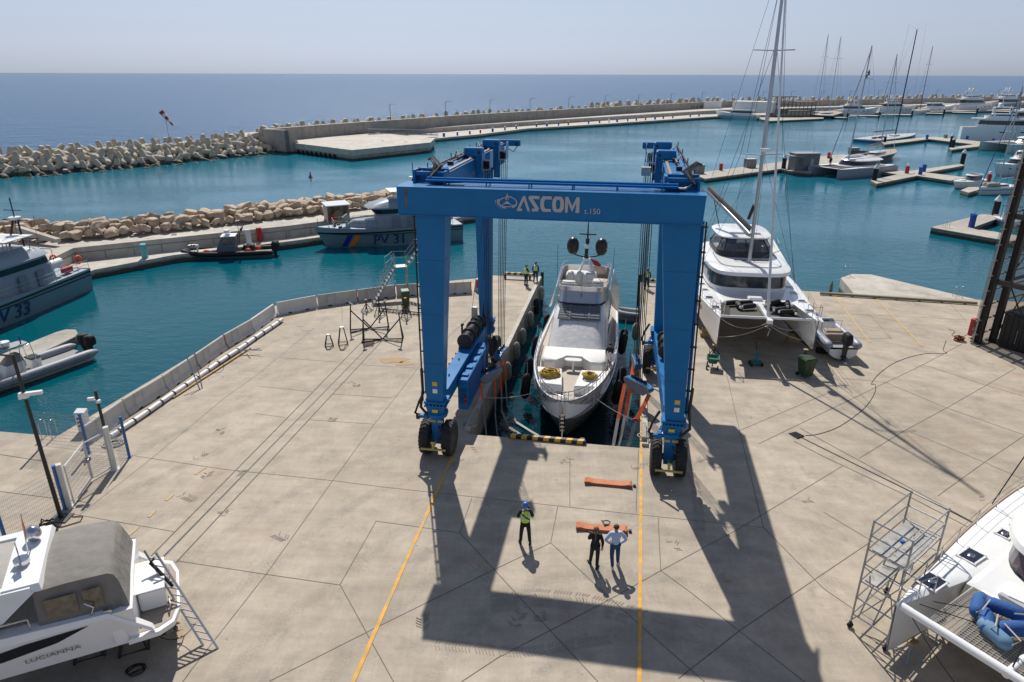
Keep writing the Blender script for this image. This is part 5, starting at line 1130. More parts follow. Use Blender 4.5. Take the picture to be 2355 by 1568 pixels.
# ------------------------------------------------------------------ patrol boats
def patrol(lab, bow, stern, number, numloc, numx=.125, shift=0):
    a = Vector(stern); b_ = Vector(bow); c = (a+b_)/2; h = heading(a,b_); L = (b_-a).length
    t = thing('patrol_boat', lab, 'patrol boat', (c.x,c.y,SEA), h)
    hm = mat('patrol_hull', (.25,.3,.34), .35, var=.05, scale=.7, bands=[(-4,(.02,.02,.02)),(-.02,(.135,.225,.25)),(1.62,(.012,.014,.016)),(1.80,(.24,.29,.33))])
    g_ = hull_geo(L, 4.6, 2.5, 2.0, .5, full=.5, p=2.4, p2=1.9, rake=.09, aft=.95); hull(t,'hull',hm,g_); E = g_[1]
    # black rubbing strake along the hull side
    b = MB()
    for s in (1,-1): b.path([(r[1][0],s*(abs(r[1][1])+.03),lerp(1.42,1.75,(i/18)**2)) for i, r in enumerate(g_[0])][:-1],.06,5)
    b.build('rubbing_strake', M_black, t)
    deck(t,'deck',mat('patrol_deck',(.27,.32,.37),.6),E,.06,-.08)
    # forward trunk, wheelhouse with raked screen, upper bridge
    b = MB(); b.loft([plan(-L*.1,L*.30,1.55,2.15,3,.6),plan(-L*.1,L*.24,1.3,2.95,3,.55)]); b.build('forward_trunk',M_navy,t,smooth=40)
    A = plan(-L*.26,L*.10,1.95,1.9,5,.85); B = plan(-L*.25,L*.08,1.85,3.5,5,.85); b = MB(); b.loft([A,B]); dk = b.build('deckhouse',M_navy,t,smooth=40)
    A = plan(-L*.24,L*.09,1.85,3.5,5,.85); B = plan(-L*.22,L*.13,2.0,4.35,5,.85); cabin(t,A,B,(.2,.8),M_navy,'wheelhouse')
    b = MB(); b.loft([plan(-L*.24,L*.15,2.05,4.35,5,.8),plan(-L*.22,L*.10,1.6,4.75,5,.8),plan(-L*.16,-L*.02,.9,5.2,4,.9)]); b.build('roof',M_navy,t,smooth=30)
    for sx in (-L*.16,-L*.06):
        for s in (1,-1): b = MB(); b.box(sx,sx+.8,*(sorted((s*1.9,s*1.935))),2.0,3.3); b.build('door',mat('patrol_door',(.16,.20,.24),.5),dk); 
    # mast with radar and floodlights
    b = MB()
    for s in (-.7,.7): b.tube((-L*.16,s,4.9),(-L*.19,s*.3,7.2),.08,5)
    b.tube((-L*.19,0,6.9),(-L*.19,0,9.0),.05,5); b.tube((-L*.19,-1.1,7.2),(-L*.19,1.1,7.2),.05,5); b.tube((-L*.19,-.8,8.0),(-L*.19,.8,8.0),.03,5); b.tube((-L*.21,-1.3,5.6),(-L*.21,1.3,5.6),.04,5)
    mm = b.build('mast',M_dark,t)
    b = MB(); b.cyl((-L*.19,0,7.35),.45,.2,12); b.cbox((-L*.13,0,5.6),(.2,1.5,.12)); b.build('radar',M_white2,mm)
    for s in (1,-1): b = MB(); b.lathe([(.1,-.9),(.38,-.8),(.38,.8),(.1,.9)],(-L*.27,1.1*s,3.1),10,Matrix.Rotation(pi/2,3,'Y')); b.build('life_raft_canister',M_white2,t,smooth=40)
    edgeline(t,'guard_rail',M_grey,E,.75,.025,.12,0,15); edgeline(t,'mid_rail',M_grey,E,.4,.015,.12,0,15); posts(t,M_grey,E,.75,.02,.12,0,15)
    for s in (1,-1):
        b = MB(); b.path([(-L*.42+.35*cos(q),s*1.2,2.75+.35*sin(q)) for q in [i*pi/6 for i in range(13)]],.09,6,False); b.build('lifebuoy',M_orange,t,smooth=60)
    b = MB(); b.cbox((-L*.33,1.3,2.3),(.9,.5,.45)); b.build('red_locker',M_red,t)
    b = MB(); b.tube((L*.28,0,2.2),(L*.28,0,3.0),.12,8); b.cbox((L*.28,0,3.25),(.7,.6,.6),Matrix.Rotation(.6,3,'Y')); b.build('covered_gun',M_grey,t)
    b = MB(); b.lathe([(.12,-.3),(.16,0),(.12,.3)],(L*.36,0,2.45),8); b.tube((L*.40,-.5,2.35),(L*.40,.5,2.35),.06); b.tube((L*.47,0,2.4),(L*.47,0,3.3),.03); b.cbox((L*.33,.8,2.35),(.4,.2,.25)); b.cbox((L*.33,-.8,2.35),(.4,.2,.25)); b.build('bow_fittings',M_dark,t)
    for sx in (-.5,.5):
        for sy in (-1.2,1.2): b = MB(); b.tube((-L*.10+sx*2.2,sy,4.6),(-L*.10+sx*2.2,sy,6.0),.04,5); b.build('canopy_post',M_grey,t)
    b = MB(); b.box(-L*.10-1.5,-L*.10+1.5,-1.45,1.45,6.0,6.07); b.build('bridge_canopy',M_white2,t)
    b = MB(); b.tube((-L*.22,.9,4.4),(-L*.24,.9,7.4),.02,4); b.tube((-L*.22,-.9,4.4),(-L*.24,-.9,7.0),.02,4); b.path([(-L*.26,-1.4,3.4),(-L*.26,-1.4,4.5),(-L*.26,1.4,4.5),(-L*.26,1.4,3.4)],.03,5); b.build('antenna_rack',M_dark,t)
    for ch in bpy.data.objects:
        if ch.parent == t and ch.name.split('.')[0] not in ('hull','deck','rubbing_strake','guard_rail','mid_rail','stanchion','bow_fittings','covered_gun'): ch.location.x += shift
    # diagonal blue and orange bands, number on both sides
    def onhull(x, z, s):
        R0 = g_[0]
        for r0, r1 in zip(R0, R0[1:]):
            i = 1 if s > 0 else -2; j = 2 if s > 0 else -3
            if r0[i][0] <= x <= r1[i][0]:
                f = (x-r0[i][0])/(r1[i][0]-r0[i][0]); up = Vector(r0[i]).lerp(Vector(r1[i]),f); lo = Vector(r0[j]).lerp(Vector(r1[j]),f); k = (z-lo.z)/(up.z-lo.z); return Vector((x,lo.y+(up.y-lo.y)*k+.035*s,z))
        return Vector((x,s*2,z))
    s = 1 if numloc > 0 else -1
    for (x0, wd, m) in ((L*.17,L*.035,mat('band_blue',(.01,.02,.30),.5)),(L*.215,L*.035,mat('band_orange',(.75,.22,.02),.5))):
        x0 = L*.335-(x0-L*.17)*1.05; b = MB(); P_ = []
        for z in (.1,.55,1.0,1.5): P_.append([onhull(x0-(z*.5),z,s), onhull(x0-wd-(z*.5),z,s)])
        for r0, r1 in zip(P_, P_[1:]): q = [r0[0],r0[1],r1[1],r1[0]]; b.poly(q if s > 0 else q[::-1])
        b.build('hull_band',m,t)
    x0 = L*.19; q = onhull(x0, .35, s); q2 = onhull(x0-(3.0 if s < 0 else -3.0), .35, s)
    tx = text('hull_number', number, 1.75, mat('number_blue',(.015,.04,.17),.6), t, (0,0,0), (0,0,0), extrude=.01, offset=.02, sx=.9)
    wtx = max(v.co.x for v in tx.data.vertices)*.9
    xs = L*.19 if s > 0 else L*.19-wtx
    # local x runs to the bow; seen from port side text must run toward the bow's left
    if s > 0:   # port side seen from +y: text reads from bow to stern
        pa = onhull(L*numx,.28,s); pb = onhull(L*numx-wtx,.28,s)
    else: pa = onhull(L*.22-wtx,.35,s); pb = onhull(L*.22,.35,s)
    top = onhull((pa.x+pb.x)/2, 1.4, s); mid = (pa+pb)/2
    ex = (pb-pa).normalized(); ey = (top-mid); ey = (ey-ex*ey.dot(ex)).normalized(); ez = ex.cross(ey)
    R3 = Matrix((ex,ey,ez)).transposed(); tx.rotation_euler = R3.to_euler(); tx.location = pa+ez*.03
    return t
bow = G(728,574,SEA); st = G(1052,548,SEA); patrol('grey patrol boat numbered PV 31 with blue and orange bands at the quay', bow+Vector((-.3,0.6,0)), st+Vector((0,.8,0)), 'PV 31', 1)
st = G(222,665,SEA); d = (G(0,752,SEA)-st).normalized(); d = (Vector((-.1,-1,0))).normalized(); patrol('grey patrol boat numbered 33 seen from the stern at the left edge', st+d*19+Vector((-2.3,.2,0)), st+Vector((-2.3,.2,0)), 'PV 33', 1, .09, -1.5)
# ------------------------------------------------------------------ the motor yacht in the slip
def slip_yacht():
    t = thing('motor_yacht', 'white and silver motor yacht floating bow first in the slipway under the hoist', 'motor yacht', W(4.47,12.1,SEA), -pi/2-SA)
    L = 20.0; B = 5.0
    M_sil = mat('silver_hull', (.42,.40,.40), .25, .35, var=.05, bands=[(-4,(.02,.025,.02)),(.02,(.10,.10,.10)),(.2,(.30,.295,.29)),(1.76,(.60,.59,.59))])  # silver painted darker below the knuckle, standing in for shade under the flare
    rings = []; E = []; n = 26
    for i in range(n+1):
        q = i/n; q = 1-(1-q)**1.6; zs_ = lerp(2.35,3.3,q*q); pr = []
        for (z, tip, m, e) in ((zs_,10.3,1,.5),(lerp(1.75,zs_,.45),9.85,1.0,.5),(1.75,9.25,.985,.52),(1.0,8.6,.94,.66),(0,8.0,.88,.9),(-.55,6.8,.4,1.1)):
            x = -10+q*(tip+10); w_ = B/2*m*lerp(.9,1,min(1,q*2))*(max(0,1-max(0,(q-.5)/.5)**2))**e; pr.append((x,max(w_,.012),z))
        E.append(pr[0]); rings.append([(x,y,z) for x,y,z in pr]+[(x,-y,z) for x,y,z in pr[::-1]])
    g_ = (rings, E); hull(t,'hull',M_sil,g_)
    ED = [(x,w_*(1 if x < 6 else .985),2.3+.32) for x,w_,z in E]
    deck(t,'deck',mat('bleached_teak',(.40,.34,.28),.7,var=.12,scale=6,dirt=((.3,.24,.18),3,.5,(.4,9,1))),ED,.16,-.32,camber=.02)
    # bulwark inner skin + cap rail
    b = MB(); vs = []
    for s in (1,-1):
        A = [(x,s*max(w_-.14,.01),z+.0) for x,w_,z in E]; C = [(x,s*max(w_-.17,.01),2.28) for x,w_,z in E]; b.loft([A,C],caps=False,close=False)
        A2 = [(x,s*w_,z+.0) for x,w_,z in E]; b.loft([A2,A],caps=False,close=False)
    b.build('bulwark', M_white, t, smooth=40)
    edgeline(t,'cap_rail',M_chrome,E,.02,.03,.0,0); 
    b = MB(); st = [(x,w_,z) for x,w_,z in E]
    for s in (1,-1): b.path([(r[2][0]+.01,s*(abs(r[2][1])+.02),r[2][2]) for r in g_[0]][:-1],.03,5)
    b.build('chrome_strake', M_chrome, t)
    # guard rails
    b = MB(); P_ = [(x-.03,max(0,w_-.1),z+.48) for x,w_,z in E[9:]]; b.path(P_+[(x,-y,z) for x,y,z in P_[::-1]],.028,6); b.build('guard_rail',M_chrome,t,smooth=50)
    b = MB(); P_ = [(x-.03,max(0,w_-.1),z+.28) for x,w_,z in E[9:]]; b.path(P_+[(x,-y,z) for x,y,z in P_[::-1]],.014,5); b.build('lower_rail',M_chrome,t,smooth=50)
    posts(t,M_chrome,E,.54,.018,.1,9,None,1)
    # anchor and roller at the stem
    b = MB(); 
    for s in (-.11,.11): b.path([(9.6,s,3.1),(10.35,s,3.25),(10.45,s,2.6),(10.0,s,1.5)],.035,6)
    for k in range(5): b.cbox((10.38-.09*k,0,2.6-.27*k),(.08,.24,.1))
    b.path([(10.0,0,1.6),(10.15,0,.95)],.05,6); 
    for s in (-1,1): b.add([(10.15,0,.95),(10.0,s*.42,.95),(10.3,s*.38,1.15),(10.23,0,1.2)],[(0,1,2,3)]); b.path([(10.15,0,.95),(10.0,s*.3,.88),(10.05,s*.45,1.1)],.035,5)
    b.build('anchor',M_chrome,t)
    b = MB(); b.cyl((8.55,0,2.75),.16,.3,12); b.cbox((8.55,0,2.62),(.5,.75,.1)); b.cbox((8.2,.3,2.62),(.3,.2,.06)); b.path([(8.6,-.7,2.62),(8.9,-.8,2.7),(8.7,-1.0,2.62),(8.4,-.8,2.62),(8.6,-.6,2.64)],.03,5); b.build('windlass',M_chrome,t,smooth=40).location.z = -.3
    for s in (1,-1):
        for x in (8.1,8.4): b = MB(); b.cyl((x,s*1.45,2.72),.06,.2,8); b.build('bollard',M_chrome,t).location.z = -.2
        b = MB(); b.cbox((9.3,s*.95,3.0),(.55,.12,.14),rz=-s*.6); b.build('fairlead',M_chrome,t)
    # bow sun pads (two), split by a teak centre strip
    for s in (1,-1):
        b = MB(); P_ = [(7.35,s*.32),(7.25,s*1.5),(6.6,s*1.95),(4.95,s*2.18),(5.05,s*.55),(6.3,s*.42)]
        if s < 0: P_ = P_[::-1]
        b.prism(P_, 2.2, 2.72); c = (sum(p[0] for p in P_)/6, sum(p[1] for p in P_)/6); b.loft([[(p[0],p[1],2.72) for p in P_],[(c[0]+(p[0]-c[0])*.94,c[1]+(p[1]-c[1])*.94,2.79) for p in P_]]); b.build('sun_pad',M_cush,t,recalc=True)
    # U shaped covered sofa
    b = MB(); P_ = [(2.2,-1.95),(3.9,-1.9),(4.3,-1.7),(4.4,-1.05),(3.9,-.65),(3.6,-.5),(3.6,.5),(3.9,.65),(4.4,1.05),(4.3,1.7),(3.9,1.9),(2.2,1.95)]
    b.prism(P_,2.2,2.8); c = (3.2,0); 
    b.loft([[(p[0],p[1],2.8) for p in P_],[(c[0]+(p[0]-c[0])*.97,p[1]*.975,2.91) for p in P_],[(c[0]+(p[0]-c[0])*.9,p[1]*.93,2.98) for p in P_]]); sofa = b.build('covered_sofa',M_cush,t,smooth=35,recalc=True)
    b = MB(); b.loft([plan(3.85,4.3,.5,2.92,3),plan(3.85,4.3,.5,2.98,3)]); b.tube((4.08,0,2.25),(4.08,0,2.92),.07,8); b.build('cocktail_table',M_white,t,smooth=40)
    # low deckhouse with covered windscreen
    A = plan(-7.0,3.2,2.05,2.2,5,.93,e0=6); Bq = plan(-7.0,.55,1.85,4.15,5,.92,e0=6); C = plan(-7.0,-.9,1.65,4.85,5,.90,e0=6)
    b = MB(); b.loft([A,lring(A,Bq,.15),Bq,C]); dh = b.build('deckhouse',M_white,t,smooth=40)
    # windscreen cover (fabric) and side glazing
    b = MB(); lo = lring(A,Bq,.16,.03); hi = lring(A,Bq,.98,.03); n = 32; idx = [k%n for k in range(-6,7)]
    b.loft([[lo[k] for k in idx],[(lo[k][0]*.5+hi[k][0]*.5+.05,lo[k][1]*.5+hi[k][1]*.5,lo[k][2]*.5+hi[k][2]*.5+.03) for k in idx],[hi[k] for k in idx]],caps=False,close=False)
    cv = mat('windscreen_cover',(.72,.70,.67),.85,var=.06,scale=2,bump=.6,bscale=3); b.build('windscreen_cover',cv,dh,smooth=50)
    b = MB()
    for k in (-5,-2,0,2,5): q = [Vector(lring(A,Bq,f,.05)[k%n]) for f in (.18,.5,.95)]; b.path(q,.012,4)
    b.build('cover_cords',mat('grey_cord',(.25,.25,.25),.8),dh)
    for s in (1,-1):
        b = MB(); lo = lring(A,Bq,.42,.02); hi = lring(A,Bq,.85,.02); idx = [k for k in (range(7,13) if s > 0 else range(20,26))]; b.loft([[lo[k] for k in idx],[hi[k] for k in idx]],caps=False,close=False); b.build('side_window',M_glass,dh)
    # roof with louvred skylight
    b = MB(); b.hexa([(-.65,-1.25,4.86),(.62,-1.35,4.18),(.62,1.35,4.18),(-.65,1.25,4.86),(-.65,-1.2,4.91),(.62,-1.3,4.23),(.62,1.3,4.23),(-.65,1.2,4.91)]); sk = b.build('skylight',mat('smoked_glass',(.065,.07,.085),.25,spec=.7),dh)
    b = MB()
    for k in range(6): x = -.5+k*.19; z = 4.90-(x+.65)*.535; b.cbox((x,0,z+.01),(.05,2.45,.012),Matrix.Rotation(.49,3,'Y'))
    for y in (-.6,.6): b.cbox((-.02,y,4.59),(1.45,.07,.02),Matrix.Rotation(.49,3,'Y'))
    b.build('louvre_slats',mat('louvre_grey',(.15,.15,.17),.5),sk)
    # flybridge: raked silver screen, coaming, floor
    M_si2 = mat('silver_paint',(.55,.55,.56),.22,.6,var=.04)
    b = MB(); F0 = plan(-6.6,-.55,1.62,4.85,6,.93,e0=6); F1 = plan(-6.6,-1.05,1.68,5.55,6,.93,e0=6); F2 = plan(-6.5,-1.0,1.72,5.85,6,.93,e0=6)
    b.loft([F0,F1,F2],caps=False); fi = lring(F2,F2,0,-.1); fl = [(p[0],p[1],5.1) for p in fi]; b.loft([F2,fi,fl],caps=False); fb = b.build('flybridge_coaming',M_si2,t,smooth=30)
    b = MB(); b.path([p for p in (lring(F0,F0,0,.03)[k%32] for k in range(-6,7))],.07,6); b.cbox((-.82,0,5.25),(.02,.04,.75),Matrix.Rotation(.55,3,'Y')); b.build('screen_trim',M_dark,fb)
    b = MB(); b.poly([(-6.5,-1.6,5.12),(-1.2,-1.5,5.12),(-1.2,1.5,5.12),(-6.5,1.6,5.12)]); b.build('flybridge_floor',M_teak,t)
    b = MB(); P_ = [(-1.15,0,6.12)]; R3 = lring(F2,F2,0,.0); b.path([(R3[k%32][0],R3[k%32][1],6.12) for k in range(-13,14)],.03,6); b.path([(R3[k%32][0],R3[k%32][1],5.98) for k in range(-13,14)],.016,5)
    for k in range(-12,13,3): b.tube((R3[k%32][0],R3[k%32][1],5.8),(R3[k%32][0],R3[k%32][1],6.12),.018,5)
    b.build('flybridge_rail',M_chrome,t,smooth=50)
    # silver wings flaring down both sides
    for s in (1,-1):
        b = MB(); q = [(-1.9,s*1.75,5.5),(-6.6,s*1.9,5.6),(-8.2,s*2.35,3.6),(-6.0,s*2.42,3.35),(-3.3,s*2.35,3.6),(-2.3,s*2.0,4.3)]; q2 = [(x,y-s*.06,z) for x,y,z in q]; b.loft([q,q2]); b.build('side_wing',M_si2,t,recalc=True)
    # covered furniture on the flybridge
    cvw = mat('furniture_cover',(.62,.61,.58),.85,var=.06,bump=.5,bscale=4)
    for (x,y,dx,dy,h) in ((-2.1,-.95,.9,1.0,.75),(-2.3,.95,.75,.75,.9),(-3.7,-.95,.45,.45,.95),(-3.7,-.35,.45,.45,.95),(-3.6,.35,1.0,.95,1.0),(-5.2,-.6,1.2,1.6,.55)):
        b = MB(); b.loft([[(x+sx*dx*k/2,y+sy*dy*k/2,z) for sx,sy in ((-.9,-1),(.9,-1),(1,-.9),(1,.9),(.9,1),(-.9,1),(-1,.9),(-1,-.9))] for k, z in ((1,5.13),(.97,5.13+h*.7),(.8,5.13+h*.95),(.4,5.13+h*1.02))]); b.build('covered_seat',cvw,t,smooth=50)
    b = MB()
    for k in range(4): b.tube((-2.6-.0*k,.2,5.2+.25*k),(-2.6,.75,5.2+.25*k),.02); 
    b.tube((-2.6,.2,5.1),(-2.6,.2,6.1),.02); b.tube((-2.6,.75,5.1),(-2.6,.75,6.1),.02); b.build('ladder',M_chrome,t)
    # radar mast with two black domes
    b = MB(); b.loft([[(-4.6,-.55,5.6),(-5.3,-.65,5.6),(-5.3,-.5,5.6),(-4.6,-.42,5.6)],[(-4.9,-.2,6.6),(-5.4,-.2,6.6),(-5.4,-.08,6.6),(-4.9,-.08,6.6)]]); b.loft([[(-4.6,.42,5.6),(-5.3,.5,5.6),(-5.3,.65,5.6),(-4.6,.55,5.6)],[(-4.9,.08,6.6),(-5.4,.08,6.6),(-5.4,.2,6.6),(-4.9,.2,6.6)]]); b.box(-5.4,-4.9,-.25,.25,6.55,6.7); b.build('mast_base',M_white,t,recalc=True)
    b = MB(); b.tube((-5.1,0,6.6),(-5.3,0,9.0),.10,8,.04); b.tube((-5.3,0,9.0),(-5.35,0,10.2),.03,6); b.cbox((-5.2,0,8.35),(.12,1.15,.09)); b.cbox((-5.2,0,7.9),(.3,.25,.35)); b.tube((-5.1,-.15,6.6),(-5.1,-.1,7.5),.04)
    for s in (1,-1): b.path([(-5.1,0,6.75),(-5.1,s*.55,6.85),(-5.1,s*1.0,7.0)],.05,6)
    b.build('radar_mast',M_dark,t,smooth=40)
    for s in (1,-1): b = MB(); b.lathe([(.12,6.95),(.30,7.05),(.40,7.3),(.42,7.6),(.38,7.85),(.25,8.05),(.05,8.12)],(-5.1,s*.97,0),18); b.build('satellite_dome',mat('satin_black',(.012,.012,.014),.35),t,smooth=60)
    b = MB(); b.cyl((-4.92,-.05,7.55),.15,.05,14,Matrix.Rotation(pi/2,3,'Y')); b.build('round_light',M_white,t)
    for s in (1,-1): b = MB(); b.tube((-3.6,s*1.85,5.7),(-3.7,s*1.87,7.9),.014,4); b.build('whip_antenna',M_dark,t)
    b = MB(); b.add([(-5.8,.2,6.5),(-6.4,.7,6.2),(-6.6,1.1,5.7),(-5.9,.5,6.0)],[(0,1,2,3)]); b.build('flag',mat('red_flag',(.45,.03,.03),.8),t)
    b = MB(); b.box(-9.9,-7.0,-2.1,2.1,1.6,1.7); b.build('aft_deck',M_teak,t)
slip_yacht()
def YL(x, y, z=0): # yacht local -> world
    c = W(4.47,12.1,SEA); a = -pi/2-SA; return Vector((c.x+x*cos(a)-y*sin(a), c.y+x*sin(a)+y*cos(a), SEA+z))
# two coils of yellow rope on the sun pads
def coil(name, lab, p, r0, m, n=7, cat='rope coil', rr=.028, seed=1, h=.22):
    r = random.Random(seed); mb = MB(); pts = []
    for k in range(n*14):
        a = k*2*pi/14; q = r0*(.72+.22*sin(k*.37+seed)+r.uniform(-.06,.06)); pts.append((p.x+q*cos(a)*(1+.15*sin(k*.11)), p.y+q*sin(a)*.85+.05*sin(k*.5), p.z+.03+h*(k/(n*14))*r.uniform(.5,1)))
    mb.path(pts, rr, 5); return tag(mb.build(name, m, smooth=70), lab, cat)
M_yrope = mat('yellow_rope', (.42,.27,.03), .8, var=.3, scale=20)
coil('rope_coil','large tangled coil of yellow rope on the left sun pad of the yacht', YL(6.15,-1.15,2.8), .55, M_yrope, 15, rr=.04, seed=3, h=.3)
coil('rope_coil','smaller coil of yellow rope on the right sun pad of the yacht', YL(6.1,1.1,2.8), .42, M_yrope, 11, rr=.04, seed=8, h=.28)
# fenders
def fender(p, lab, m, l=1.5, r=.26, tilt=(0,0), grp=None):
    t = thing('fender', lab, 'fender', p, 0, grp); M3 = Matrix.Rotation(tilt[0],3,'X')@Matrix.Rotation(tilt[1],3,'Y')
    b = MB(); b.lathe([(.04,-l/2-.08),(r*.55,-l/2),(r,-l/2+.2),(r,l/2-.2),(r*.55,l/2),(.04,l/2+.1)],(0,0,0),12,M3); b.build('body',m,t,smooth=60)
    b = MB(); q = M3@Vector((0,0,l/2+.05)); b.tube(q,q+Vector((0,0,.7)),.018,4); b.build('lanyard',M_rope,t); return t
for i, (x, s) in enumerate([(4.9,1),(2.9,1),(-2.2,1),(-3.1,1),(5.0,-1),(2.6,-1),(-.6,-1),(-5.0,-1)]):
    w_ = 2.62 if abs(x) < 4 else 2.45; fender(YL(x, s*(w_+.2), 1.45 if x > 0 else 1.7), 'long black fender on the '+('right' if s > 0 else 'left')+' side of the yacht, '+['nearest','second','third','fourth'][i%4]+' to the bow', M_black, 1.45, .27, (0.1*s,.1))
M_oldf = mat('old_fender', (.38,.36,.31), .7, var=.3, scale=4, dirt=((.12,.11,.1),2,.7))
for i, (u, v) in enumerate([(.32,9.5),(.32,12.9),(.32,15.6),(.32,19.3),(.32,25.9)]): fender(W(u,v,-.75), 'worn pale fender on the left slipway wall, '+['first','second','third','fourth','fifth'][i]+' from the hoist end', M_oldf if i != 4 else M_oldf, 1.1, .24)
fender(W(.34,22.6,-.8), 'black fender between pale ones on the left slipway wall near its far end', M_black, 1.3, .26)
for i, (u, v) in enumerate([(8.15,9.9),(8.15,18.0)]): fender(W(u,v,-.75), 'worn pale fender on the right slipway wall, '+['near','far'][i]+' one', M_oldf, 1.2, .25)
# mooring lines
def line(name, lab, pts, r, m, cat='rope'): mb = MB(); mb.path(pts, r, 5); return tag(mb.build(name, m, smooth=60), lab, cat)
line('mooring_line','pale rope from the yacht bow to the left slipway wall', sag(YL(8.6,-1.9,2.75), W(-.1,3.9,.15), .15), .022, M_rope)
line('mooring_line','pale rope from the yacht bow to the red shackle on the right', sag(YL(8.6,1.6,2.75), W(8.1,2.85,0), .1), .022, M_rope)
coil('rope_coil','small heap of grey rope at the left slipway corner', W(-.1,.9,.0), .42, M_rope, 3, rr=.02, seed=5, h=.08); coil('rope_coil','small heap of grey rope on the right slipway kerb corner', W(8.6,1.1,.1), .38, M_rope, 3, rr=.02, seed=6, h=.1)
for u, v, lab in [(.05,.55,'left'),(8.52,.55,'right')]:
    mb = MB(); p0 = W(u,v,.22); 
    t = thing('corner_beam', 'worn timber edge beam at the '+lab+' front corner of the slipway', 'beam', W(u,v,.0), -SA); b = MB(); b.bbox(-.12,.12,0,1.6,.16,.36,.03); b.build('beam', mat('grey_timber',(.33,.29,.23),.9,var=.3,scale=6),t)
for u, lab in [(.06,'left'),(8.42,'right')]:
    t = thing('guide_post', 'black rubber guide post at the far end of the '+lab+' slipway wall', 'guide post', W(u,28.1,-2.3), -SA); b = MB(); b.bbox(-.13,.13,-.1,.16,0,2.8 if lab == 'left' else 3.0,.03); b.build('post',M_black,t)
# ------------------------------------------------------------------ rigid inflatables
def rib(name, lab, loc, rz, L, B, m, hull_m, cons=None, eng=1, tag_eng='outboard_motor', z=0, tube=.24, dark_eng=M_black):
    t = thing(name, lab, 'inflatable boat', loc, rz); b = MB(); 
    P_ = [(-L*.5,B*.5-tube,z+.55),(-L*.3,B*.5-tube,z+.55),(0,B*.5-tube,z+.57),(L*.22,B*.46-tube,z+.62),(L*.36,B*.33-tube,z+.7),(L*.45,B*.16-tube*.5,z+.78),(L*.48,0,z+.8)]
    full = P_+[(x,-y,q) for x,y,q in P_[-2::-1]]; n = len(full)
    # smooth the curve
    def cr(P, k=4):
        out = []; P = [Vector(p) for p in P]
        for i in range(len(P)-1):
            a = P[max(i-1,0)]; b_ = P[i]; c = P[i+1]; d = P[min(i+2,len(P)-1)]
            for j in range(k):
                u = j/k; out.append(.5*((2*b_)+(-a+c)*u+(2*a-5*b_+4*c-d)*u*u+(-a+3*b_-3*c+d)*u**3))
        return out+[P[-1]]
    F = cr(full); rr = [tube*(.35 if i in (0,len(F)-1) else (.85 if i in (1,len(F)-2) else 1)) for i in range(len(F))]
    b.path(F, rr, 12); tb = b.build('inflatable_tube', m, t, smooth=60)
    b = MB(); b.path([(p.x,p.y*1.0+(tube*.9 if p.y > 0 else -tube*.9 if p.y < 0 else 0),p.z) for p in F[2:-2]], .035, 5); b.build('rubbing_strake', M_black, tb)
    g_ = hull_geo(L*.93,B*.82,z+.55,z+.35,.35-z*0,full=.5,rake=.1); g2 = ([[(x-.1,y,q+z*.0) for x,y,q in r] for r in g_[0]], g_[1]); hull(t,'hull',hull_m,g2)
    b = MB(); b.poly([(-L*.46,-B*.3,z+.42),(L*.2,-B*.3,z+.42),(L*.36,-B*.1,z+.45),(L*.36,B*.1,z+.45),(L*.2,B*.3,z+.42),(-L*.46,B*.3,z+.42)]); b.build('deck',mat('rib_deck',(.26,.26,.26),.8),t)
    if cons: cons(t, L, B, z)
    for k in range(eng):
        y = (k-(eng-1)/2)*.62; e = MB(); x = -L*.5-.05
        e.loft([[(x+dx,y+dy,zz) for dx,dy in ((-.42*s,-.2*s),(.25*s,-.2*s),(.32*s,0),(.25*s,.2*s),(-.42*s,.2*s),(-.5*s,0))] for s, zz in ((.75,z+.75),(1,z+.85),(1.02,z+1.2),(.85,z+1.42),(.5,z+1.5))])
        ee = e.build(tag_eng, dark_eng, t, smooth=45); e = MB(); e.hexa([(x-.12,y-.07,z-.15),(x+.1,y-.07,z-.15),(x+.1,y+.07,z-.15),(x-.12,y+.07,z-.15),(x-.2,y-.12,z+.8),(x+.15,y-.12,z+.8),(x+.15,y+.12,z+.8),(x-.2,y+.12,z+.8)]); e.cbox((x-.05,y,z-.1),(.5,.3,.04)); e.lathe([(.02,-.3),(.1,-.15),(.1,.2),(.03,.28)],(x,y,z-.28),8,Matrix.Rotation(pi/2,3,'Y')); e.build('drive_leg', M_dark, ee)
        e = MB()
        for q in range(3): a = q*2*pi/3; e.cbox((x-.3,y+.12*cos(a),z-.28+.12*sin(a)),(.03,.12,.16),Matrix.Rotation(a,3,'X')@Matrix.Rotation(.5,3,'Z'))
        e.build('propeller', M_chrome, ee)
    return t
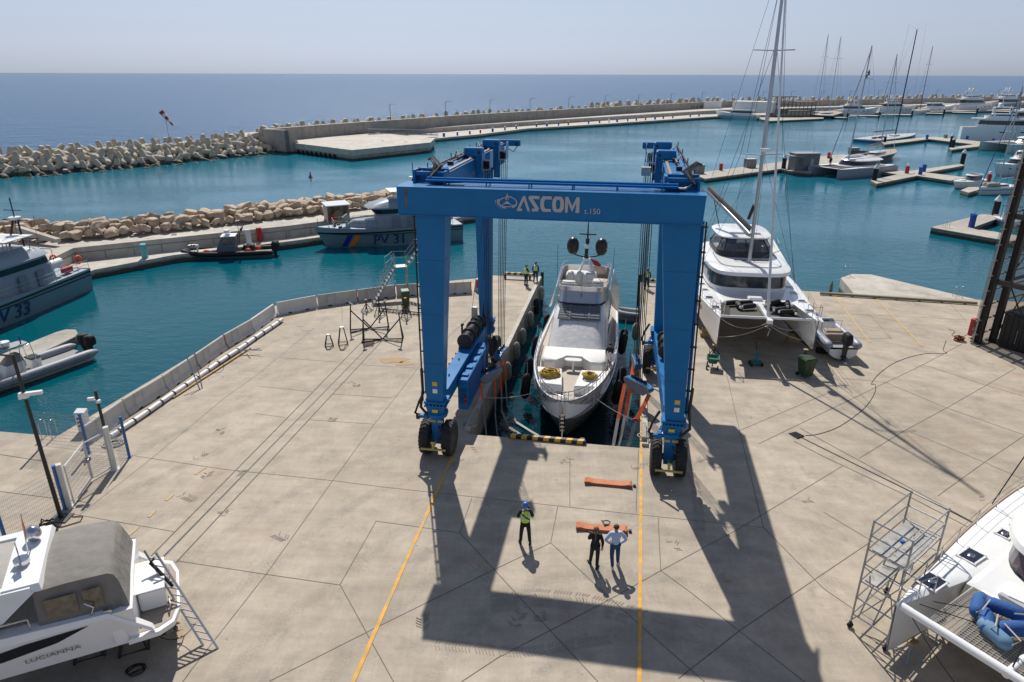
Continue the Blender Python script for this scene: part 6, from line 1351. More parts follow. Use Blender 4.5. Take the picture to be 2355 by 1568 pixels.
def cons_grey(t, L, B, z):
    b = MB(); b.loft([[(.9,-.45,z+.42),(-.5,-.5,z+.42),(-.5,.5,z+.42),(.9,.45,z+.42)],[(.6,-.42,z+1.25),(-.4,-.48,z+1.35),(-.4,.48,z+1.35),(.6,.42,z+1.25)]]); b.build('console',M_white2,t,recalc=True)
    b = MB(); b.loft([[(.6,-.45,z+1.25),(-.45,-.5,z+1.35),(-.45,.5,z+1.35),(.6,.45,z+1.25)],[(.1,-.3,z+1.75),(-.4,-.34,z+1.8),(-.4,.34,z+1.8),(.1,.3,z+1.75)]]); b.build('console_cover',M_grycan,t,recalc=True)
    b = MB(); b.bbox(-1.5,-.9,-.4,.4,z+.42,z+1.15,.05); b.build('seat',M_white2,t); b = MB(); b.bbox(-1.55,-.85,-.42,.42,z+1.15,z+1.25,.04); b.build('seat_cushion',M_dark,t)
    b = MB()
    for s in (1,-1): b.path([(-.2,s*.55,z+.5),(-.3,s*.55,z+2.2),(.4,s*.5,z+2.3),(1.2,s*.45,z+2.25)],.025,6); b.path([(-1.2,s*.5,z+.5),(-1.0,s*.5,z+2.3),(-.3,s*.5,z+2.2)],.025,6)
    b.tube((1.2,-.45,z+2.25),(1.2,.45,z+2.25),.025); b.tube((-1,-.5,z+2.3),(-1,.5,z+2.3),.025); b.build('t_top_frame',M_chrome,t,smooth=50)
    b = MB(); b.loft([plan(-1.0,.6,.5,z+2.32,4),plan(-1.0,.6,.48,z+2.36,4)]); b.build('t_top',mat('grey_top',(.3,.3,.31),.7),t)
    b = MB(); b.cyl((.2,0,z+2.6),.32,.25,16); b.build('radar',M_white,t,smooth=40); b = MB(); b.tube((-.6,.3,z+2.3),(-.6,.3,z+2.9),.04); b.build('beacon',M_blue2,t); b = MB(); b.tube((.4,.4,z+2.3),(.9,.4,z+4.4),.015,4); b.build('antenna',M_dark,t)
a = G(205,826,SEA); d = (G(0,900,SEA)-a).normalized(); rib('rigid_inflatable','grey rigid inflatable with white console and twin black outboards by the rounded pontoon', a+d*4.9+Vector((-.4,.9,0)), atan2(d.y,d.x), 9.4, 3.0, mat('hypalon_grey',(.27,.28,.30),.5), mat('rib_hull',(.3,.3,.3),.4,bands=[(-4,(.02,.02,.02)),(-.05,(.55,.55,.52)),(.45,(.03,.035,.05))]), cons_grey, 2, tube=.3)
def cons_pol(t, L, B, z):
    b = MB(); b.loft([[(1.3,-.75,z+.4),(-.9,-.8,z+.4),(-.9,.8,z+.4),(1.3,.75,z+.4)],[(.9,-.72,z+1.35),(-.9,-.78,z+1.35),(-.9,.78,z+1.35),(.9,.72,z+1.35)],[(.35,-.65,z+2.3),(-.8,-.7,z+2.3),(-.8,.7,z+2.3),(.35,.65,z+2.3)]]); c = b.build('cabin',mat('slate_cabin',(.10,.12,.15),.4),t,recalc=True)
    for s in (1,-1): b = MB(); q = [(.55,s*.73,z+1.45),(-.6,s*.78,z+1.45),(-.6,s*.72,z+2.15),(.25,s*.68,z+2.15)]; b.poly(q if s < 0 else q[::-1]); b.build('window',M_glass2,c)
    b = MB(); b.poly([(.93,-.6,z+1.4),(.93,.6,z+1.4),(.45,.55,z+2.2),(.45,-.55,z+2.2)]); b.build('windscreen',M_glass2,c)
    b = MB(); b.box(-1.0,.5,-.8,.8,z+2.3,z+2.38); b.cbox((-.2,0,z+2.6),(.4,1.3,.14)); b.cyl((-.1,0,z+2.8),.3,.25,12); b.build('roof_radar',M_white2,t)
    b = MB(); b.path([(-1.0,-.7,z+1.0),(-1.3,-.7,z+2.6),(-1.5,0,z+2.9),(-1.3,.7,z+2.6),(-1.0,.7,z+1.0)],.04,6); b.tube((-1.3,0,z+2.7),(-1.3,0,z+4.0),.03); b.tube((-1.6,.5,z+2.7),(-2.0,.5,z+3.6),.04); b.cbox((-1.6,0,z+3.0),(.15,1.1,.25)); b.build('light_arch',M_dark,t)
    for x in (-1.8,-2.5): b = MB(); b.bbox(x-.2,x+.2,-.5,.5,z+.4,z+1.3,.08); b.build('seat',M_dark,t)
    for x,y in ((2.1,.5),(-2.1,.6),(-3.0,-.3)): b = MB(); b.ell((x,y,z+.8),.35,.22,.2,8,6); b.build('orange_bag',M_orange,t)
    b = MB(); b.bbox(1.7,2.4,-.4,.2,z+.4,z+.75,.05); b.build('bow_locker',M_white2,t); b = MB(); b.path([(3.2,-.6,z+.7),(3.3,-.6,z+1.4),(3.9,0,z+1.45),(3.3,.6,z+1.4),(3.2,.6,z+.7)],.025,5); b.build('bow_rail',M_chrome,t); b = MB(); b.tube((3.0,.3,z+.5),(3.0,.3,z+1.3),.1); b.cbox((3,.3,z+1.4),(.3,.3,.25)); b.build('bow_light',M_white2,t)
a = G(628,592,SEA); c_ = G(402,603,SEA); d = (c_-a).normalized(); rib('patrol_rib','black collared patrol rigid inflatable with small grey wheelhouse at the naval walkway', (a+c_)/2+Vector((0,1.3,0)), atan2(d.y,d.x), (c_-a).length*.96, 2.9, M_black, mat('teal_rib_hull',(.3,.3,.3),.4,bands=[(-4,(.08,.16,.18)),(.5,(.02,.02,.02))]), cons_pol, 2, tube=.25)
rib('tender','small grey inflatable tender floating between the yacht and right pier', W(7.75,24.2,SEA), atan2(.25,-1)-SA+.2, 3.0, 1.5, mat('hypalon_grey',(.27,.28,.30),.5), M_dove, None, 1, tube=.21)
# ------------------------------------------------------------------ boats on the hard
def plan2(x0, x1, w0, w1, z, n=9, bow=.5):  # pointed deck outline of a catamaran hull
    P = [(lerp(x0,x1,i/n), lerp(w0,w1,(max(0,(i/n-bow)/(1-bow)))**1.6), z) for i in range(n+1)]; return P+[(x,-y,zz) for x,y,zz in P[::-1]]
def cat_hull(t, L, B, yc, wd, zdeck, m, draft=.5, inner=1):
    g_ = hull_geo(L, wd, zdeck+.12, zdeck-.15, draft, full=.35, p=1.7, p2=1.6, wlb=.55, wls=.85, rake=.015, aft=.8, n=20)
    rr = [[(x,y+yc,z) for x,y,z in r] for r in g_[0]]; h = hull(t,'hull',m,(rr,g_[1])); return rr, [(x,w_,z) for x,w_,z in g_[1]], h
def strip_deck(t, E, yc, m, name='side_deck', dz=0.0, cam=.06, rnd=.1):
    b = MB(); rings = []
    for x, w_, z in E: rings.append([(x,yc+w_,z),(x,yc+w_-min(rnd,w_),z+dz+cam*.6),(x,yc,z+dz+cam),(x,yc-w_+min(rnd,w_),z+dz+cam*.6),(x,yc-w_,z)])
    b.loft(rings, caps=False, close=False); return b.build(name, m, t, smooth=50)
M_hatch = mat('hatch_glass', (.02,.025,.045), .12)
def hatch(t, x, y, z, a, b_, rz=0, handle=False):
    b = MB(); b.cbox((x,y,z),(a,b_,.03),rz=rz); h = b.build('hatch', M_hatch, t)
    b = MB(); R3 = Matrix.Rotation(rz,3,'Z')
    for dx,dy,sx,sy in ((a/2,0,.05,b_+.08),(-a/2,0,.05,b_+.08),(0,b_/2,a,.05),(0,-b_/2,a,.05)): q = R3@Vector((dx,dy,0)); b.cbox((x+q.x,y+q.y,z+.003),(sx,sy,.035),rz=rz)
    b.build('frame', M_white2, h)
    if handle: b = MB(); b.ell((x,y,z+.02),.14,.11,.03,10,6); b.build('vent', M_chrome, h, smooth=60)
def pulpit(t, x, y, z, s=1, h=.65):
    b = MB(); b.path([(x-.7,y-.35,z),(x-.7,y-.35,z+h),(x,y-.25,z+h+.05),(x,y+.25,z+h+.05),(x-.7,y+.35,z+h),(x-.7,y+.35,z)],.02,6); b.tube((x-.05,y-.25,z),(x,y-.25,z+h+.05),.02); b.tube((x-.05,y+.25,z),(x,y+.25,z+h+.05),.02); b.tube((x-.35,y-.3,z+.35),(x,y-.25,z+.4),.015); b.build('pulpit', M_chrome, t, smooth=50)
M_anti = mat('catamaran_hull', (.7,.7,.68), .2, var=.03, bands=[(-4,(.02,.02,.022)),(-.12,(.80,.80,.78))])
M_anti2 = mat('catamaran_hull_grey_keel', (.7,.7,.68), .2, var=.03, bands=[(-4,(.22,.20,.18)),(-.12,(.80,.80,.78))])
M_netd = mat('net_dark', (.10,.09,.08), .9, var=.2, scale=10)
def cat_A():
    t = thing('sailing_catamaran', 'large white sailing catamaran propped on the yard with flybridge and bow nets', 'catamaran', W(15.4,18.7,1.15), -pi/2-SA+.045)
    L = 14.6; zd = 1.7; H = []
    for s in (-1,1):
        rr, E, h = cat_hull(t, L, 7.5, s*2.8, 1.9, zd, M_anti if s > 0 else M_anti2, .55); strip_deck(t, E, s*2.8, M_white, rnd=.12)
        b = MB()   # hull window
        for i in range(8,12):
            k = 1 if s > 0 else -2; a = Vector(rr[i][k]); c = Vector(rr[i+1][k]); o = Vector((0,s*.03,0)); q = [a+o+Vector((0,0,-.22)),c+o+Vector((0,0,-.22)),c+o+Vector((0,0,.12)),a+o+Vector((0,0,.12))]; b.poly(q if s < 0 else q[::-1])
        b.build('hull_window', M_glass, h)
        for (x,a,b_) in ((5.4,.55,.5),(3.2,.5,.5),(1.3,.35,.4),(-.2,.35,.4)): hatch(t, x, s*(2.9 if x < 5 else 2.82), zd-.15+.27*((x+L/2)/L)**2+.075, a, b_)
        pulpit(t, 6.85, s*2.8, zd+.15)
        edge = [(x,w_,z) for x,w_,z in E if x < 6.2]; b = MB()
        for x,w_,z in edge[::3]: b.tube((x,s*(2.8+w_-.06),z),(x,s*(2.8+w_-.06),z+.62),.014,4)
        for dz in (.35,.6): b.path([(x,s*(2.8+w_-.06),z+dz) for x,w_,z in edge],.008,4)
        b.build('lifeline', M_chrome, t)
    # bridge deck, nacelle and foredeck
    b = MB(); b.loft([[(-6.6,-2.6,.55),(3.6,-2.4,.7),(3.9,0,.62),(3.6,2.4,.7),(-6.6,2.6,.55)],[(-6.6,-2.6,zd),(4.1,-2.2,zd+.05),(4.6,0,zd+.05),(4.1,2.2,zd+.05),(-6.6,2.6,zd)],[(-6.6,-2.5,zd+.1),(4.0,-2.1,zd+.13),(4.5,0,zd+.15),(4.0,2.1,zd+.13),(-6.6,2.5,zd+.1)]]); b.build('bridge_deck',M_white,t,smooth=30)
    b = MB(); b.bbox(3.2,3.8,-.55,.35,zd+.1,zd+.32,.05); b.build('windlass_box',M_white,t)
    # nets and longeron
    for s in (-1,1):
        b = MB(); b.poly([(4.15,s*.2,zd),(6.75,s*.2,zd),(6.75,s*2.15,zd+.05),(5.4,s*1.95,zd+.05),(4.1,s*1.9,zd+.03)][::s]); b.build('net',M_netd,t)
    b = MB(); b.loft([[(4.2,-.14,zd),(4.2,.14,zd),(4.2,.14,zd+.2),(4.2,-.14,zd+.2)],[(7.3,-.1,zd+.0),(7.3,.1,zd+.0),(7.3,.1,zd+.16),(7.3,-.1,zd+.16)]]); b.cbox((7.45,0,zd+.05),(.35,.3,.22)); b.build('bow_sprit',M_white,t)
    b = MB(); b.tube((6.85,-2.75,zd+.05),(6.85,2.75,zd+.05),.085,8); b.build('cross_beam',M_white,t,smooth=50)
    b = MB(); b.path(sag((7.3,0,zd-.05),(6.9,-2.7,zd-.1),.5),.016,5); b.path(sag((7.3,0,zd-.05),(6.9,2.7,zd-.1),.5),.016,5); b.path(sag((7.3,0,zd-.2),(7.1,-2.75,.5),.25),.018,5); b.path(sag((7.3,0,zd-.2),(7.1,2.75,.5),.25),.018,5)
    b.path([(7.4,0,zd),(7.35,.2,zd-.2),(7.45,-.2,zd-.3),(7.4,.1,zd-.45),(7.4,0,zd-.9)],.03,5); b.build('bridle_rope',M_rope,t)
    # wrap round saloon window and roof
    A = plan(-6.2,1.7,2.75,zd+.1,5,.94,n=40); Bq = plan(-6.2,1.55,2.7,zd+1.35,5,.94,n=40)
    segs = [(35,39),(39,41),(41,45),(8,12),(28,32)]; segs = [(-6,-3),(-3,3),(3,6),(6,9),(-9,-6)]
    c = cabin(t,A,Bq,(.22,.92),M_white,'saloon',seg=segs,grow=.02,gm=M_glass2)
    b = MB(); lo = lring(A,Bq,.2,.012); hi = lring(A,Bq,.94,.012); idx = [k%40 for k in range(-10,11)]; b.loft([[lo[k] for k in idx],[hi[k] for k in idx]],caps=False,close=False); b.build('window_surround',M_glass,c)
    b = MB(); b.loft([plan(-6.4,2.35,2.85,zd+1.32,4.5,.93,n=40),plan(-6.4,2.3,2.85,zd+1.55,4.5,.93,n=40),plan(-6.3,2.0,2.6,zd+1.68,4.5,.93,n=40),plan(-6.2,1.2,2.2,zd+1.74,4,.93,n=40)]); rf = b.build('saloon_roof',M_white,t,smooth=50)
    b = MB(); R3 = plan(-3.0,1.55,2.15,zd+1.76,4.5,.93,n=40); b.path([R3[k%40] for k in range(-13,14)],.025,5); b.build('roof_line',M_dove,rf)
    # flybridge with clear screens and hardtop
    zf = zd+1.7
    b = MB(); b.loft([plan(-5.9,-1.0,2.0,zf,5,.96),plan(-5.9,-1.1,1.98,zf+.45,5,.96)],caps=False); b.build('flybridge_coaming',mat('black_screen',(.02,.02,.025),.4),t,smooth=40)
    A = plan(-5.7,-1.05,1.98,zf+.45,5,.96); Bq = plan(-5.2,-1.9,1.55,zf+1.25,5,.96)
    for k in (0,3,-3,6,-6,9,-9,12,-12): a_ = A[k%32]; c_ = Bq[k%32]; b = MB(); b.tube(a_,c_,.035,5); b.build('screen_frame',M_dark,t)
    gl = mat('clear_screen',(.10,.12,.14),.1,spec=.8,alpha=.45); b = MB(); idx = [k%32 for k in range(-11,12)]; b.loft([[A[k] for k in idx],[Bq[k] for k in idx]],caps=False,close=False); b.build('clear_screen',gl,t)
    for x,y,dx,dy,h in ((-2.4,-.9,.9,.8,.8),(-2.6,.9,.7,.7,.9),(-4.2,0,1.2,2.6,.5)): b = MB(); b.bbox(x-dx/2,x+dx/2,y-dy/2,y+dy/2,zf,zf+h,.06); b.build('helm_seat',M_dove,t)
    b = MB(); b.ell((-2.2,-.9,zf+1.0),.35,.4,.3,8,6); b.build('blue_bag',mat('blue_bag',(.03,.12,.3),.8),t,smooth=60)
    b = MB(); b.loft([plan(-5.9,-1.5,1.95,zf+1.25,4,.93),plan(-5.9,-1.45,2.0,zf+1.35,4,.93),plan(-5.8,-1.7,1.8,zf+1.45,4,.93)]); ht = b.build('hardtop',M_white,t,smooth=50)
    b = MB(); b.box(-2.7,-2.1,-1.0,1.1,zf+1.455,zf+1.465); b.build('sunroof',M_glass2,ht)
    # mast, boom, furled headsail
    mz = zd+1.75; mx = .15; top = Vector((mx-.7,0,mz+19.5))
    b = MB(); b.loft([[(lerp(mx,top.x,f)+.17*cos(a)*q,.12*sin(a)*q,lerp(mz,top.z,f)) for a in [2*pi*k/10 for k in range(10)]] for f,q in ((0,1),(.5,.95),(1,.7))]); ms = b.build('mast',M_alu,t,smooth=60)
    for f in (.36,.68):
        b = MB(); q = Vector((mx,0,mz)).lerp(top,f); b.tube(q,q+Vector((-.35,-1.25,.05)),.035,5); b.tube(q,q+Vector((-.35,1.25,.05)),.035,5); b.build('spreader',M_alu,ms)
    b = MB(); b.cyl((mx+.35,0,mz+7.4),.3,.2,12); b.cbox((mx+.2,0,mz+7.3),(.3,.1,.08)); b.build('radar',M_white,ms,smooth=40)
    b = MB(); b.tube((mx-.1,-1.0,mz+.08),(mx-.1,1.3,mz+.08),.03); b.tube((mx+.0,.3,mz+.05),(mx,2.0,mz+.9),.02); b.build('mast_base_track',M_dark,ms)
    b = MB()
    for s in (-1,1):
        b.path([(-1.2,s*3.6,zd),(lerp(mx,top.x,.36)-.35,s*1.3,lerp(mz,top.z,.36)),(lerp(mx,top.x,.95),0,lerp(mz,top.z,.95))],.012,4); b.tube((-1.5,s*3.6,zd),(lerp(mx,top.x,.68),s*.1,lerp(mz,top.z,.68)),.012,4)
        b.tube((-.8,s*3.5,zd),(lerp(mx,top.x,.36),s*.1,lerp(mz,top.z,.36)),.01,4)
    b.tube((-6.8,0,zf+1.4),top,.012,4); b.tube((mx-.2,.3,mz),(mx-.9,.1,mz+19),.01,4); b.build('shrouds',M_dark,ms)
    b = MB(); b.tube((6.85,.0,zd+.1),Vector((mx,0,mz)).lerp(top,.93)+Vector((.15,0,0)),.085,8,.05); b.build('furled_headsail',M_white2,ms,smooth=60)
    b = MB(); b.tube((-.1,-.1,mz+1.8),(-5.9,-2.3,mz+3.8),.16,8); b.build('boom',M_alu,t,smooth=50)
    b = MB(); b.loft([[Vector((-.3,-.15,mz+2.0)).lerp(Vector((-5.9,-2.3,mz+4.05)),f)+Vector((.12*cos(a),.12*sin(a),.2*sin(a)*(1.6-f))) for a in [2*pi*k/8 for k in range(8)]] for f in (0,.05,.3,.7,1)]); b.path([(-.15,-.1,mz+3.8),(-.6,-.25,mz+2.8)],.12,6); b.build('sail_bag',mat('black_sailbag',(.03,.03,.033),.7),t,smooth=60)
    b = MB(); b.tube((-5.0,-2.0,mz+3.5),(-4.6,-1.4,zf+1.4),.03,4); b.tube((-5.9,-2.3,mz+3.9),top,.012,4); b.build('boom_sheet',M_dark,t)
    b = MB(); b.poly([(.05,.5,mz+12.1),(-.35,.55,mz+12.0),(-.3,.55,mz+11.7),(.0,.5,mz+11.75)]); b.build('courtesy_flag',mat('faded_orange',(.5,.28,.12),.8),ms)
    # aft wings, stern arch and solar panel
    b = MB(); b.tube((-6.3,-3.2,zd+.2),(-6.3,-3.2,zd+2.9),.03); b.cbox((-6.3,-3.2,zd+3.0),(.7,.6,.05),Matrix.Rotation(.5,3,'X')); b.build('satellite_panel',M_white,t)
    for s in (-1,1): b = MB(); b.loft([[(-6.6,s*2.6,zd+.1),(-1.0,s*2.75,zd+1.4),(-6.2,s*2.6,zd+2.2)],[(-6.6,s*2.8,zd+.1),(-1.0,s*2.85,zd+1.4),(-6.2,s*2.8,zd+2.2)]]); b.build('aft_wing',M_white,t,recalc=True)
    b = MB()
    for z in (.7,1.2,1.8): b.path([(-5.6,3.3,zd+z),(-7.3,3.5,zd+z),(-7.3,1.9,zd+z)],.02,5)
    for p in ((-5.6,3.3),(-7.3,3.5),(-7.3,1.9)): b.tube((p[0],p[1],zd),(p[0],p[1],zd+1.8),.022,5)
    b.build('davit_frame',M_grey,t)
    text('boat_name','HEART 5',.26,M_dove,t,(5.6,-3.58+.06,zd-.62),(pi/2,0,pi)) if False else None
    return t
cat_A()
def CL(x, y, z): c = W(15.4,18.7,1.15); a = -pi/2-SA+.045; return Vector((c.x+x*cos(a)-y*sin(a), c.y+x*sin(a)+y*cos(a), 1.15+z))
def small_fender(p, rz, lab, grp, m=M_black):
    t = thing('fender', lab, 'fender', p, rz, grp); b = MB(); A_ = Matrix.Rotation(pi/2,3,'Y'); b.lathe([(.04,-.5),(.12,-.46),(.17,-.34),(.17,.34),(.12,.46),(.04,.5)],(0,0,.17),10,A_); b.build('body',m,t,smooth=60); b = MB(); b.cyl((-.5,0,.17),.09,.08,8,A_); b.build('end_cap',M_white2,t)
for i, (x,y,r) in enumerate([(4.7,-1.7,.2),(5.1,-1.4,1.5),(4.6,-.9,.1),(5.3,-.8,.3)]): small_fender(CL(x,y,1.78), r, 'black fender lying on the left bow net of the big catamaran', 'black fenders on the left bow net')
for i, (x,y,r,dz) in enumerate([(4.6,.5,1.3,0),(4.9,.8,.2,.1),(5.2,.7,.6,.3),(4.7,1.3,.1,0),(5.2,1.5,1.2,.2),(5.7,1.0,.3,0),(5.9,1.7,1.5,0),(6.1,1.3,0,0)]): small_fender(CL(x,y,1.78+dz), r, 'black fender piled on the right bow net of the big catamaran', 'black fenders on the right bow net')
# props and keel blocks below the catamaran
def prop(u, v, h, lab, m=M_dark, w_=.45, grp=None, name='boat_stand', z=0):
    t = thing(name, lab, 'boat stand', W(u,v,z), -SA, grp); b = MB()
    for k in range(3): a = k*2*pi/3; b.tube((w_*cos(a),w_*sin(a),0),(0,0,h*.75),.03,5); b.tube((w_*cos(a),w_*sin(a),.05),(w_*cos(a+2*pi/3),w_*sin(a+2*pi/3),.05),.02,5)
    b.build('tripod',m,t); b = MB(); b.tube((0,0,h*.3),(0,0,h),.035,6); b.build('screw',m,t); b = MB(); b.cbox((0,0,h),(.3,.22,.06)); b.build('pad',M_wood,t); return t
for u, v, h, lab in ((12.95,12.4,.75,'dark tripod stand under the left bow of the big catamaran'),(18.4,12.6,.75,'dark tripod stand under the right bow of the big catamaran')): prop(u,v,h,lab)
for i, (u, v) in enumerate(((12.9,16),(18.5,16),(12.9,22),(18.5,22))):
    t = thing('keel_block','timber keel block deep in shade under the big catamaran','keel block',W(u,v,0),-SA,'keel blocks under the catamaran'); b = MB(); b.box(-.5,.5,-.3,.3,0,.3); b.box(-.4,.4,-.25,.25,.302,.6); b.build('timber',M_wood,t)
# tender on the hard beside the catamaran (seen from its stern)
def cons_tender(t, L, B, z):
    b = MB(); b.bbox(.2,1.0,-.45,.45,z+.42,z+1.2,.06); b.build('console',M_white2,t); b = MB(); b.bbox(.25,.6,-.35,.35,z+1.2,z+1.3,.03); b.build('dashboard',M_dark,t)
    b = MB(); b.bbox(-.9,-.3,-.55,.55,z+.42,z+.85,.05); b.build('seat_box',M_white2,t); b = MB(); b.bbox(-.9,-.3,-.55,.55,z+.85,z+.95,.04); b.bbox(-1.5,-1.25,-.75,.75,z+.5,z+.95,.04); b.build('seat_cushion',mat('tan_seat',(.3,.22,.15),.7),t)
    b = MB(); b.path([(-.6,-.4,z+.9),(-.7,-.4,z+1.6),(-.7,.4,z+1.6),(-.6,.4,z+.9)],.02,5); b.build('grab_rail',M_chrome,t); b = MB(); b.bbox(1.2,2.0,-.5,.5,z+.5,z+1.0,.1); b.build('gear_pile',mat('grey_gear',(.25,.25,.25),.8),t)
a = G(1915,762,.8); rib('tender','grey inflatable tender with black outboard standing beside the big catamaran', W(20.35,15.4,.45), pi/2-SA+.12, 5.2, 2.3, mat('hypalon_blue_grey',(.28,.31,.36),.45), M_white2, cons_tender, 1, tube=.27)
for u, v in ((19.9,14.2),(20.7,16.8)): t = thing('trailer_chock','black support block under the tender beside the catamaran','block',W(u,v,0),-SA,'tender support blocks'); b = MB(); b.bbox(-.45,.45,-.2,.2,0,.3,.03); b.build('block',M_black,t); b = MB(); b.cyl((-.4,0,.15),.15,.12,10,Matrix.Rotation(pi/2,3,'Y')); b.build('wheel',M_black,t)
# ---- catamaran at the lower right corner
def cat_B():
    P0 = G(2062,1395,2.6); P1 = G(2354,1100,2.6); d = Vector((-.845,-.535,0)).normalized(); az = atan2(d.y,d.x); n = Vector((-d.y,d.x,0))   # n = port side
    # the hull on screen is the starboard-most seen from the bow; the twin lies toward +n
    L = 15.5; HB = 1.0; side = 1
    c = P0-d*(L/2-.1)+n*2.75; t = thing('sailing_catamaran','white catamaran with grey bow net at the lower right corner','catamaran',(c.x,c.y,.95),az); zd = 1.6
    for s in (-1,1):
        rr, E, h = cat_hull(t, L, 7.5, s*2.75, 2.2, zd, M_anti2, .5); strip_deck(t, E, s*2.75, M_white, rnd=.12, cam=.1)
        for (x,a,b_,hd) in ((5.95,.72,.55,1),(3.65,.72,.5,1),(1.5,.45,.38,1),(.6,.35,.3,0)): hatch(t, x, s*2.72, zd-.15+.27*((x+L/2)/L)**2+.115, a, b_, 0, bool(hd))
        pulpit(t, 7.2, s*2.75, zd+.2)
        b = MB(); edge = [(x,w_,z) for x,w_,z in E if x < 6.6]; b.path([(x,s*(2.75+w_-.03),z+.04) for x,w_,z in edge],.045,6); b.build('toe_rail',mat('tan_toerail',(.42,.32,.24),.6),t)
        b = MB()
        for x,w_,z in edge[::2]: b.tube((x,s*(2.75+w_-.12),z),(x,s*(2.75+w_-.12),z+.65),.016,5)
        for dz in (.35,.62): b.path([(x,s*(2.75+w_-.12),z+dz) for x,w_,z in edge],.007,4)
        b.build('lifeline',M_chrome,t)
    b = MB(); b.loft([[(-7,-2.6,.5),(4.7,-2.4,.7),(4.7,2.4,.7),(-7,2.6,.5)],[(-7,-2.6,zd+.05),(5.0,-2.2,zd+.05),(5.0,2.2,zd+.05),(-7,2.6,zd+.05)],[(-7,-2.6,zd+.15),(4.8,-2.0,zd+.16),(4.8,2.0,zd+.16),(-7,2.6,zd+.15)]]); b.build('bridge_deck',M_white,t,smooth=30)
    b = MB(); b.bbox(4.0,4.9,-1.5,1.3,zd+.15,zd+.28,.06); b.bbox(4.6,5.1,-1.8,1.8,zd-.25,zd+.1,.05); b.build('foredeck_locker',M_white,t)
    A = plan(-6.5,3.8,2.75,zd+.15,4,.85,n=40); Bq = plan(-6.5,3.4,2.6,zd+1.2,4,.85,n=40); cabin(t,A,Bq,(.1,.95),M_glass,'saloon',seg=[(-9,-5),(-5,-2),(-2,2),(2,5),(5,9)],grow=.015,gm=mat('violet_glass',(.09,.07,.085),.12,spec=.9))
    b = MB(); b.loft([plan(-6.6,4.2,2.95,zd+1.18,3.6,.85,n=40),plan(-6.6,4.15,2.9,zd+1.36,3.6,.85,n=40),plan(-6.4,3.2,2.5,zd+1.6,3.6,.85,n=40)]); b.build('saloon_roof',M_white,t,smooth=50)
    b = MB(); b.box(.8,2.3,-1.5,-.6,zd+1.6,zd+1.62); b.build('roof_skylight',M_hatch,t)
    # bow net woven as a real grid of cords
    b = MB(); z = zd+.08
    for k in range(30): y = -1.95+k*3.9/29; b.tube((5.05,y,z),(7.4,y,z),.011,4)
    for k in range(24): x = 5.05+k*2.35/23; b.tube((x,-2.0,z+.01),(x,2.0,z+.01),.011,4)
    b.build('net_cords',mat('net_cord',(.40,.37,.32),.9),t); b = MB(); b.poly([(5.05,-1.95,z-.02),(7.4,-1.95,z-.02),(7.4,1.95,z-.02),(5.05,1.95,z-.02)]); b.build('net',mat('net_web',(.38,.35,.31),.9,alpha=.45),t)
    b = MB(); b.path([(5.05,-2.0,z),(7.4,-2.0,z),(7.4,2.0,z),(5.05,2.0,z),(5.05,-2.0,z)],.03,5); b.build('net_edge_rope',M_rope,t)
    b = MB(); b.tube((7.5,-2.7,zd+.04),(7.5,2.7,zd+.04),.12,10); b.build('cross_beam',M_white,t,smooth=50)
    b = MB(); b.tube((4.3,0,zd+.02),(7.6,0,zd+.02),.1,8); b.build('longeron',M_white,t,smooth=50)
    b = MB(); b.path(sag((7.35,-2.6,zd-.05),(7.9,0,.3),.2),.014,5); b.path(sag((7.35,2.6,zd-.05),(7.9,0,.3),.2),.014,5); b.path(sag((6.9,-2.2,zd+.3),(4.2,.2,zd+.3),.1),.014,5); b.path(sag((7.2,-2.4,zd+.2),(4.8,1.6,zd+.15),.08),.014,5); b.tube((7.3,0,zd+.1),(-1,0,zd+18),.02,5); b.tube((.1,-3.75,zd+.1),(-1.0,-.2,zd+17),.02,5); b.build('rigging',M_dark,t)
    b = MB(); b.tube((-1,0,zd+1.7),(-1.3,0,zd+19),.15,8); b.build('mast',M_alu,t,smooth=50)
    return t, c, az, d, n
tB, cB, azB, dB, nB = cat_B()
def BL_(x, y, z): return Vector((cB.x,cB.y,0))+dB*x+nB*y+Vector((0,0,z+.95))
M_bf = mat('blue_fender_cover', (.02,.09,.28), .8, var=.1, bump=.3)
for i, (x,y,r,l,m,lab) in enumerate([(6.0,-1.45,.3,1.1,M_bf,'royal blue fender pointing left on the bow net of the corner catamaran'),(5.7,-.95,1.9,1.1,M_bf,'royal blue fender at the back of the bundle on the bow net'),(6.45,-1.05,.5,1.0,M_bf,'royal blue fender with black end nearest the cross beam side'),(6.2,-.45,2.6,1.2,M_bf,'royal blue fender at the right of the bundle on the bow net'),(6.75,-.7,1.2,1.1,mat('faded_blue_cover',(.13,.24,.36),.85,var=.12),'faded pale blue fender hanging out of the bundle on the bow net')]):
    t = thing('fender', lab, 'fender', BL_(x,y,1.72+.1*(i%2)), azB+r, 'blue fenders on the bow net'); b = MB(); A_ = Matrix.Rotation(pi/2,3,'Y'); l *= .88; b.lathe([(.05,-l/2),(.15,-l/2+.05),(.2,-l/2+.2),(.2,l/2-.2),(.15,l/2-.05),(.05,l/2)],(0,0,.2),14,A_); b.build('cover',m,t,smooth=60); b = MB(); b.cyl((-l/2,0,.2),.1,.1,10,A_); b.build('end_cap',M_black,t); b = MB(); b.path([(l/2,0,.28),(l/2+.1,.1,.5),(0,.2,.5)],.02,5); b.build('lanyard',M_rope,t)
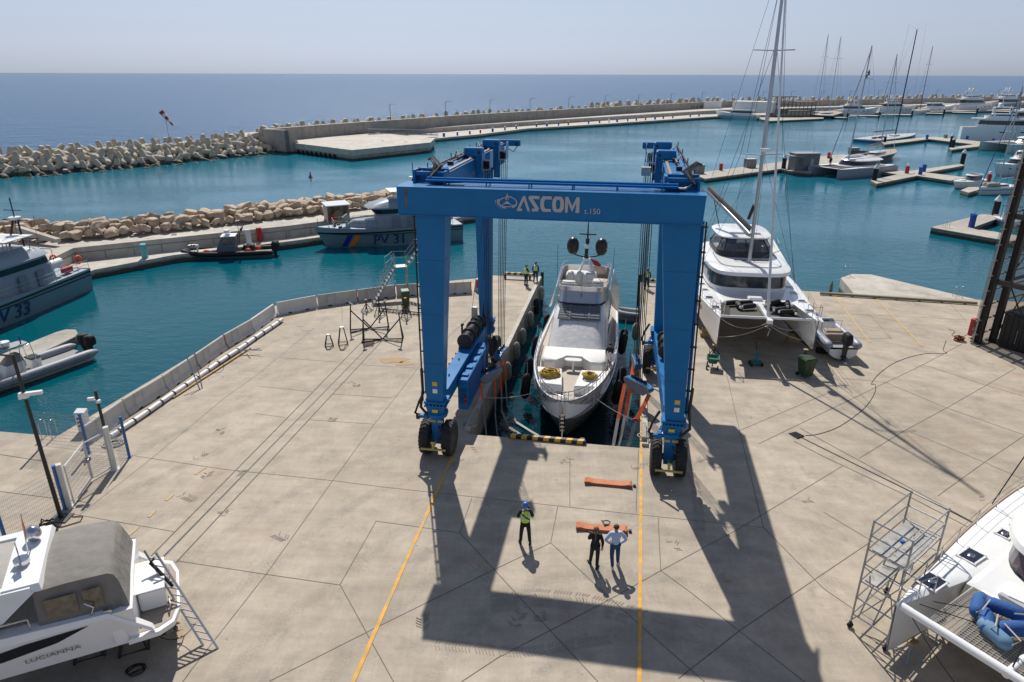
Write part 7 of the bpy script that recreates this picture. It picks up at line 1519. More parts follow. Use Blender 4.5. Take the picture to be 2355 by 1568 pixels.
# ---- motor boat lower left (stern to the right)
def boat_L():
    S_ = G(413,1345,1.35); d = Vector((-.90,-.436,0)).normalized(); az = atan2(d.y,d.x); L = 12.5; c = S_+d*(L/2-.75)+Vector((-.436*-.0,0,0)); n = Vector((-d.y,d.x,0))
    c = c+d*.75+Vector((0,-.1,0))
    t = thing('motor_boat','white sports cruiser with grey canvas canopy on the hard at lower left','motor boat',(c.x,c.y,1.15),az)
    hm = mat('cruiser_white_hull',(.6,.6,.58),.2,var=.03,bands=[(-4,(.012,.012,.014)),(-.02,(.78,.775,.76))]); g_ = hull_geo(L-1.5,3.7,1.7,1.25,.55,full=.5,p=2.2,rake=.1,aft=.95); rr = [[(x+.3,y,z) for x,y,z in r] for r in g_[0]]; E = [(x+.3,w_,z) for x,w_,z in g_[1]]
    h = hull(t,'hull',hm,(rr,E)); deck(t,'deck',M_white,E,.02,-.03,camber=.08)
    # swim platform with teak
    zp = .18; b = MB()
    P_ = [(-4.9,-1.75),(-5.7,-1.74),(-6.1,-1.5),(-6.28,-.9),(-6.28,.9),(-6.1,1.5),(-5.7,1.74),(-4.9,1.75)]; b.prism(P_,zp-.16,zp); b.build('swim_platform',M_white,t,smooth=30)
    b = MB(); c0 = (-5.5,0); b.prism([(c0[0]+(p[0]-c0[0])*.9,p[1]*.9) for p in P_],zp+.002,zp+.012); b.build('teak_inlay',mat('grey_teak',(.33,.265,.215),.75,var=.15,scale=4,dirt=((.22,.17,.13),4,.6,(.3,14,1))),t)
    for s in (-1,1): b = MB(); b.path([(-6.0,s*.8-.2,zp),(-6.0,s*.8-.2,zp+.3),(-6.05,s*.8+.2,zp+.3),(-6.0,s*.8+.2,zp)],.018,5); b.build('grab_hoop',M_chrome,t)
    # transom, cockpit sides
    b = MB(); b.hexa([(-4.95,-1.7,.1),(-4.6,-1.7,.1),(-4.6,1.7,.1),(-4.95,1.7,.1),(-4.75,-1.65,1.15),(-4.5,-1.65,1.15),(-4.5,1.65,1.15),(-4.75,1.65,1.15)]); b.build('transom',M_white,t)
    b = MB(); b.bbox(-5.95,-5.22,-.75,.75,.2,.9,.05); wb = b.build('wet_bar',M_white,t); b = MB(); b.box(-5.97,-5.2,-.77,.77,.9,.93); b.build('lid',M_white2,wb)
    # side coamings rising forward
    for s in (-1,1):
        b = MB(); b.loft([[(-5.6,s*1.72,.2),(-5.6,s*1.5,.2),(-5.55,s*1.5,.35),(-5.55,s*1.7,.35)],[(-4.6,s*1.85,1.2),(-4.6,s*1.45,1.2),(-4.6,s*1.45,1.3),(-4.6,s*1.8,1.32)],[(-1.0,s*1.9,1.25),(-1.0,s*1.4,1.25),(-1.0,s*1.45,1.55),(-1.0,s*1.8,1.5)],[(1.5,s*1.85,1.3),(1.5,s*1.4,1.3),(1.5,s*1.45,1.75),(1.5,s*1.75,1.7)]]); b.build('coaming',M_white,t,smooth=40,recalc=True)
        def sd(x,z):
            for r0,r1 in zip(rr,rr[1:]):
                i = 1 if s > 0 else -2
                if r0[i][0] <= x <= r1[i][0]: f = (x-r0[i][0])/(r1[i][0]-r0[i][0]); y = lerp(r0[i][1],r1[i][1],f); y2 = lerp(r0[0 if s > 0 else -1][1],r1[0 if s > 0 else -1][1],f); zz = lerp(r0[i][2],r1[i][2],f); z1 = lerp(r0[0][2],r1[0][2],f); k = (z-zz)/(z1-zz); return (x,y+(y2-y)*k+.02*s,z)
            return (x,1.8*s,z)
        b = MB(); q = [sd(-4.1,1.08),sd(-3.3,.78),sd(-2.0,.62),sd(.3,.62),sd(-.5,.82),sd(-2.6,1.05)]; b.poly(q if s < 0 else q[::-1]); b.poly
        b.build('hull_window',M_glass,h)
        b = MB(); q = [sd(.2,.36),sd(.6,.1),sd(3.4,.15),sd(3.4,.5),sd(1.2,.5)]; b.poly(q if s < 0 else q[::-1]); b.build('hull_window',M_glass,h)
        if s > 0:
            a_ = Vector(sd(-3.3,.32)); b_ = Vector(sd(-2.2,.32)); 
        b = MB(); E2 = [(x,w_,z) for x,w_,z in E if x > -3.5][:10]
        for x,w_,z in E2[::2]: b.tube((x,s*(w_-.1),z),(x,s*(w_-.1),z+.5),.018,5)
        b.path([(x,s*(w_-.1),z+.5) for x,w_,z in E2],.02,5); b.build('side_rail',M_chrome,t)
    # port side (towards the camera) lettering
    s = 1
    def pside(x, z):
        for r0,r1 in zip(rr,rr[1:]):
            if r0[1][0] <= x <= r1[1][0]:
                f = (x-r0[1][0])/(r1[1][0]-r0[1][0]); p1 = Vector(r0[1]).lerp(Vector(r1[1]),f); p2 = Vector(r0[2]).lerp(Vector(r1[2]),f); k = (z-p2.z)/(p1.z-p2.z); return Vector((x,p2.y+(p1.y-p2.y)*k+.02,z))
    for body, x0, z0, sz in (('LUCIANNA',-2.45,.36,.21),('GS 39',1.9,.2,.34)):
        pa = pside(x0,z0); pb = pside(x0-1.0,z0); up = pside(x0-.4,z0+.25)
        tx = text('boat_name', body, sz, mat('grey_letter',(.16,.16,.16),.5) if sz < .3 else M_chrome, t, (0,0,0), (0,0,0), extrude=.003, sx=1.25)
        ex = (pb-pa).normalized(); ey = up-pa; ey = (ey-ex*ey.dot(ex)).normalized(); ez = ex.cross(ey); tx.rotation_euler = Matrix((ex,ey,ez)).transposed().to_euler(); tx.location = pa+ez*.035
    # superstructure and roof
    A = plan(-2.2,4.2,1.62,1.3,5,.8); Bq = plan(-2.0,1.6,1.45,2.35,5,.82); cabin(t,A,Bq,(.25,.9),name='wheelhouse')
    b = MB(); 
    for s in (-1,1): b.loft([[(-3.0,s*1.55,2.42),(2.4,s*1.42,2.42),(2.4,s*1.15,2.42),(-3.0,s*1.15,2.42)],[(-3.0,s*1.5,2.58),(2.3,s*1.35,2.55),(2.3,s*1.2,2.55),(-3.0,s*1.2,2.58)]])
    b.hexa([(-3.25,-1.5,2.42),(-2.35,-1.5,2.42),(-2.35,1.5,2.42),(-3.25,1.5,2.42),(-3.2,-1.4,2.62),(-2.35,-1.4,2.62),(-2.35,1.4,2.62),(-3.2,1.4,2.62)]); b.build('hardtop',M_white,t,smooth=30,recalc=True)
    b = MB(); b.loft([[(-2.4+k*.8,y,2.5+.10*(1-(y/1.25)**2)+.015*(k%2)) for y in (-1.22,-.8,-.4,0,.4,.8,1.22)] for k in range(7)],caps=False,close=False); b.build('roof_canvas',mat('pale_canvas',(.36,.34,.31),.85,var=.08,bump=.3,bscale=4),t,smooth=60)
    for s in (-1,1): b = MB(); b.loft([[(-3.1,s*1.5,2.45),(-2.3,s*1.45,2.45),(.4,s*1.72,1.4),(-1.6,s*1.78,1.3)],[(-3.1,s*1.42,2.45),(-2.3,s*1.37,2.45),(.4,s*1.62,1.4),(-1.6,s*1.68,1.3)]]); b.build('side_pillar',M_white,t,recalc=True)
    # aft canvas canopy
    def ring(x, z, w_, zb): return [(x,-w_-.12,zb),(x,-w_,lerp(zb,z,.55)),(x,-w_*.93,z-.08),(x,-w_*.6,z+.03),(x,0,z+.08),(x,w_*.6,z+.03),(x,w_*.93,z-.08),(x,w_,lerp(zb,z,.55)),(x,w_+.12,zb)]
    b = MB(); b.loft([ring(-3.0,2.42,1.5,1.35),ring(-3.8,2.46,1.5,1.3),ring(-4.75,2.40,1.45,1.2),ring(-4.88,2.3,1.42,1.1),[(-5.2,-1.7,.75),(-5.08,-1.5,1.5),(-4.97,-1.35,2.0),(-4.97,-.8,2.05),(-4.97,0,2.08),(-4.97,.8,2.05),(-4.97,1.35,2.0),(-5.08,1.5,1.5),(-5.2,1.7,.75)]],caps=False,close=False)
    b.add([(-5.2,-1.7,.75),(-5.08,-1.5,1.5),(-4.97,-1.35,2.0),(-4.97,-.8,2.05),(-4.97,0,2.08),(-4.97,.8,2.05),(-4.97,1.35,2.0),(-5.08,1.5,1.5),(-5.2,1.7,.75)],[(0,1,2,3,4,5,6,7,8)]); cn = b.build('aft_canopy',M_grycan,t,smooth=35)
    for s in (-1,1):
        for x0, x1 in ((-3.95,-3.2),(-4.55,-4.1)):
            b = MB(); y = 1.595; q = [(x0,s*y,1.5),(x1,s*y,1.5),(x1,s*(y-.04),2.1),(x0,s*(y-.04),2.1)]; b.poly(q if s < 0 else q[::-1]); b.build('clear_window',mat('clear_vinyl',(.10,.085,.06),.15,var=.8,scale=5,spec=.8),cn)
    # gear on the hardtop
    b = MB(); b.tube((-2.8,-.5,2.62),(-2.8,.1,2.62),.02); b.ell((-2.85,-.75,2.85),.22,.22,.25,12,8); b.cyl((-2.7,.35,2.75),.2,.12,12); b.tube((-2.75,-.2,2.62),(-2.85,-.2,3.9),.018); b.tube((-2.6,.1,2.62),(-2.6,.1,3.2),.018); b.build('navigation_gear',M_chrome,t,smooth=40)
    b = MB(); b.add([(-2.85,-.2,3.85),(-2.9,.15,3.75),(-2.95,.35,3.35),(-2.87,-.15,3.4)],[(0,1,2,3)]); b.build('flag',mat('german_flag',(.30,.05,.03),.8,var=.8,scale=3),t)
    # cleats and fender
    b = MB(); b.path([(-4.2,1.7,1.33),(-4.3,1.7,1.6),(-4.1,1.65,1.75)],.03,5); b.cbox((-4.6,1.7,1.35),(.2,.1,.08)); b.build('stern_cleat',M_chrome,t)
    b = MB(); b.lathe([(.05,-.4),(.22,-.3),(.22,.3),(.05,.4)],(-1.6,1.75,1.7),10,Matrix.Rotation(pi/2,3,'Y')); b.build('tied_fender',mat('olive_cream',(.45,.44,.3),.7),t,smooth=60)
    # stern drives
    for y in (-.55,.55):
        b = MB(); b.hexa([(-5.6,y-.2,-.35),(-4.9,y-.25,-.35),(-4.9,y+.25,-.35),(-5.6,y+.2,-.35),(-5.7,y-.15,0),(-4.9,y-.25,.05),(-4.9,y+.25,.05),(-5.7,y+.15,0)]); b.hexa([(-5.7,y-.06,-.95),(-5.3,y-.06,-.95),(-5.3,y+.06,-.95),(-5.7,y+.06,-.95),(-5.75,y-.1,-.3),(-5.2,y-.1,-.3),(-5.2,y+.1,-.3),(-5.75,y+.1,-.3)]); b.lathe([(.03,-.3),(.12,-.1),(.12,.3),(.05,.4)],(-5.6,y,-.7),8,Matrix.Rotation(pi/2,3,'Y')); sd_ = b.build('stern_drive',M_dark,t)
        b = MB()
        for q in range(4): a = q*pi/2; b.cbox((-6.0,y+.16*cos(a),-.7+.16*sin(a)),(.03,.16,.22),Matrix.Rotation(a,3,'X')@Matrix.Rotation(.5,3,'Z'))
        b.build('propeller',M_dark,sd_)
    return t, c, d, n
tL, cL, dL, nL = boat_L()
def LL(x, y, z): return Vector((cL.x,cL.y,0))+dL*x+nL*y+Vector((0,0,z))
for i, (x,y) in enumerate(((-3.6,0),(-4.8,.3),(.5,0))): 
    p = LL(x,y,0); t = thing('boat_stand',['steel trestle nearest the stern of the lower left motor boat','small steel trestle below the stern drives of the lower left boat','steel cradle amidships under the lower left motor boat'][i],'boat stand',p,atan2(dL.y,dL.x)); b = MB()
    for sx,sy in ((-.4,-.5),(.4,-.5),(.4,.5),(-.4,.5)): b.tube((sx,sy,0),(sx*.6,sy*.7,.6),.05,5)
    b.path([(-.4,-.5,.05),(.4,-.5,.05),(.4,.5,.05),(-.4,.5,.05),(-.4,-.5,.05)],.035,5); b.tube((-.4,-.5,.05),(.24,-.35,.6),.03,5); b.build('frame',M_dark,t); b = MB(); b.box(-.4,.4,-.5,.5,.58,.66); b.build('pad',M_wood,t)
# aluminium ladder leaning on the swim platform
def ladder(lab, a, b_, wd, n, m=M_alu, side=None, legs=None):
    a = Vector(a); b_ = Vector(b_); t = thing('ladder', lab, 'ladder', a); d = b_-a; s = (side or d.cross(Vector((0,0,1)))).normalized()*wd/2
    for k in (-1,1):
        w0 = 1.5 if k else 1; b = MB(); b.path([s*k*1.25, d+s*k],.04,4); b.build('rail',m,t)
    for i in range(1,n): f = i/n; b = MB(); b.tube(d*f-s*lerp(1.25,1,f), d*f+s*lerp(1.25,1,f),.022,5); b.build('rung',m,t)
    return t
top = G(345,1268,2.75); bot = G(484,1487,0); ladder('long aluminium ladder leaning over the stern of the lower left boat', bot, top, .42, 13, side=Vector((1,-.25,0)))
mb = MB(); p1 = bot.lerp(top,.62); tt = [p1+Vector((0,0,.05)), bot.lerp(top,.75)+Vector((-.18,.05,.1)), bot.lerp(top,.88)+Vector((-.22,0,.0)), bot.lerp(top,.93)]; mb.path(tt,.055,6); tag(mb.build('hose',M_black,smooth=60),'black hose wrapped along the upper half of the leaning ladder','hose')
mb = MB(); q = bot.lerp(top,.45)+Vector((-.25,-.15,-.1)); mb.path([q+Vector((.02*cos(i*2.2)*i,.03*sin(i*2.2)*i*.5,-.09*i)) for i in range(16)],.03,5); tag(mb.build('hanging_cable',M_wood,smooth=60),'tan coiled cable dangling beside the leaning ladder','cable')
line('cable','thin dark cable from the leaning ladder foot to the stern drives', sag(bot.lerp(top,.25), LL(-5.3,.6,.5), .5), .012, M_dark, 'cable')
coil('cable_coil','coiled black cable on the ground under the lower left boat', G(310,1545,0)+Vector((0,0,.01)), .28, M_black, 3, rr=.022, seed=2, h=.08)
# ------------------------------------------------------------------ yard furniture
def jersey(a, b_, lab, red=None, out=.3, m=None):
    a = Vector(a); b_ = Vector(b_); d = (b_-a); l = d.length-.05; d.normalize(); n = Vector((-d.y,d.x,0)); 
    t = thing('concrete_barrier', lab, 'barrier', a+n*out*0, atan2(d.y,d.x), None)
    prof = [(-.02,0),(.48,0),(.48,.12),(.34,.32),(.30,.88),(.27,.92),(.19,.92),(.16,.88),(.12,.32),(-.02,.12)]
    b = MB(); b.loft([[(x,y,z) for y,z in prof] for x in (.02,l-.02)]); b.build('body', m or M_concB, t, recalc=True)
    for x in (l*.28,l*.72): b = MB(); b.box(x-.14,x+.14,-.03,.0,.002,.09); b.build('drain_notch', M_black, t)
    if red: b = MB(); b.loft([[(l-.06,y-.004 if y < .2 else y+.004,z+.003) for y,z in prof],[(l+.0,y-.004 if y < .2 else y+.004,z+.003) for y,z in prof]]); b.build('red_end_stripe', mat('faded_red',(.36,.05,.03),.8,var=.3), t, recalc=True)
    return t
BP = [(1086,674),(1029,677.6),(963,679),(912,682),(825,694),(733,707),(641,725)]
names = ['behind the right of the left hoist leg','hidden mostly behind the left hoist leg','just left of the left hoist leg','behind the green bin and stair foot','behind the lower stair flight','with round grey patch at the yard corner']
cols = [M_concB,M_concB,M_concB,M_concB,M_concB,mat('clean_barrier',(.62,.60,.56),.8,var=.06)]
for i in range(6):
    a = G(*BP[i]); b_ = G(*BP[i+1]); jersey(b_, a, 'weathered concrete barrier '+names[i], red=(i in (0,3,4)), m=cols[i])
BD = [(639,726),(587,764),(526,800.7),(461.6,847),(388.4,899),(298,956),(213,1019)]
nm = ['first and whitest of the diagonal row, nearest the yard corner','second of the diagonal row from the yard corner','third of the diagonal row from the yard corner','with the black cable loop in the diagonal row','fifth of the diagonal row, behind two leaning poles','last of the diagonal row, behind the wire fence']
for i in range(6):
    a = G(*BD[i]); b_ = G(*BD[i+1]); jersey(b_, a, 'concrete barrier '+nm[i], red=(i in (2,3)), m=mat('clean_barrier',(.62,.60,.56),.8) if i == 0 else M_concB)
p = G(1098,668); t = thing('concrete_barrier','short barrier end with red face at the pier corner','barrier',p,-SA+.2); b = MB(); b.hexa([(-.3,-.25,0),(.3,-.25,0),(.3,.25,0),(-.3,.25,0),(-.12,-.2,1),(.12,-.2,1),(.12,.2,1),(-.12,.2,1)]); b.build('body',M_concB,t); b = MB(); b.box(-.1,.1,-.26,-.24,.3,.95); b.build('red_face',M_red,t)
# white pipe with clamps, timber poles
A = G(648,735,.16); B_ = G(255,1003,.16); t = thing('white_pipe','long white plastic pipe lying along the foot of the barriers','pipe',A); b = MB(); n = 24; P_ = [(B_-A)*(i/n)+Vector((.02*sin(i),.02*cos(i*1.3),0)) for i in range(n+1)]; b.path(P_,.13,10); b.build('pipe',M_white2,t,smooth=50)
dd = (B_-A).normalized()
for i in range(16): b = MB(); c = (B_-A)*((i+.5)/16); b.tube(c-dd*.05,c+dd*.05,.15,10); b.build('clamp',M_dark,t)
A = G(575,800,.06); B_ = G(398,914,.06); mb = MB(); mb.cbox((A+B_)/2,((B_-A).length,.12,.08),rz=atan2((B_-A).y,(B_-A).x)); tag(mb.build('timber_plank',M_wood), 'long tan timber plank beside the white pipe', 'plank')
line('pole','thin pale pole leaning on the barrier row, left of its pair', [G(462,958,0)+Vector((0,.35,.0)) if 0 else G(459,955-60,0), G(459,895,0)+Vector((-.75,.7,1.7))], .035, M_grey, 'pole')
line('pole','thin pale pole leaning on the barrier row, right of its pair', [G(465,893,0), G(465,893,0)+Vector((-.55,.9,1.9))], .035, M_grey, 'pole')
p = G(497,868,0); mb = MB(); c = p+Vector((-.05,.35,.55)); mb.path([c+Vector((.4*cos(a),.1*cos(a),.42*sin(a))) for a in [i*pi/9 for i in range(19)]],.012,4,False); tag(mb.build('cable_loop',M_dark),'loop of thin black cable hung on a barrier','cable')
mb = MB(); p = G(570,806,.25)
for q in ((-.6,.1,.9,-.05),(-.5,-.1,.7,.2),(-.2,.3,.3,-.4)): mb.tube(p+Vector((q[0],q[1],0)),p+Vector((q[2],q[3],.05)),.03,5)
tag(mb.build('pipe_offcuts',M_alu),'few short metal pipe offcuts lying across the white pipe','pipe offcuts')
coil('rope_coil','loose coil of grey hose behind the gate posts', G(262,1020,0), .5, M_rope, 4, rr=.03, seed=4, h=.1)
# fence, gate, camera poles
wire = mat('fence_wire',(.42,.46,.5),.5,.5)
def post(p, h, m, name, lab, r=.045, rz=0): t = thing(name, lab, 'post', p, rz); b = MB(); b.box(-r,r,-r,r,.02,h); b.box(-r*2,r*2,-r*2,r*2,0,.02); b.build('upright',m,t); b = MB(); b.box(-r*1.2,r*1.2,-r*1.2,r*1.2,h,h+.02); b.build('cap',m,t); return t
M_bpost = mat('blue_post',(.01,.11,.33),.45)
PB = {'a':G(93,1030),'b':G(205,1042),'c':G(298,1052),'d':G(20,1262),'e':G(157,1168)}
post(PB['a'],2.05,M_bpost,'fence_post','blue fence post farthest left by the quay edge'); post(PB['b'],2.05,M_bpost,'fence_post','blue fence post behind the gate beside the white cabinet'); post(PB['c'],2.1,M_bpost,'fence_post','blue fence post at the right end of the wire fence'); post(PB['d'],2.0,M_bpost,'fence_post','blue fence post at the lower left frame edge')
def mesh_panel(a, b_, lab, h0=.12, h1=1.95, step=.065, bars=11):
    d = b_-a; t = thing('wire_fence_panel', lab, 'fence', a); b = MB(); n = int(d.length/step)
    for i in range(n+1): q = d*(i/n); b.tube(q+Vector((0,0,h0)),q+Vector((0,0,h1)),.0035,3)
    for k in range(bars): z = lerp(h0,h1,k/(bars-1)); b.tube(Vector((0,0,z)),d+Vector((0,0,z)),.007,4)
    b.build('wire_mesh', wire, t)
mesh_panel(PB['a'],PB['b'],'wire mesh fence panel along the quay edge'); mesh_panel(PB['b'],PB['c'],'wire mesh fence panel right of the white cabinet'); 
GL = G(160,1166); GM = G(212,1105); GR = G(265,1078)
mesh_panel(PB['c'],GR+Vector((.2,.1,0)),'narrow wire mesh panel joining gate and blue post'); mesh_panel(G(-60,1300),G(150,1176),'wire mesh fence panel running to the lower left corner')
M_gate = mat('gate_white',(.60,.60,.58),.4)
t = post(GL,2.0,M_gate,'gate_post','thick white gate post beside the tall black pole',.09,.5); post(G(150,1170),2.0,M_bpost,'gate_post','blue gate post touching the thick white post',.06,.5); post(GR,2.1,M_gate,'gate_post','thick white gate post at the right of the double gate',.09,.5)
def gate(a, b_, lab):
    d = b_-a; t = thing('gate_leaf', lab, 'gate', a); b = MB(); z0, z1 = .12, 1.85
    for p, q in (((0,z0),(1,z0)),((0,z1),(1,z1)),((0,z0),(0,z1)),((1,z0),(1,z1))): b.tube(d*p[0]+Vector((0,0,p[1])),d*q[0]+Vector((0,0,q[1])),.032,6)
    b.build('frame',M_gate,t); b = MB(); n = int(d.length/.065)
    for i in range(n): b.tube(d*(i/n)+Vector((0,0,z0)),d*(i/n)+Vector((0,0,z1)),.0035,3)
    for k in range(9): z = lerp(z0,z1,k/8); b.tube(Vector((0,0,z)),d+Vector((0,0,z)),.006,4)
    b.build('wire_mesh',wire,t)
    b = MB(); e = d*.93; b.cbox(e+Vector((0,0,1.05)),(.1,.08,.16)); b.path([e+Vector((.0,-.05,1.1)),e+Vector((.05,-.2,1.1)),e+Vector((.05,-.2,.95)),e+Vector((0,-.05,.95))],.02,5); b.build('handle',M_grey,t)
gate(GL+Vector((.15,.1,0)),GM,'left leaf of the white double gate'); gate(GR+Vector((-.12,-.05,0)),GM+Vector((.04,.03,0)),'right leaf of the white double gate')
p = G(141,1192); t = thing('lamp_pole','tall black lamp pole with pale camera arm by the lower left fence','lamp pole',p,0); b = MB(); b.tube((0,0,.0),(-.16,.1,7.0),.085,10,.06); b.build('pole',M_dark,t,smooth=50); b = MB(); b.box(-.35,.35,-.3,.3,0,.05); b.build('base_plate',M_wetc,t)
b = MB(); b.cbox((.1,.1,5.45),(.75,.16,.13),rz=.35); b.cbox((-.15,.06,5.35),(.3,.2,.12)); b.cyl((-.25,.0,5.33),.06,.14,8); b.build('camera',M_white2,t)
b = MB(); b.tube((-.16,.1,6.95),(-.7,.1,7.0),.035,6); b.cbox((-.9,.1,7.0),(.5,.22,.07)); b.build('lamp_head',M_dark,t)
p = G(262,1073); t = thing('camera_pole','black pole with small pale camera rising behind the gate post','camera pole',p,0); b = MB(); b.tube((0,0,0),(-.05,.05,3.75),.065,10); b.build('pole',M_dark,t,smooth=50); b = MB(); b.cbox((-.28,0,3.38),(.26,.13,.13),rz=.2); b.cbox((.06,-.06,3.3),(.14,.16,.12)); b.tube((-.18,0,3.34),(0,0,3.3),.03); b.build('camera',M_white2,t)
t = pedestal(G(196,990), M_white2, 'white service pedestal with sockets behind the wire fence', 1.15, .5, None); b = MB(); 
for z in (.35,.55,.75): b.cyl((-.1,-.19,z),.05,.06,8,Matrix.Rotation(pi/2,3,'X'))
b.build('socket',M_dark,t)
coil('cable_coil','bundle of dark netting at the fence foot near the black pole', G(112,1222), .3, mat('dark_netting',(.05,.035,.03),.9), 9, rr=.03, seed=9, h=.5)
line('cable','cable lying round the base of the tall black pole', [G(150,1200)+Vector((x,y,.03)) for x,y in ((-.5,-.3),(.1,-.35),(.6,.0),(.5,.35),(.1,.3))], .02, M_dark, 'cable')
# stairs (steel access tower on the quay)
def stairs():
    F0 = G(857,702); F0.z = 0; 
    P0 = F0; P1 = Vector((-9.2,52.0,2.35)); P2 = P1+Vector((.85,.25,0)); P3 = G(958,565,5.3)*1; P3 = P2+Vector((2.2,.65,2.7))
    t = thing('access_stairs','galvanised steel access stairs with landing rising left of the hoist leg','stairs',(0,0,0)); n = Vector((-.28,.96,0)).normalized()*.42
    def flight(a, b_, k):
        d = b_-a; s = MB()
        for q in (-1,1): s.tube(a+n*q,b_+n*q,.05,4)
        s.build('stringer',M_grey,t)
        for i in range(k+1): s = MB(); c = a.lerp(b_,i/k); s.cbox(c,(.2,.72,.03),rz=atan2(.28,.96)); s.build('tread',mat('grating_grey',(.14,.145,.15),.7),t)
        s = MB()
        for q in (-1,1):
            for dz in (.5,1.0): s.tube(a+n*q+Vector((0,0,dz)),b_+n*q+Vector((0,0,dz)),.022,5)
            for f in (0,.5,1): c = a.lerp(b_,f)+n*q; s.tube(c,c+Vector((0,0,1.0)),.022,5)
        s.build('handrail',M_grey,t)
    flight(P0,P1,11); flight(P2,P3,9)
    s = MB(); s.hexa([P1-n,P2-n,P2+n,P1+n]+[q+Vector((0,0,.05)) for q in (P1-n,P2-n,P2+n,P1+n)]); s.build('landing',M_grey,t,recalc=True)
    s = MB(); 
    for dz in (.5,1.0): s.path([P1-n*2.6+Vector((-.9,.1,dz)),P1+n*1.0+Vector((-.2,.5,dz)),P2+n+Vector((0,.4,dz))],.022,5)
    s.tube(P1-n*2.6+Vector((-.9,.1,0)),P1-n*2.6+Vector((-.9,.1,1)),.022); s.build('landing_rail',M_grey,t)
    for q in (-1,1): s = MB(); c = (P2+n*q*.6); s.tube(Vector((c.x,c.y,0)),c,.06,6); s.build('support_post',M_grey,t)
    for q in (-1,1): s = MB(); c = (P3+n*q*.9); s.tube(Vector((c.x,c.y,0)),c,.05,6); s.build('support_post',M_grey,t)
stairs()
# steel boat stands
def vframe(p, rz, lab, sc=1):   # long A-frame cradle with pad arms
    t = thing('boat_cradle', lab, 'boat stand', p, rz); b = MB()
    for a, c in (((-1.3,0,.08),(1.3,0,.08)),((-1.3,0,.08),(-1.15,0,1.9)),((1.3,0,.08),(1.15,0,1.9)),((-1.2,0,1.5),(0,0,.08)),((1.2,0,1.5),(0,0,.08)),((-1.3,-.5,.05),(-1.3,.5,.05)),((1.3,-.5,.05),(1.3,.5,.05)),((-1.3,.5,.05),(-1.2,0,1.2)),((1.3,.5,.05),(1.2,0,1.2)),((-1.3,-.5,.05),(0,0,.08)),((1.3,-.5,.05),(0,0,.08))): b.tube(Vector(a)*sc,Vector(c)*sc,.045,5)
    b.build('frame',M_dark,t)
    for s in (-1,1): b = MB(); b.cbox(Vector((s*1.12,0,1.95))*sc,(.3,.25,.06),Matrix.Rotation(-s*.7,3,'Y')); b.build('pad',M_grey,t)
vframe(G(850,757), .25, 'larger dark steel cradle frame, rear one of the two'); vframe(G(880,782), .05, 'dark steel cradle frame in front beside the rusty drain')
def pyr(p, h, w_, lab):
    t = thing('boat_stand', lab, 'boat stand', p, .3); b = MB()
    for sx,sy in ((-1,-1),(1,-1),(1,1),(-1,1)): b.tube((sx*w_,sy*w_,0),(sx*w_*.35,sy*w_*.35,h),.03,5)
    b.path([(w_*x,w_*y,.06) for x,y in ((-1,-1),(1,-1),(1,1),(-1,1),(-1,-1))],.025,5); b.build('frame',M_dark,t); b = MB(); b.box(-w_*.4,w_*.4,-w_*.4,w_*.4,h,h+.05); b.build('top_plate',M_grey,t)
pyr(G(757,795),.75,.26,'short square steel stand standing alone at the left of the stand group'); pyr(G(789,791),1.15,.3,'taller square steel stand beside the short square stand')
prop(*[0,0],1.7,'x',name='tmp') if False else None
def prop2(p, h, lab, w_=.42): 
    t = thing('boat_stand', lab, 'boat stand', p, .4); b = MB()
    for k in range(4): a = k*pi/2; b.tube((w_*cos(a),w_*sin(a),0),(0,0,h*.7),.03,5); b.tube((w_*cos(a),w_*sin(a),.1),(w_*cos(a+pi/2),w_*sin(a+pi/2),.1),.02,5)
    b.build('tripod',M_dark,t); b = MB(); b.tube((0,0,h*.2),(0,0,h),.045,6); b.build('screw',M_dark,t); b = MB(); b.cbox((0,0,h),(.16,.16,.08)); b.build('pad',M_wood,t)
prop2(G(873,727),1.55,'pyramid screw stand between the stairs and the green bin'); prop2(G(934,731),1.5,'pyramid screw stand in front of the green bin'); prop2(G(843,716),.9,'short screw stand at the foot of the stairs')
# ladder lying flat with its rungs, drains
a = G(872,712,.08); b_ = G(968,722,.08); ladder('grey steel ladder lying flat on the ground behind the stands', a, b_, .5, 12, m=M_dark, side=Vector((.1,1,0)))
tm = mat('rust_grate',(.13,.09,.06),.8,var=.3,scale=8)
def grate(pts, lab, z=.02, m=tm):
    P_ = xy(pts, 0); t = thing('drain_grate', lab, 'drain grate', (0,0,0)); b = MB(); b.prism(P_,.004,z); b.build('frame',M_dark,t); c = [sum(p[i] for p in P_)/4 for i in (0,1)]; 
    a_, b2, c2, d2 = [Vector((*p,0)) for p in P_]; s = MB()
    for k in range(14): f = (k+.5)/14; p = a_.lerp(b2,f); q = d2.lerp(c2,f); u = (q-p)*.06; s.tube(Vector((p.x,p.y,z+.01))+u,Vector((q.x,q.y,z+.01))-u,.018,4)
    s.build('bars',m,t)
grate([(843,784),(862,783),(858,797),(835,798)],'square rusty drain grate in front of the steel cradles'); grate([(1812,997),(1828,993),(1850,1004),(1834,1010)],'square dark drain grate on the right of the yard', m=M_dark)
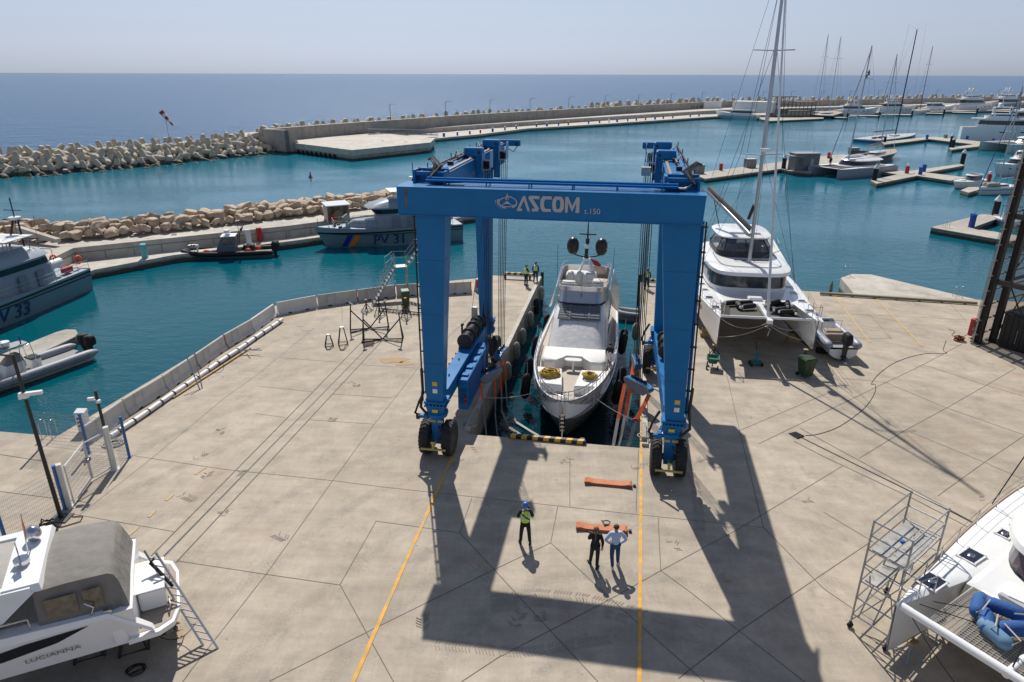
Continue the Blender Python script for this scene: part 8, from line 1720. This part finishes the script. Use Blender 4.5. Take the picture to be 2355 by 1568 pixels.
# stains
mb = MB(); rs = random.Random(4)
def blob(mb, c, rx, ry, rot=0, n=26, seed=0, z=.012):
    r = random.Random(seed); k = [r.uniform(.6,1.25) for _ in range(n)]; k = [(k[i-1]+k[i]*2+k[(i+1)%n])/4 for i in range(n)]
    c = G(*c); mb.poly([(c.x+rx*k[i]*cos(2*pi*i/n+0)*cos(rot)-ry*k[i]*sin(2*pi*i/n)*sin(rot), c.y+rx*k[i]*cos(2*pi*i/n)*sin(rot)+ry*k[i]*sin(2*pi*i/n)*cos(rot), z) for i in range(n)])
blob(mb,(905,828),.95,.5,seed=1); blob(mb,(930,836),.5,.35,seed=2); mb.build('rust_stain',mat('rust_puddle',(.36,.235,.12),.8,var=.18,scale=2),kind='structure')
mb = MB(); blob(mb,(707,757),.5,.35,seed=3); blob(mb,(690,750),.25,.12,seed=6); mb.build('damp_patch',mat('damp',(.20,.17,.13),.6,var=.2),kind='structure')
# wheeled bins
def bin_(p, rz, lab, m, h=1.15, w_=.62, lid=None):
    t = thing('wheeled_bin', lab, 'bin', p, rz); b = MB(); q = w_/2; b.loft([[(-q*.75,-q*.75,.12),(q*.75,-q*.75,.12),(q*.75,q*.8,.12),(-q*.75,q*.8,.12)],[(-q,-q,h*.9),(q,-q,h*.9),(q,q*1.1,h*.9),(-q,q*1.1,h*.9)],[(-q*1.06,-q*1.06,h*.9),(q*1.06,-q*1.06,h*.9),(q*1.06,q*1.15,h*.9),(-q*1.06,q*1.15,h*.9)],[(-q*1.06,-q*1.06,h*.96),(q*1.06,-q*1.06,h*.96),(q*1.06,q*1.15,h*.96),(-q*1.06,q*1.15,h*.96)]]); b.build('body',m,t)
    b = MB(); b.loft([[(-q*1.08,-q*1.1,h*.965),(q*1.08,-q*1.1,h*.965),(q*1.08,q*1.2,h*.965),(-q*1.08,q*1.2,h*.965)],[(-q*.9,-q*.9,h*1.03),(q*.9,-q*.9,h*1.03),(q*.9,q*1.1,h*1.05),(-q*.9,q*1.1,h*1.05)]]); b.tube((-q*.8,q*1.3,h*.98),(q*.8,q*1.3,h*.98),.025); b.build('lid',lid or m,t)
    for s in (-1,1): b = MB(); b.cyl((s*q*.85,q*.9,.11),.11,.07,12,Matrix.Rotation(pi/2,3,'Y')); b.build('wheel',M_black,t)
bin_(G(933,706),.3,'tall olive wheeled bin with pale green lid beside the stairs',mat('olive_green',(.035,.06,.015),.5),1.3,.6,mat('pale_green_lid',(.13,.2,.16),.4)); bin_(G(1850,866),.25,'dark green wheeled bin in the catamaran shadow',mat('bin_green',(.02,.055,.02),.45,dirt=((.12,.12,.1),3,.5)),1.2,.72)
# cart and pressure washer
p = G(1637,845); t = thing('spreader_cart','small green hopper cart on three black wheels beside the right hoist leg','cart',p,-.3); b = MB(); b.loft([[(-.2,-.25,.35),(.2,-.25,.35),(.2,.2,.35),(-.2,.2,.35)],[(-.38,-.42,.72),(.38,-.42,.72),(.38,.38,.72),(-.38,.38,.72)],[(-.34,-.38,.72),(.34,-.38,.72),(.34,.34,.72),(-.34,.34,.72)],[(-.2,-.2,.55),(.2,-.2,.55),(.2,.2,.55),(-.2,.2,.55)]]); b.build('hopper',mat('hopper_green',(.02,.12,.08),.45),t)
for x,y in ((-.32,-.3),(.32,-.3),(-.3,.3)): b = MB(); b.cyl((x,y,.13),.13,.08,12,Matrix.Rotation(pi/2,3,'Y')); b.build('wheel',M_black,t)
b = MB(); b.path([(-.25,.3,.4),(-.25,.75,1.0),(.25,.75,1.0),(.25,.3,.4)],.02,5); b.tube((0,-.3,.2),(0,.3,.3),.03); b.tube((-.32,-.3,.13),(.32,-.3,.13),.02); b.build('handle',M_dark,t)
p = G(1737,840); t = thing('jack_trolley','teal hydraulic jack trolley with black wheels under the catamaran bows','jack',p,0); b = MB(); b.box(-.3,.3,-.15,.15,.12,.3); b.tube((0,0,.3),(0,.1,.95),.1,8); b.cbox((0,-.02,.7),(.34,.2,.12)); b.build('body',mat('teal_machine',(.01,.16,.2),.4),t)
for x,y in ((-.32,-.15),(.32,-.15),(-.32,.2),(.32,.2)): b = MB(); b.cyl((x,y,.12),.12,.1,12,Matrix.Rotation(pi/2,3,'Y')); b.build('wheel',M_black,t)
b = MB(); b.tube((0,.1,.9),(0,.45,1.35),.025); b.tube((-.2,.45,1.35),(.2,.45,1.35),.02); b.build('handle',M_dark,t)
# folded orange slings and shackles
M_web = mat('rust_orange_webbing',(.50,.17,.07),.75,var=.2,scale=6,bump=.3)
def folded(p, rz, l, lab):
    t = thing('folded_sling', lab, 'sling', p, rz); b = MB(); w_ = .36
    for k in range(3):
        z0 = .03+.03*k; P_ = []
        for i in range(15):
            f = i/14; x = lerp(-l/2+.05*k,l/2-.04*k,f); z = z0+(.07*max(0,(abs(f-.5)-.30)/.2)**1.5); P_.append((x,z))
        b.loft([[(x,-w_/2+.015*k,z),(x,w_/2+.015*k,z),(x,w_/2+.015*k,z+.018),(x,-w_/2+.015*k,z+.018)] for x,z in P_])
    for s in (-1,1): b.loft([[(s*(l/2-.05+.05*cos(a)),y,.10+.07*sin(a)) for y in (-w_/2,w_/2)]+[(s*(l/2-.05+.065*cos(a)),y,.10+.085*sin(a)) for y in (w_/2,-w_/2)] for a in [-pi/2+pi*i/8 for i in range(9)]])
    b.build('webbing',M_web,t,recalc=True,smooth=40); b = MB(); b.cbox((l/2+.12,.02,.06),(.12,.1,.08)); b.build('buckle',M_dark,t); return t
a = G(1353,1110); b_ = G(1443,1118); folded((a+b_)/2, atan2((b_-a).y,(b_-a).x), 2.0, 'plain folded orange webbing sling lying alone on the concrete')
a = G(1334,1218); b_ = G(1433,1226); folded((a+b_)/2+Vector((0,.1,0)), atan2((b_-a).y,(b_-a).x), 1.95, 'folded orange webbing sling with two bow shackles, near the two people')
def shackle(p, rz, lab):
    t = thing('bow_shackle', lab, 'shackle', p, rz); b = MB(); b.path([(-.09,-.02,.04),(-.13,.08,.04),(-.1,.2,.04),(0,.26,.04),(.1,.2,.04),(.13,.08,.04),(.09,-.02,.04)],.025,6); b.build('bow',M_dark,t,smooth=50); b = MB(); b.tube((-.17,-.02,.04),(.17,-.02,.04),.03,8); b.build('pin',M_dark,t)
shackle(G(1363,1222,.0)+Vector((0,.02,.0)), 1.2, 'bow shackle lying in front of the folded orange sling'); shackle(G(1388,1209,.0)+Vector((0,0,.10)), -1.3, 'bow shackle lying on top of the folded orange sling')
# scaffold tower beside the corner catamaran
def scaffold():
    o = Vector((10.85,17.05,0)); e1 = Vector((.62,-.90,0)).normalized(); e2 = Vector((.78,.62,0)).normalized(); W_ = 1.15; Lg = 2.5
    t = thing('scaffold_tower','grey steel scaffold tower on castors beside the corner catamaran','scaffold',o); C4 = [Vector((0,0,0)),e1*W_,e1*W_+e2*Lg,e2*Lg]
    for c in C4: b = MB(); b.tube(c+Vector((0,0,.2)),c+Vector((0,0,4.1)),.03,6); b.build('standard',M_grey,t); b = MB(); b.cyl(c+Vector((0,0,.1)),.1,.05,12,Matrix.Rotation(pi/2,3,'X')); b.cbox(c+Vector((0,0,.2)),(.07,.07,.1)); b.build('castor',M_black,t)
    for z in (.55,1.2,1.85,2.5,3.05,3.55,4.05):
        for k in range(4):
            if k == 0 and z in (): continue
            b = MB(); b.tube(C4[k]+Vector((0,0,z)),C4[(k+1)%4]+Vector((0,0,z)),.024,5); b.build('ledger',M_grey,t)
    b = MB(); b.tube(C4[0]+Vector((0,0,.3)),C4[1]+Vector((0,0,2.4)),.02); b.tube(C4[3]+Vector((0,0,.3)),C4[0]+Vector((0,0,2.4)),.02); b.tube(C4[2]+Vector((0,0,.3)),C4[1]+Vector((0,0,2.4)),.02); b.build('diagonal_brace',M_grey,t)
    for k, (f0,f1,z) in enumerate(((.08,.48,3.0),(.52,.92,3.0),(.08,.48,1.85))):
        q = [e1*W_*f0+e2*.1, e1*W_*f1+e2*.1, e1*W_*f1+e2*(Lg-.1), e1*W_*f0+e2*(Lg-.1)]; b = MB(); b.hexa([p+Vector((0,0,z)) for p in q]+[p+Vector((0,0,z+.05)) for p in q]); b.build('platform_board',mat('board_grey',(.36,.35,.33),.6,.2,var=.2,dirt=((.15,.14,.12),5,.8)),t,recalc=True)
    b = MB()
    for k in range(9): p = e1*W_*.1+e2*(.3+.19*k)+Vector((0,0,.5+.28*k)); b.tube(p,p+e1*.45,.018,4)
    b.tube(e1*W_*.1+e2*.2+Vector((0,0,.35)),e1*W_*.1+e2*2.0+Vector((0,0,3.0)),.025); b.tube(e1*(W_*.1+.45)+e2*.2+Vector((0,0,.35)),e1*(W_*.1+.45)+e2*2.0+Vector((0,0,3.0)),.025); b.build('stair_ladder',M_grey,t)
    b = MB(); b.cbox(e1*.5+e2*1.2+Vector((0,0,3.08)),(.14,.1,.06)); b.build('blue_rag',mat('blue_rag',(.02,.12,.35),.8),t)
scaffold()
for i,(x,y) in enumerate(((6.2,-2.7),(4.6,-2.7),(6.0,2.7))):
    p = BL_(x,y,0); p.z = 0; t = thing('boat_stand',['steel tripod stand under the bow tip of the corner catamaran','steel tripod stand behind the bow of the corner catamaran','steel tripod stand under the far hull of the corner catamaran'][i],'boat stand',p,.4); b = MB()
    for k in range(4): a = k*pi/2+.6; b.tube((.4*cos(a),.4*sin(a),0),(0,0,.5),.03,5)
    b.build('legs',M_navy,t); b = MB(); b.tube((0,0,.2),(0,0,.62),.04); b.cbox((0,0,.62),(.3,.3,.05)); b.build('screw_pad',M_wood,t)
# hose across the yard, fire point, cable reel
P_ = [(2175,783),(2168,805),(2175,812),(2120,814),(2060,832),(2022,858),(2003,882),(2012,884),(2010,905),(1985,940),(1930,980),(1880,998),(1852,1001)]
def crv(pts, k=4):
    out = []; P = [Vector(p) for p in pts]
    for i in range(len(P)-1):
        a = P[max(i-1,0)]; b_ = P[i]; c = P[i+1]; d = P[min(i+2,len(P)-1)]
        for j in range(k): u = j/k; out.append(.5*((2*b_)+(-a+c)*u+(2*a-5*b_+4*c-d)*u*u+(-a+3*b_-3*c+d)*u**3))
    return out+[P[-1]]
line('hose','long black hose snaking across the right side of the yard', crv([G(*p,.015) for p in P_]), .013, M_black, 'hose')
p = G(2231,776); t = thing('fire_extinguisher_post','red fire extinguisher cabinet against the dark shed corner','fire point',p,.3); b = MB(); b.bbox(-.2,.2,-.16,.16,.15,1.35,.03); b.build('cabinet',M_red,t); b = MB(); b.box(-.21,-.1,-.18,-.165,.6,.8); b.box(-.16,.16,-.17,-.162,.2,.5); b.build('notice',M_white2,t); b = MB(); b.cyl((.25,-.1,.35),.1,.7,10); b.build('extinguisher',M_red,t,smooth=40)
coil('cable_coil','rusty orange cable heap beside the red cabinet', G(2205,783), .35, mat('rust_cable',(.2,.06,.03),.8), 8, rr=.03, seed=12, h=.35)
line('cable','thin grey cable curling on the concrete near the red cabinet', crv([G(*p,.02) for p in ((2180,757),(2195,762),(2188,770),(2205,776),(2222,770))]), .012, M_dark, 'cable')
# dark open steel shed on the right
def shed():
    C0 = Vector((30.75,42.0,0)); f = Vector((.86,.51,0)); e = Vector((.51,-.86,0)); Hh = 16
    t = thing('steel_shed','dark brown open steel shed with mesh cladding at the right edge','building',C0); M_st = mat('brown_steel',(.055,.046,.04),.5,var=.2); M_gi = mat('tan_girt',(.27,.235,.18),.7); M_me = mat('mesh_cladding',(.19,.175,.15),.6,var=.4,scale=14,alpha=.8)
    def col(c, w_=.22, h=Hh, nm='column'):
        b = MB()
        for s in (-1,1): b.cbox(c+e*s*.16+Vector((0,0,h/2)),(.34,.04,h),rz=atan2(f.y,f.x))
        b.cbox(c+Vector((0,0,h/2)),(.04,.3,h),rz=atan2(f.y,f.x)); b.cbox(c+Vector((0,0,.03)),(.6,.6,.06)); b.build(nm,M_st,t)
    col(Vector((0,0,0))); col(f*1.15+e*.35)
    for k in range(1,5): col(f*(5.5*k)+e*.25)
    for k in range(1,4): col(e*6.0*k+f*.2)
    # corner mesh strip, set a little outside
    b = MB(); b.tube(-f*.55+e*-.05,-f*.55+Vector((0,0,Hh)),.05,5); b.build('corner_rail',M_grey,t)
    for k in range(16):
        z = .6+k*1.0; b = MB(); a0 = -f*.6; b.cbox(a0.lerp(f*1.1,.5)+Vector((0,0,z))-e*.1,(1.8,.12,.07),rz=atan2(f.y,f.x)); b.build('girt',M_gi,t)
        b = MB(); b.cbox(f*11+Vector((0,0,z))-e*.12,(19,.1,.12),rz=atan2(f.y,f.x)); b.build('girt',M_gi,t)
    b = MB(); n = 330
    for i in range(n): 
        if i%2: continue
        p = -f*.55+f*(i*.065)-e*.2; q = p+f*.065; b.poly([p,q,q+Vector((0,0,Hh)),p+Vector((0,0,Hh))])
        b.poly([q,q+f*.065-e*.05,q+f*.065-e*.05+Vector((0,0,Hh)),q+Vector((0,0,Hh))])
    b.build('mesh_cladding',M_me,t)
    for k in range(4):
        z = 4.2*(k+1); b = MB(); b.cbox(e*9+Vector((0,0,z))+f*.2,(.3,18,.3),rz=atan2(e.y,e.x)-pi/2); b.build('beam',M_st,t)
        b = MB(); b.tube(f*1.2+e*.3+Vector((0,0,z-4)),f*5.5+e*.3+Vector((0,0,z)),.05); b.tube(f*5.5+e*.3+Vector((0,0,z-4)),f*1.2+e*.3+Vector((0,0,z)),.05); b.build('cross_brace',M_st,t)
        b = MB(); b.tube(f*1.2+e*.3+Vector((0,0,z)),f*22+e*.3+Vector((0,0,z)),.12,5); b.build('beam',M_st,t)
    b = MB(); b.hexa([e*0+f*0+Vector((0,0,Hh)),e*20+Vector((0,0,Hh)),e*20+f*24+Vector((0,0,Hh)),f*24+Vector((0,0,Hh))]+[q+Vector((0,0,Hh+.2)) for q in (e*0,e*20,e*20+f*24,f*24)]); b.build('roof',M_st,t,recalc=True)
    p = C0+e*.9+f*.5; c = thing('storage_container','black ribbed storage container standing inside the shed edge','container',p,atan2(e.y,e.x)); b = MB(); b.bbox(0,7,0,2.6,.05,2.3,.05); bd = b.build('body',mat('container_black',(.012,.012,.014),.55),c)
    b = MB()
    for k in range(22): b.box(.15+k*.31,.27+k*.31,-.04,0,.15,2.2)
    b.build('ribs',mat('container_black',(.012,.012,.014),.55),bd); b = MB(); b.tube((1.0,-.08,.5),(1.0,-.08,1.4),.02); b.tube((3.2,-.08,.4),(3.2,-.08,1.3),.02); b.build('handle',M_grey,c)
shed()
# channel marker by the triangular quay and spare timber behind the hoist
t = thing('channel_marker','small cone topped marker standing in water left of the triangular quay','marker',G(1908,677,SEA)); b = MB(); b.lathe([(.16,0),(.14,.9),(.02,1.3)],(0,0,0),8); b.build('post',mat('pale_brown',(.3,.22,.16),.8),t)
# ------------------------------------------------------------------ people
def skin_obj(name, P, edges, rad, m, parent, sub=2, root=0):
    me = bpy.data.meshes.new(name); me.from_pydata([tuple(p) for p in P], edges, []); me.materials.append(m)
    o = bpy.data.objects.new(name, me); COL.objects.link(o); o.parent = parent
    o.modifiers.new('skin','SKIN')
    if not me.skin_vertices: me.attributes
    sv = me.skin_vertices[0].data
    for i, r in enumerate(rad):
        sv[i].radius = (r, r) if not isinstance(r, tuple) else r
        sv[i].use_root = (i == root)
    s = o.modifiers.new('sub','SUBSURF'); s.levels = sub; s.render_levels = sub
    dg = bpy.context.evaluated_depsgraph_get(); ev = o.evaluated_get(dg); nm = bpy.data.meshes.new_from_object(ev); nm.polygons.foreach_set('use_smooth',[True]*len(nm.polygons))
    o.modifiers.clear(); o.data = nm
    if not nm.materials: nm.materials.append(m)
    return o
def person(lab, p, rz, shirt, trousers, shoes, hair, pose, vest=None, hat=None, height=1.76, skirt=.0, extra=None, longhair=False):
    """figure faces local -y when rz=0 is away from camera: +y is forward"""
    t = thing('person', lab, 'person', p, rz); k = height/1.76
    J = dict(pel=(0,0,.93), sp=(0,.0,1.12), ch=(0,.0,1.32), nk=(0,0,1.46), hb=(0,.02,1.53), hd=(0,.025,1.62), ht=(0,.02,1.70),
      lh=(-.095,0,.90), rh=(.095,0,.90), lk=(-.12,.02,.50), rk=(.12,.02,.50), la=(-.14,0,.09), ra=(.14,0,.09), lt=(-.15,.15,.035), rt=(.15,.15,.035), lhe=(-.14,-.05,.04), rhe=(.14,-.05,.04),
      ls=(-.175,0,1.40), rs=(.175,0,1.40), le=(-.25,-.03,1.12), re=(.25,-.03,1.12), lw=(-.24,.06,.88), rw=(.24,.06,.88)); J.update(pose)
    J = {a: Vector(b)*k for a, b in J.items()}
    # body: one continuous skinned surface incl. head, hands with five fingers
    V = []; Rr = []; Ed = []; ix = {}
    def add(n, v, r, par=None): ix[n] = len(V); V.append(Vector(v)); Rr.append(r*k); (Ed.append((ix[par], ix[n])) if par is not None else None)
    add('pel',J['pel'],.115); add('sp',J['sp'],.10,'pel'); add('ch',J['ch'],.115,'sp'); add('nk',J['nk'],.05,'ch'); add('hb',J['hb'],.058,'nk'); add('hd',J['hd'],.092,'hb'); add('ht',J['ht'],.062,'hd')
    for s in 'lr':
        add(s+'h',J[s+'h'],.085,'pel'); add(s+'k',J[s+'k'],.055,s+'h'); add(s+'a',J[s+'a'],.036,s+'k'); add(s+'t',J[s+'t'],.03,s+'a')
        add(s+'s',J[s+'s'],.055,'ch'); add(s+'e',J[s+'e'],.040,s+'s'); add(s+'w',J[s+'w'],.027,s+'e')
        d = (J[s+'w']-J[s+'e']).normalized(); add(s+'m',J[s+'w']+d*.07*k,.03,s+'w'); sd_ = d.cross(Vector((0,1,0)) if abs(d.y) < .8 else Vector((0,0,1))).normalized(); up = d.cross(sd_)
        for q in range(4):
            off_ = sd_*(q-1.5)*.022; l = (.075,.085,.08,.062)[q]; add(f'{s}f{q}a',J[s+'w']+d*.10*k+off_*k,.010,s+'m'); add(f'{s}f{q}b',J[s+'w']+d*(.10+l*.55)*k+off_*k+up*.008,.009,f'{s}f{q}a'); add(f'{s}f{q}c',J[s+'w']+d*(.10+l)*k+off_*k+up*.028,.008,f'{s}f{q}b')
        add(s+'th',J[s+'w']+d*.05*k+sd_*.05*k,.011,s+'w'); add(s+'th2',J[s+'w']+d*.085*k+sd_*.065*k+up*.015,.009,s+'th')
    skin_obj('body', V, Ed, Rr, M_skin, t, 1)
    # face: nose, ears
    f = MB(); h = J['hd']; f.ell(h+Vector((0,.095*k,-.01)),.016,.022,.026,8,6); f.build('nose',M_skin,t,smooth=60)
    for s in (-1,1): f = MB(); f.ell(h+Vector((s*.093*k,.0,-.01)),.012,.022,.032,8,6); f.build('ear',M_skin,t,smooth=60)
    for s in (-1,1): f = MB(); f.ell(h+Vector((s*.033*k,.085*k,.015)),.012,.010,.008,8,6); f.build('eye',M_black,t)
    # clothing
    def cloth(name, names, rads, m, E_): return skin_obj(name, [J[n] if isinstance(n,str) else Vector(n)*k for n in names], E_, [r*k for r in rads], m, t, 2)
    hem = tuple(Vector((0,0,.86-skirt)))
    cloth('trousers',['pel','lh','rh','lk','rk','la','ra'],[.135,.10,.10,.075,.075,.062,.062],trousers,[(0,1),(0,2),(1,3),(2,4),(3,5),(4,6)])
    top = J['sp']; sh = cloth('jacket' if skirt else 'shirt',['ch','sp','pel','nk','ls','rs','le','re','lw','rw'],[.145,.135,.15+skirt*.2,.062,.085,.085,.062,.062,.042,.042],shirt,[(0,1),(1,2),(0,3),(0,4),(0,5),(4,6),(5,7),(6,8),(7,9)])
    if vest:
        v = MB(); rings = []
        for z, w_, d_ in ((1.0,.185,.15),(1.1,.175,.145),(1.25,.195,.155),(1.36,.205,.15),(1.43,.16,.11),(1.455,.11,.085)):
            c = J['pel'].lerp(J['ch'],(z-.93)/.39) ; rings.append([(c.x+w_*k*cos(a)*(1.0), c.y+d_*k*sin(a), z*k) for a in [2*pi*i/20 for i in range(20)]])
        v.loft(rings, caps=False); vo = v.build('high_visibility_vest', mat('hi_vis_yellow',(.52,.80,.03),.7), t, smooth=50)
        for z in (1.1,1.22):
            v = MB(); c = J['pel'].lerp(J['ch'],(z-.93)/.39); w_, d_ = (.183,.152) if z < 1.15 else (.197,.16); v.loft([[(c.x+w_*k*cos(a), c.y+d_*k*sin(a), (z+dz)*k) for a in [2*pi*i/20 for i in range(20)]] for dz in (0,.045)], caps=False); v.build('reflective_band', mat('reflective_grey',(.6,.62,.62),.4), vo)
        for s in (-1,1):
            v = MB(); v.loft([[(s*.09*k-.022,y*k,z*k),(s*.09*k+.022,y*k,z*k)] for y,z in ((-.158,1.12),(-.166,1.3),(-.135,1.42),(0,1.475),(.135,1.42),(.166,1.3),(.158,1.12))],caps=False,close=False); v.build('reflective_band', mat('reflective_grey',(.6,.62,.62),.4), vo)
    for s in 'lr':
        b = MB(); a = J[s+'a']; tt = J[s+'t']; hh = J[s+'he'] if 'pose_feet' not in pose else J[s+'he']; d = (tt-a); d.z = 0; d = d.normalized() if d.length > .01 else Vector((0,1,0)); q = atan2(d.y,d.x); R3 = Matrix.Rotation(q,3,'Z'); c = Vector((a.x,a.y,a.z-.09*k+.0))
        b.loft([[c+R3@Vector((x*k,y*k,z*k)) for x,y in ((-.07,-.035),(.10,-.045),(.19,-.03),(.205,0),(.19,.03),(.10,.045),(-.07,.035),(-.085,0))] for z in (0,.035)]+[[c+R3@Vector((x*k,y*k,z*k)) for (x,y),z in zip(((-.06,-.03),(.06,-.04),(.16,-.025),(.18,0),(.16,.025),(.06,.04),(-.06,.03),(-.075,0)),(.10,.09,.055,.05,.055,.09,.10,.10))]]); b.build('shoe',shoes,t,smooth=50)
    h = J['hd']
    if hat == 'helmet':
        b = MB(); b.lathe([(.128,-.005),(.135,.0),(.118,.02),(.112,.06),(.09,.11),(.05,.135),(.02,.14)],h+Vector((0,0,.02)),18); b.build('helmet',mat('helmet_blue',(.01,.16,.50),.35),t,smooth=50)
        b = MB(); b.hexa([h+Vector(q) for q in ((-.08,.09,.015),(.08,.09,.015),(.06,.17,.01),(-.06,.17,.01),(-.08,.09,.03),(.08,.09,.03),(.06,.17,.02),(-.06,.17,.02))]); b.build('helmet_peak',mat('helmet_blue',(.01,.16,.50),.35),t)
    elif hat == 'cap':
        b = MB(); b.ell(h+Vector((0,0,.03)),.105,.11,.095,14,8); b.hexa([h+Vector(q) for q in ((-.07,.08,.04),(.07,.08,.04),(.06,.19,.03),(-.06,.19,.03),(-.07,.08,.055),(.07,.08,.055),(.06,.19,.045),(-.06,.19,.045))]); b.build('cap',M_navyh,t,smooth=50)
    else:
        b = MB(); b.ell(h+Vector((0,-.018,.028)),.102,.105,.092,16,10); b.build('hair',hair,t,smooth=60)
    if longhair: b = MB(); b.path([h+Vector((0,-.10,.0)),h+Vector((.0,-.13,-.10)),h+Vector((.01,-.155,-.28)),h+Vector((.0,-.165,-.42))],[.05,.035,.028,.008],8); b.build('ponytail',hair,t,smooth=60)
    if extra: extra(t, J, k)
    return t
M_blk = mat('black_cloth',(.010,.010,.012),.85,var=.3,bump=.3,bscale=8); M_nvy = mat('navy_cloth',(.012,.016,.035),.85,var=.2,bump=.2); M_jean = mat('blue_jeans',(.02,.06,.14),.85,var=.25,scale=10); M_shirt = mat('pale_blue_shirt',(.42,.52,.72),.8,var=.06,bump=.3,bscale=7)
M_hb = mat('brown_hair',(.045,.03,.02),.7,var=.3); M_hg = mat('dark_blond_hair',(.13,.09,.05),.7,var=.3); M_wsh = mat('white_shoe',(.6,.6,.6),.6); M_dgr = mat('dark_trousers',(.015,.017,.02),.85)
def straps(t, J, k):
    b = MB(); b.path([(-.13*k,-.165*k,1.40*k),(-.02*k,-.175*k,1.27*k),(.14*k,-.17*k,1.16*k)],.022,6); b.build('shoulder_strap',M_black,t); b = MB(); b.cbox((.12*k,.2*k,1.4*k),(.07,.04,.16)); b.tube((.12*k,.2*k,1.45*k),(.14*k,.2*k,1.62*k),.006,4); b.build('radio',M_black,t)
fold = dict(le=(-.27,.02,1.16), lw=(-.12,.17,1.18), re=(.28,.02,1.17), rw=(.13,.17,1.24))
person('man in blue helmet and yellow vest seen from behind on the concrete', G(1207,1250), .05, M_blk, M_blk, M_black, M_hb, dict(fold, la=(-.17,0,.09), lk=(-.14,.02,.5), lt=(-.20,.14,.03), ra=(.17,-.03,.09), rk=(.14,.0,.5), rt=(.20,.11,.03)), vest=True, hat='helmet', extra=straps, height=1.82)
person('person in dark jacket with long ponytail seen from behind', G(1366,1303), -.25, M_blk, M_dgr, M_black, M_hg, dict(le=(-.26,.03,1.16), lw=(-.10,.16,1.22), re=(.26,.0,1.12), rw=(.24,.05,.88), la=(-.17,.12,.09), lk=(-.13,.08,.5), lt=(-.24,.22,.03), ra=(.10,-.08,.09), rk=(.10,-.02,.5), rt=(.14,.06,.03)), skirt=.12, longhair=True, height=1.74)
person('man in pale blue shirt and jeans with hands on his hips', G(1411,1303), .05, M_shirt, M_jean, M_wsh, M_hb, dict(le=(-.36,-.05,1.16), lw=(-.17,-.03,1.0), re=(.36,-.05,1.16), rw=(.17,-.03,1.0), la=(-.07,-.10,.09), lk=(-.10,-.02,.5), lt=(-.08,.05,.03), ra=(.15,.10,.09), rk=(.13,.08,.5), rt=(.2,.22,.03)), height=1.84)
person('left man of the two in yellow vests standing at the far pier end', G(1209,656), -.9, M_blk, M_nvy, M_black, M_hb, dict(fold), vest=True, hat='cap', height=1.8)
person('right man of the two at the far pier end, royal blue sleeves under yellow vest', G(1231,649), -.3, mat('royal_blue_sleeve',(.01,.04,.22),.8), M_nvy, M_black, M_hb, dict(lt=(-.2,.12,.03)), vest=True, hat='cap', height=1.82)
person('worker in yellow vest half hidden behind the ropes of the right hoist', W(8.95,26.3), pi-.3, M_nvy, M_nvy, M_black, M_hb, dict(), vest=True, hat='cap', height=1.78)
person('worker in yellow vest beside the rear wheels of the right hoist leg', W(9.0,10.6), pi-1.2, mat('mid_blue_sleeve',(.03,.1,.3),.8), M_nvy, M_black, M_hb, dict(fold), vest=True, hat='cap', height=1.78)
def cloth_held(t, J, k): b = MB(); b.add([(-.75,.25,1.35),(-.35,.5,1.3),(-.05,.35,1.1),(-.15,.3,.75),(-.6,.45,.85),(-.95,.5,1.0)],[(0,1,2),(2,3,4,1),(1,4,5,0)]); b.build('folded_cover',mat('grey_white_cover',(.5,.5,.5),.8,var=.4,scale=9),t)
person('man in navy overalls folding a cover on the yacht side deck', YL(3.9,2.15,2.38), pi-1.0, M_nvy, M_nvy, M_black, M_hb, dict(le=(-.30,.16,1.25), lw=(-.40,.38,1.3), re=(.25,.16,1.15), rw=(.05,.32,1.05), lk=(-.10,.10,.5), ch=(0,.05,1.32), nk=(0,.08,1.46), hb=(0,.11,1.53), hd=(0,.13,1.61), ht=(0,.13,1.69)), height=1.78, extra=cloth_held)
# person up the mast of the grey catamaran, and one on its bow
p = CATG.matrix_basis @ Vector((0,0,0)); q = CATG.location; a = CATG.rotation_euler[2]
def CG(x, y, z): return Vector((q.x+x*cos(a)-y*sin(a), q.y+x*sin(a)+y*cos(a), q.z+z))
person('person in dark clothes working high up the mast of the grey catamaran', CG(.2,.25,17.6), 1.5, M_nvy, M_nvy, M_black, M_hb, dict(lk=(-.12,.28,.72), rk=(.12,.28,.72), la=(-.1,.2,.32), ra=(.1,.2,.32), lt=(-.1,.32,.28), rt=(.1,.32,.28), lw=(-.1,.3,1.4), rw=(.1,.3,1.3)), height=1.8)
person('person in dark clothes standing on the bow net of the grey catamaran', CG(5.0,-1.2,1.85), 2.0, M_blk, M_dgr, M_black, M_hb, dict(), height=1.8)
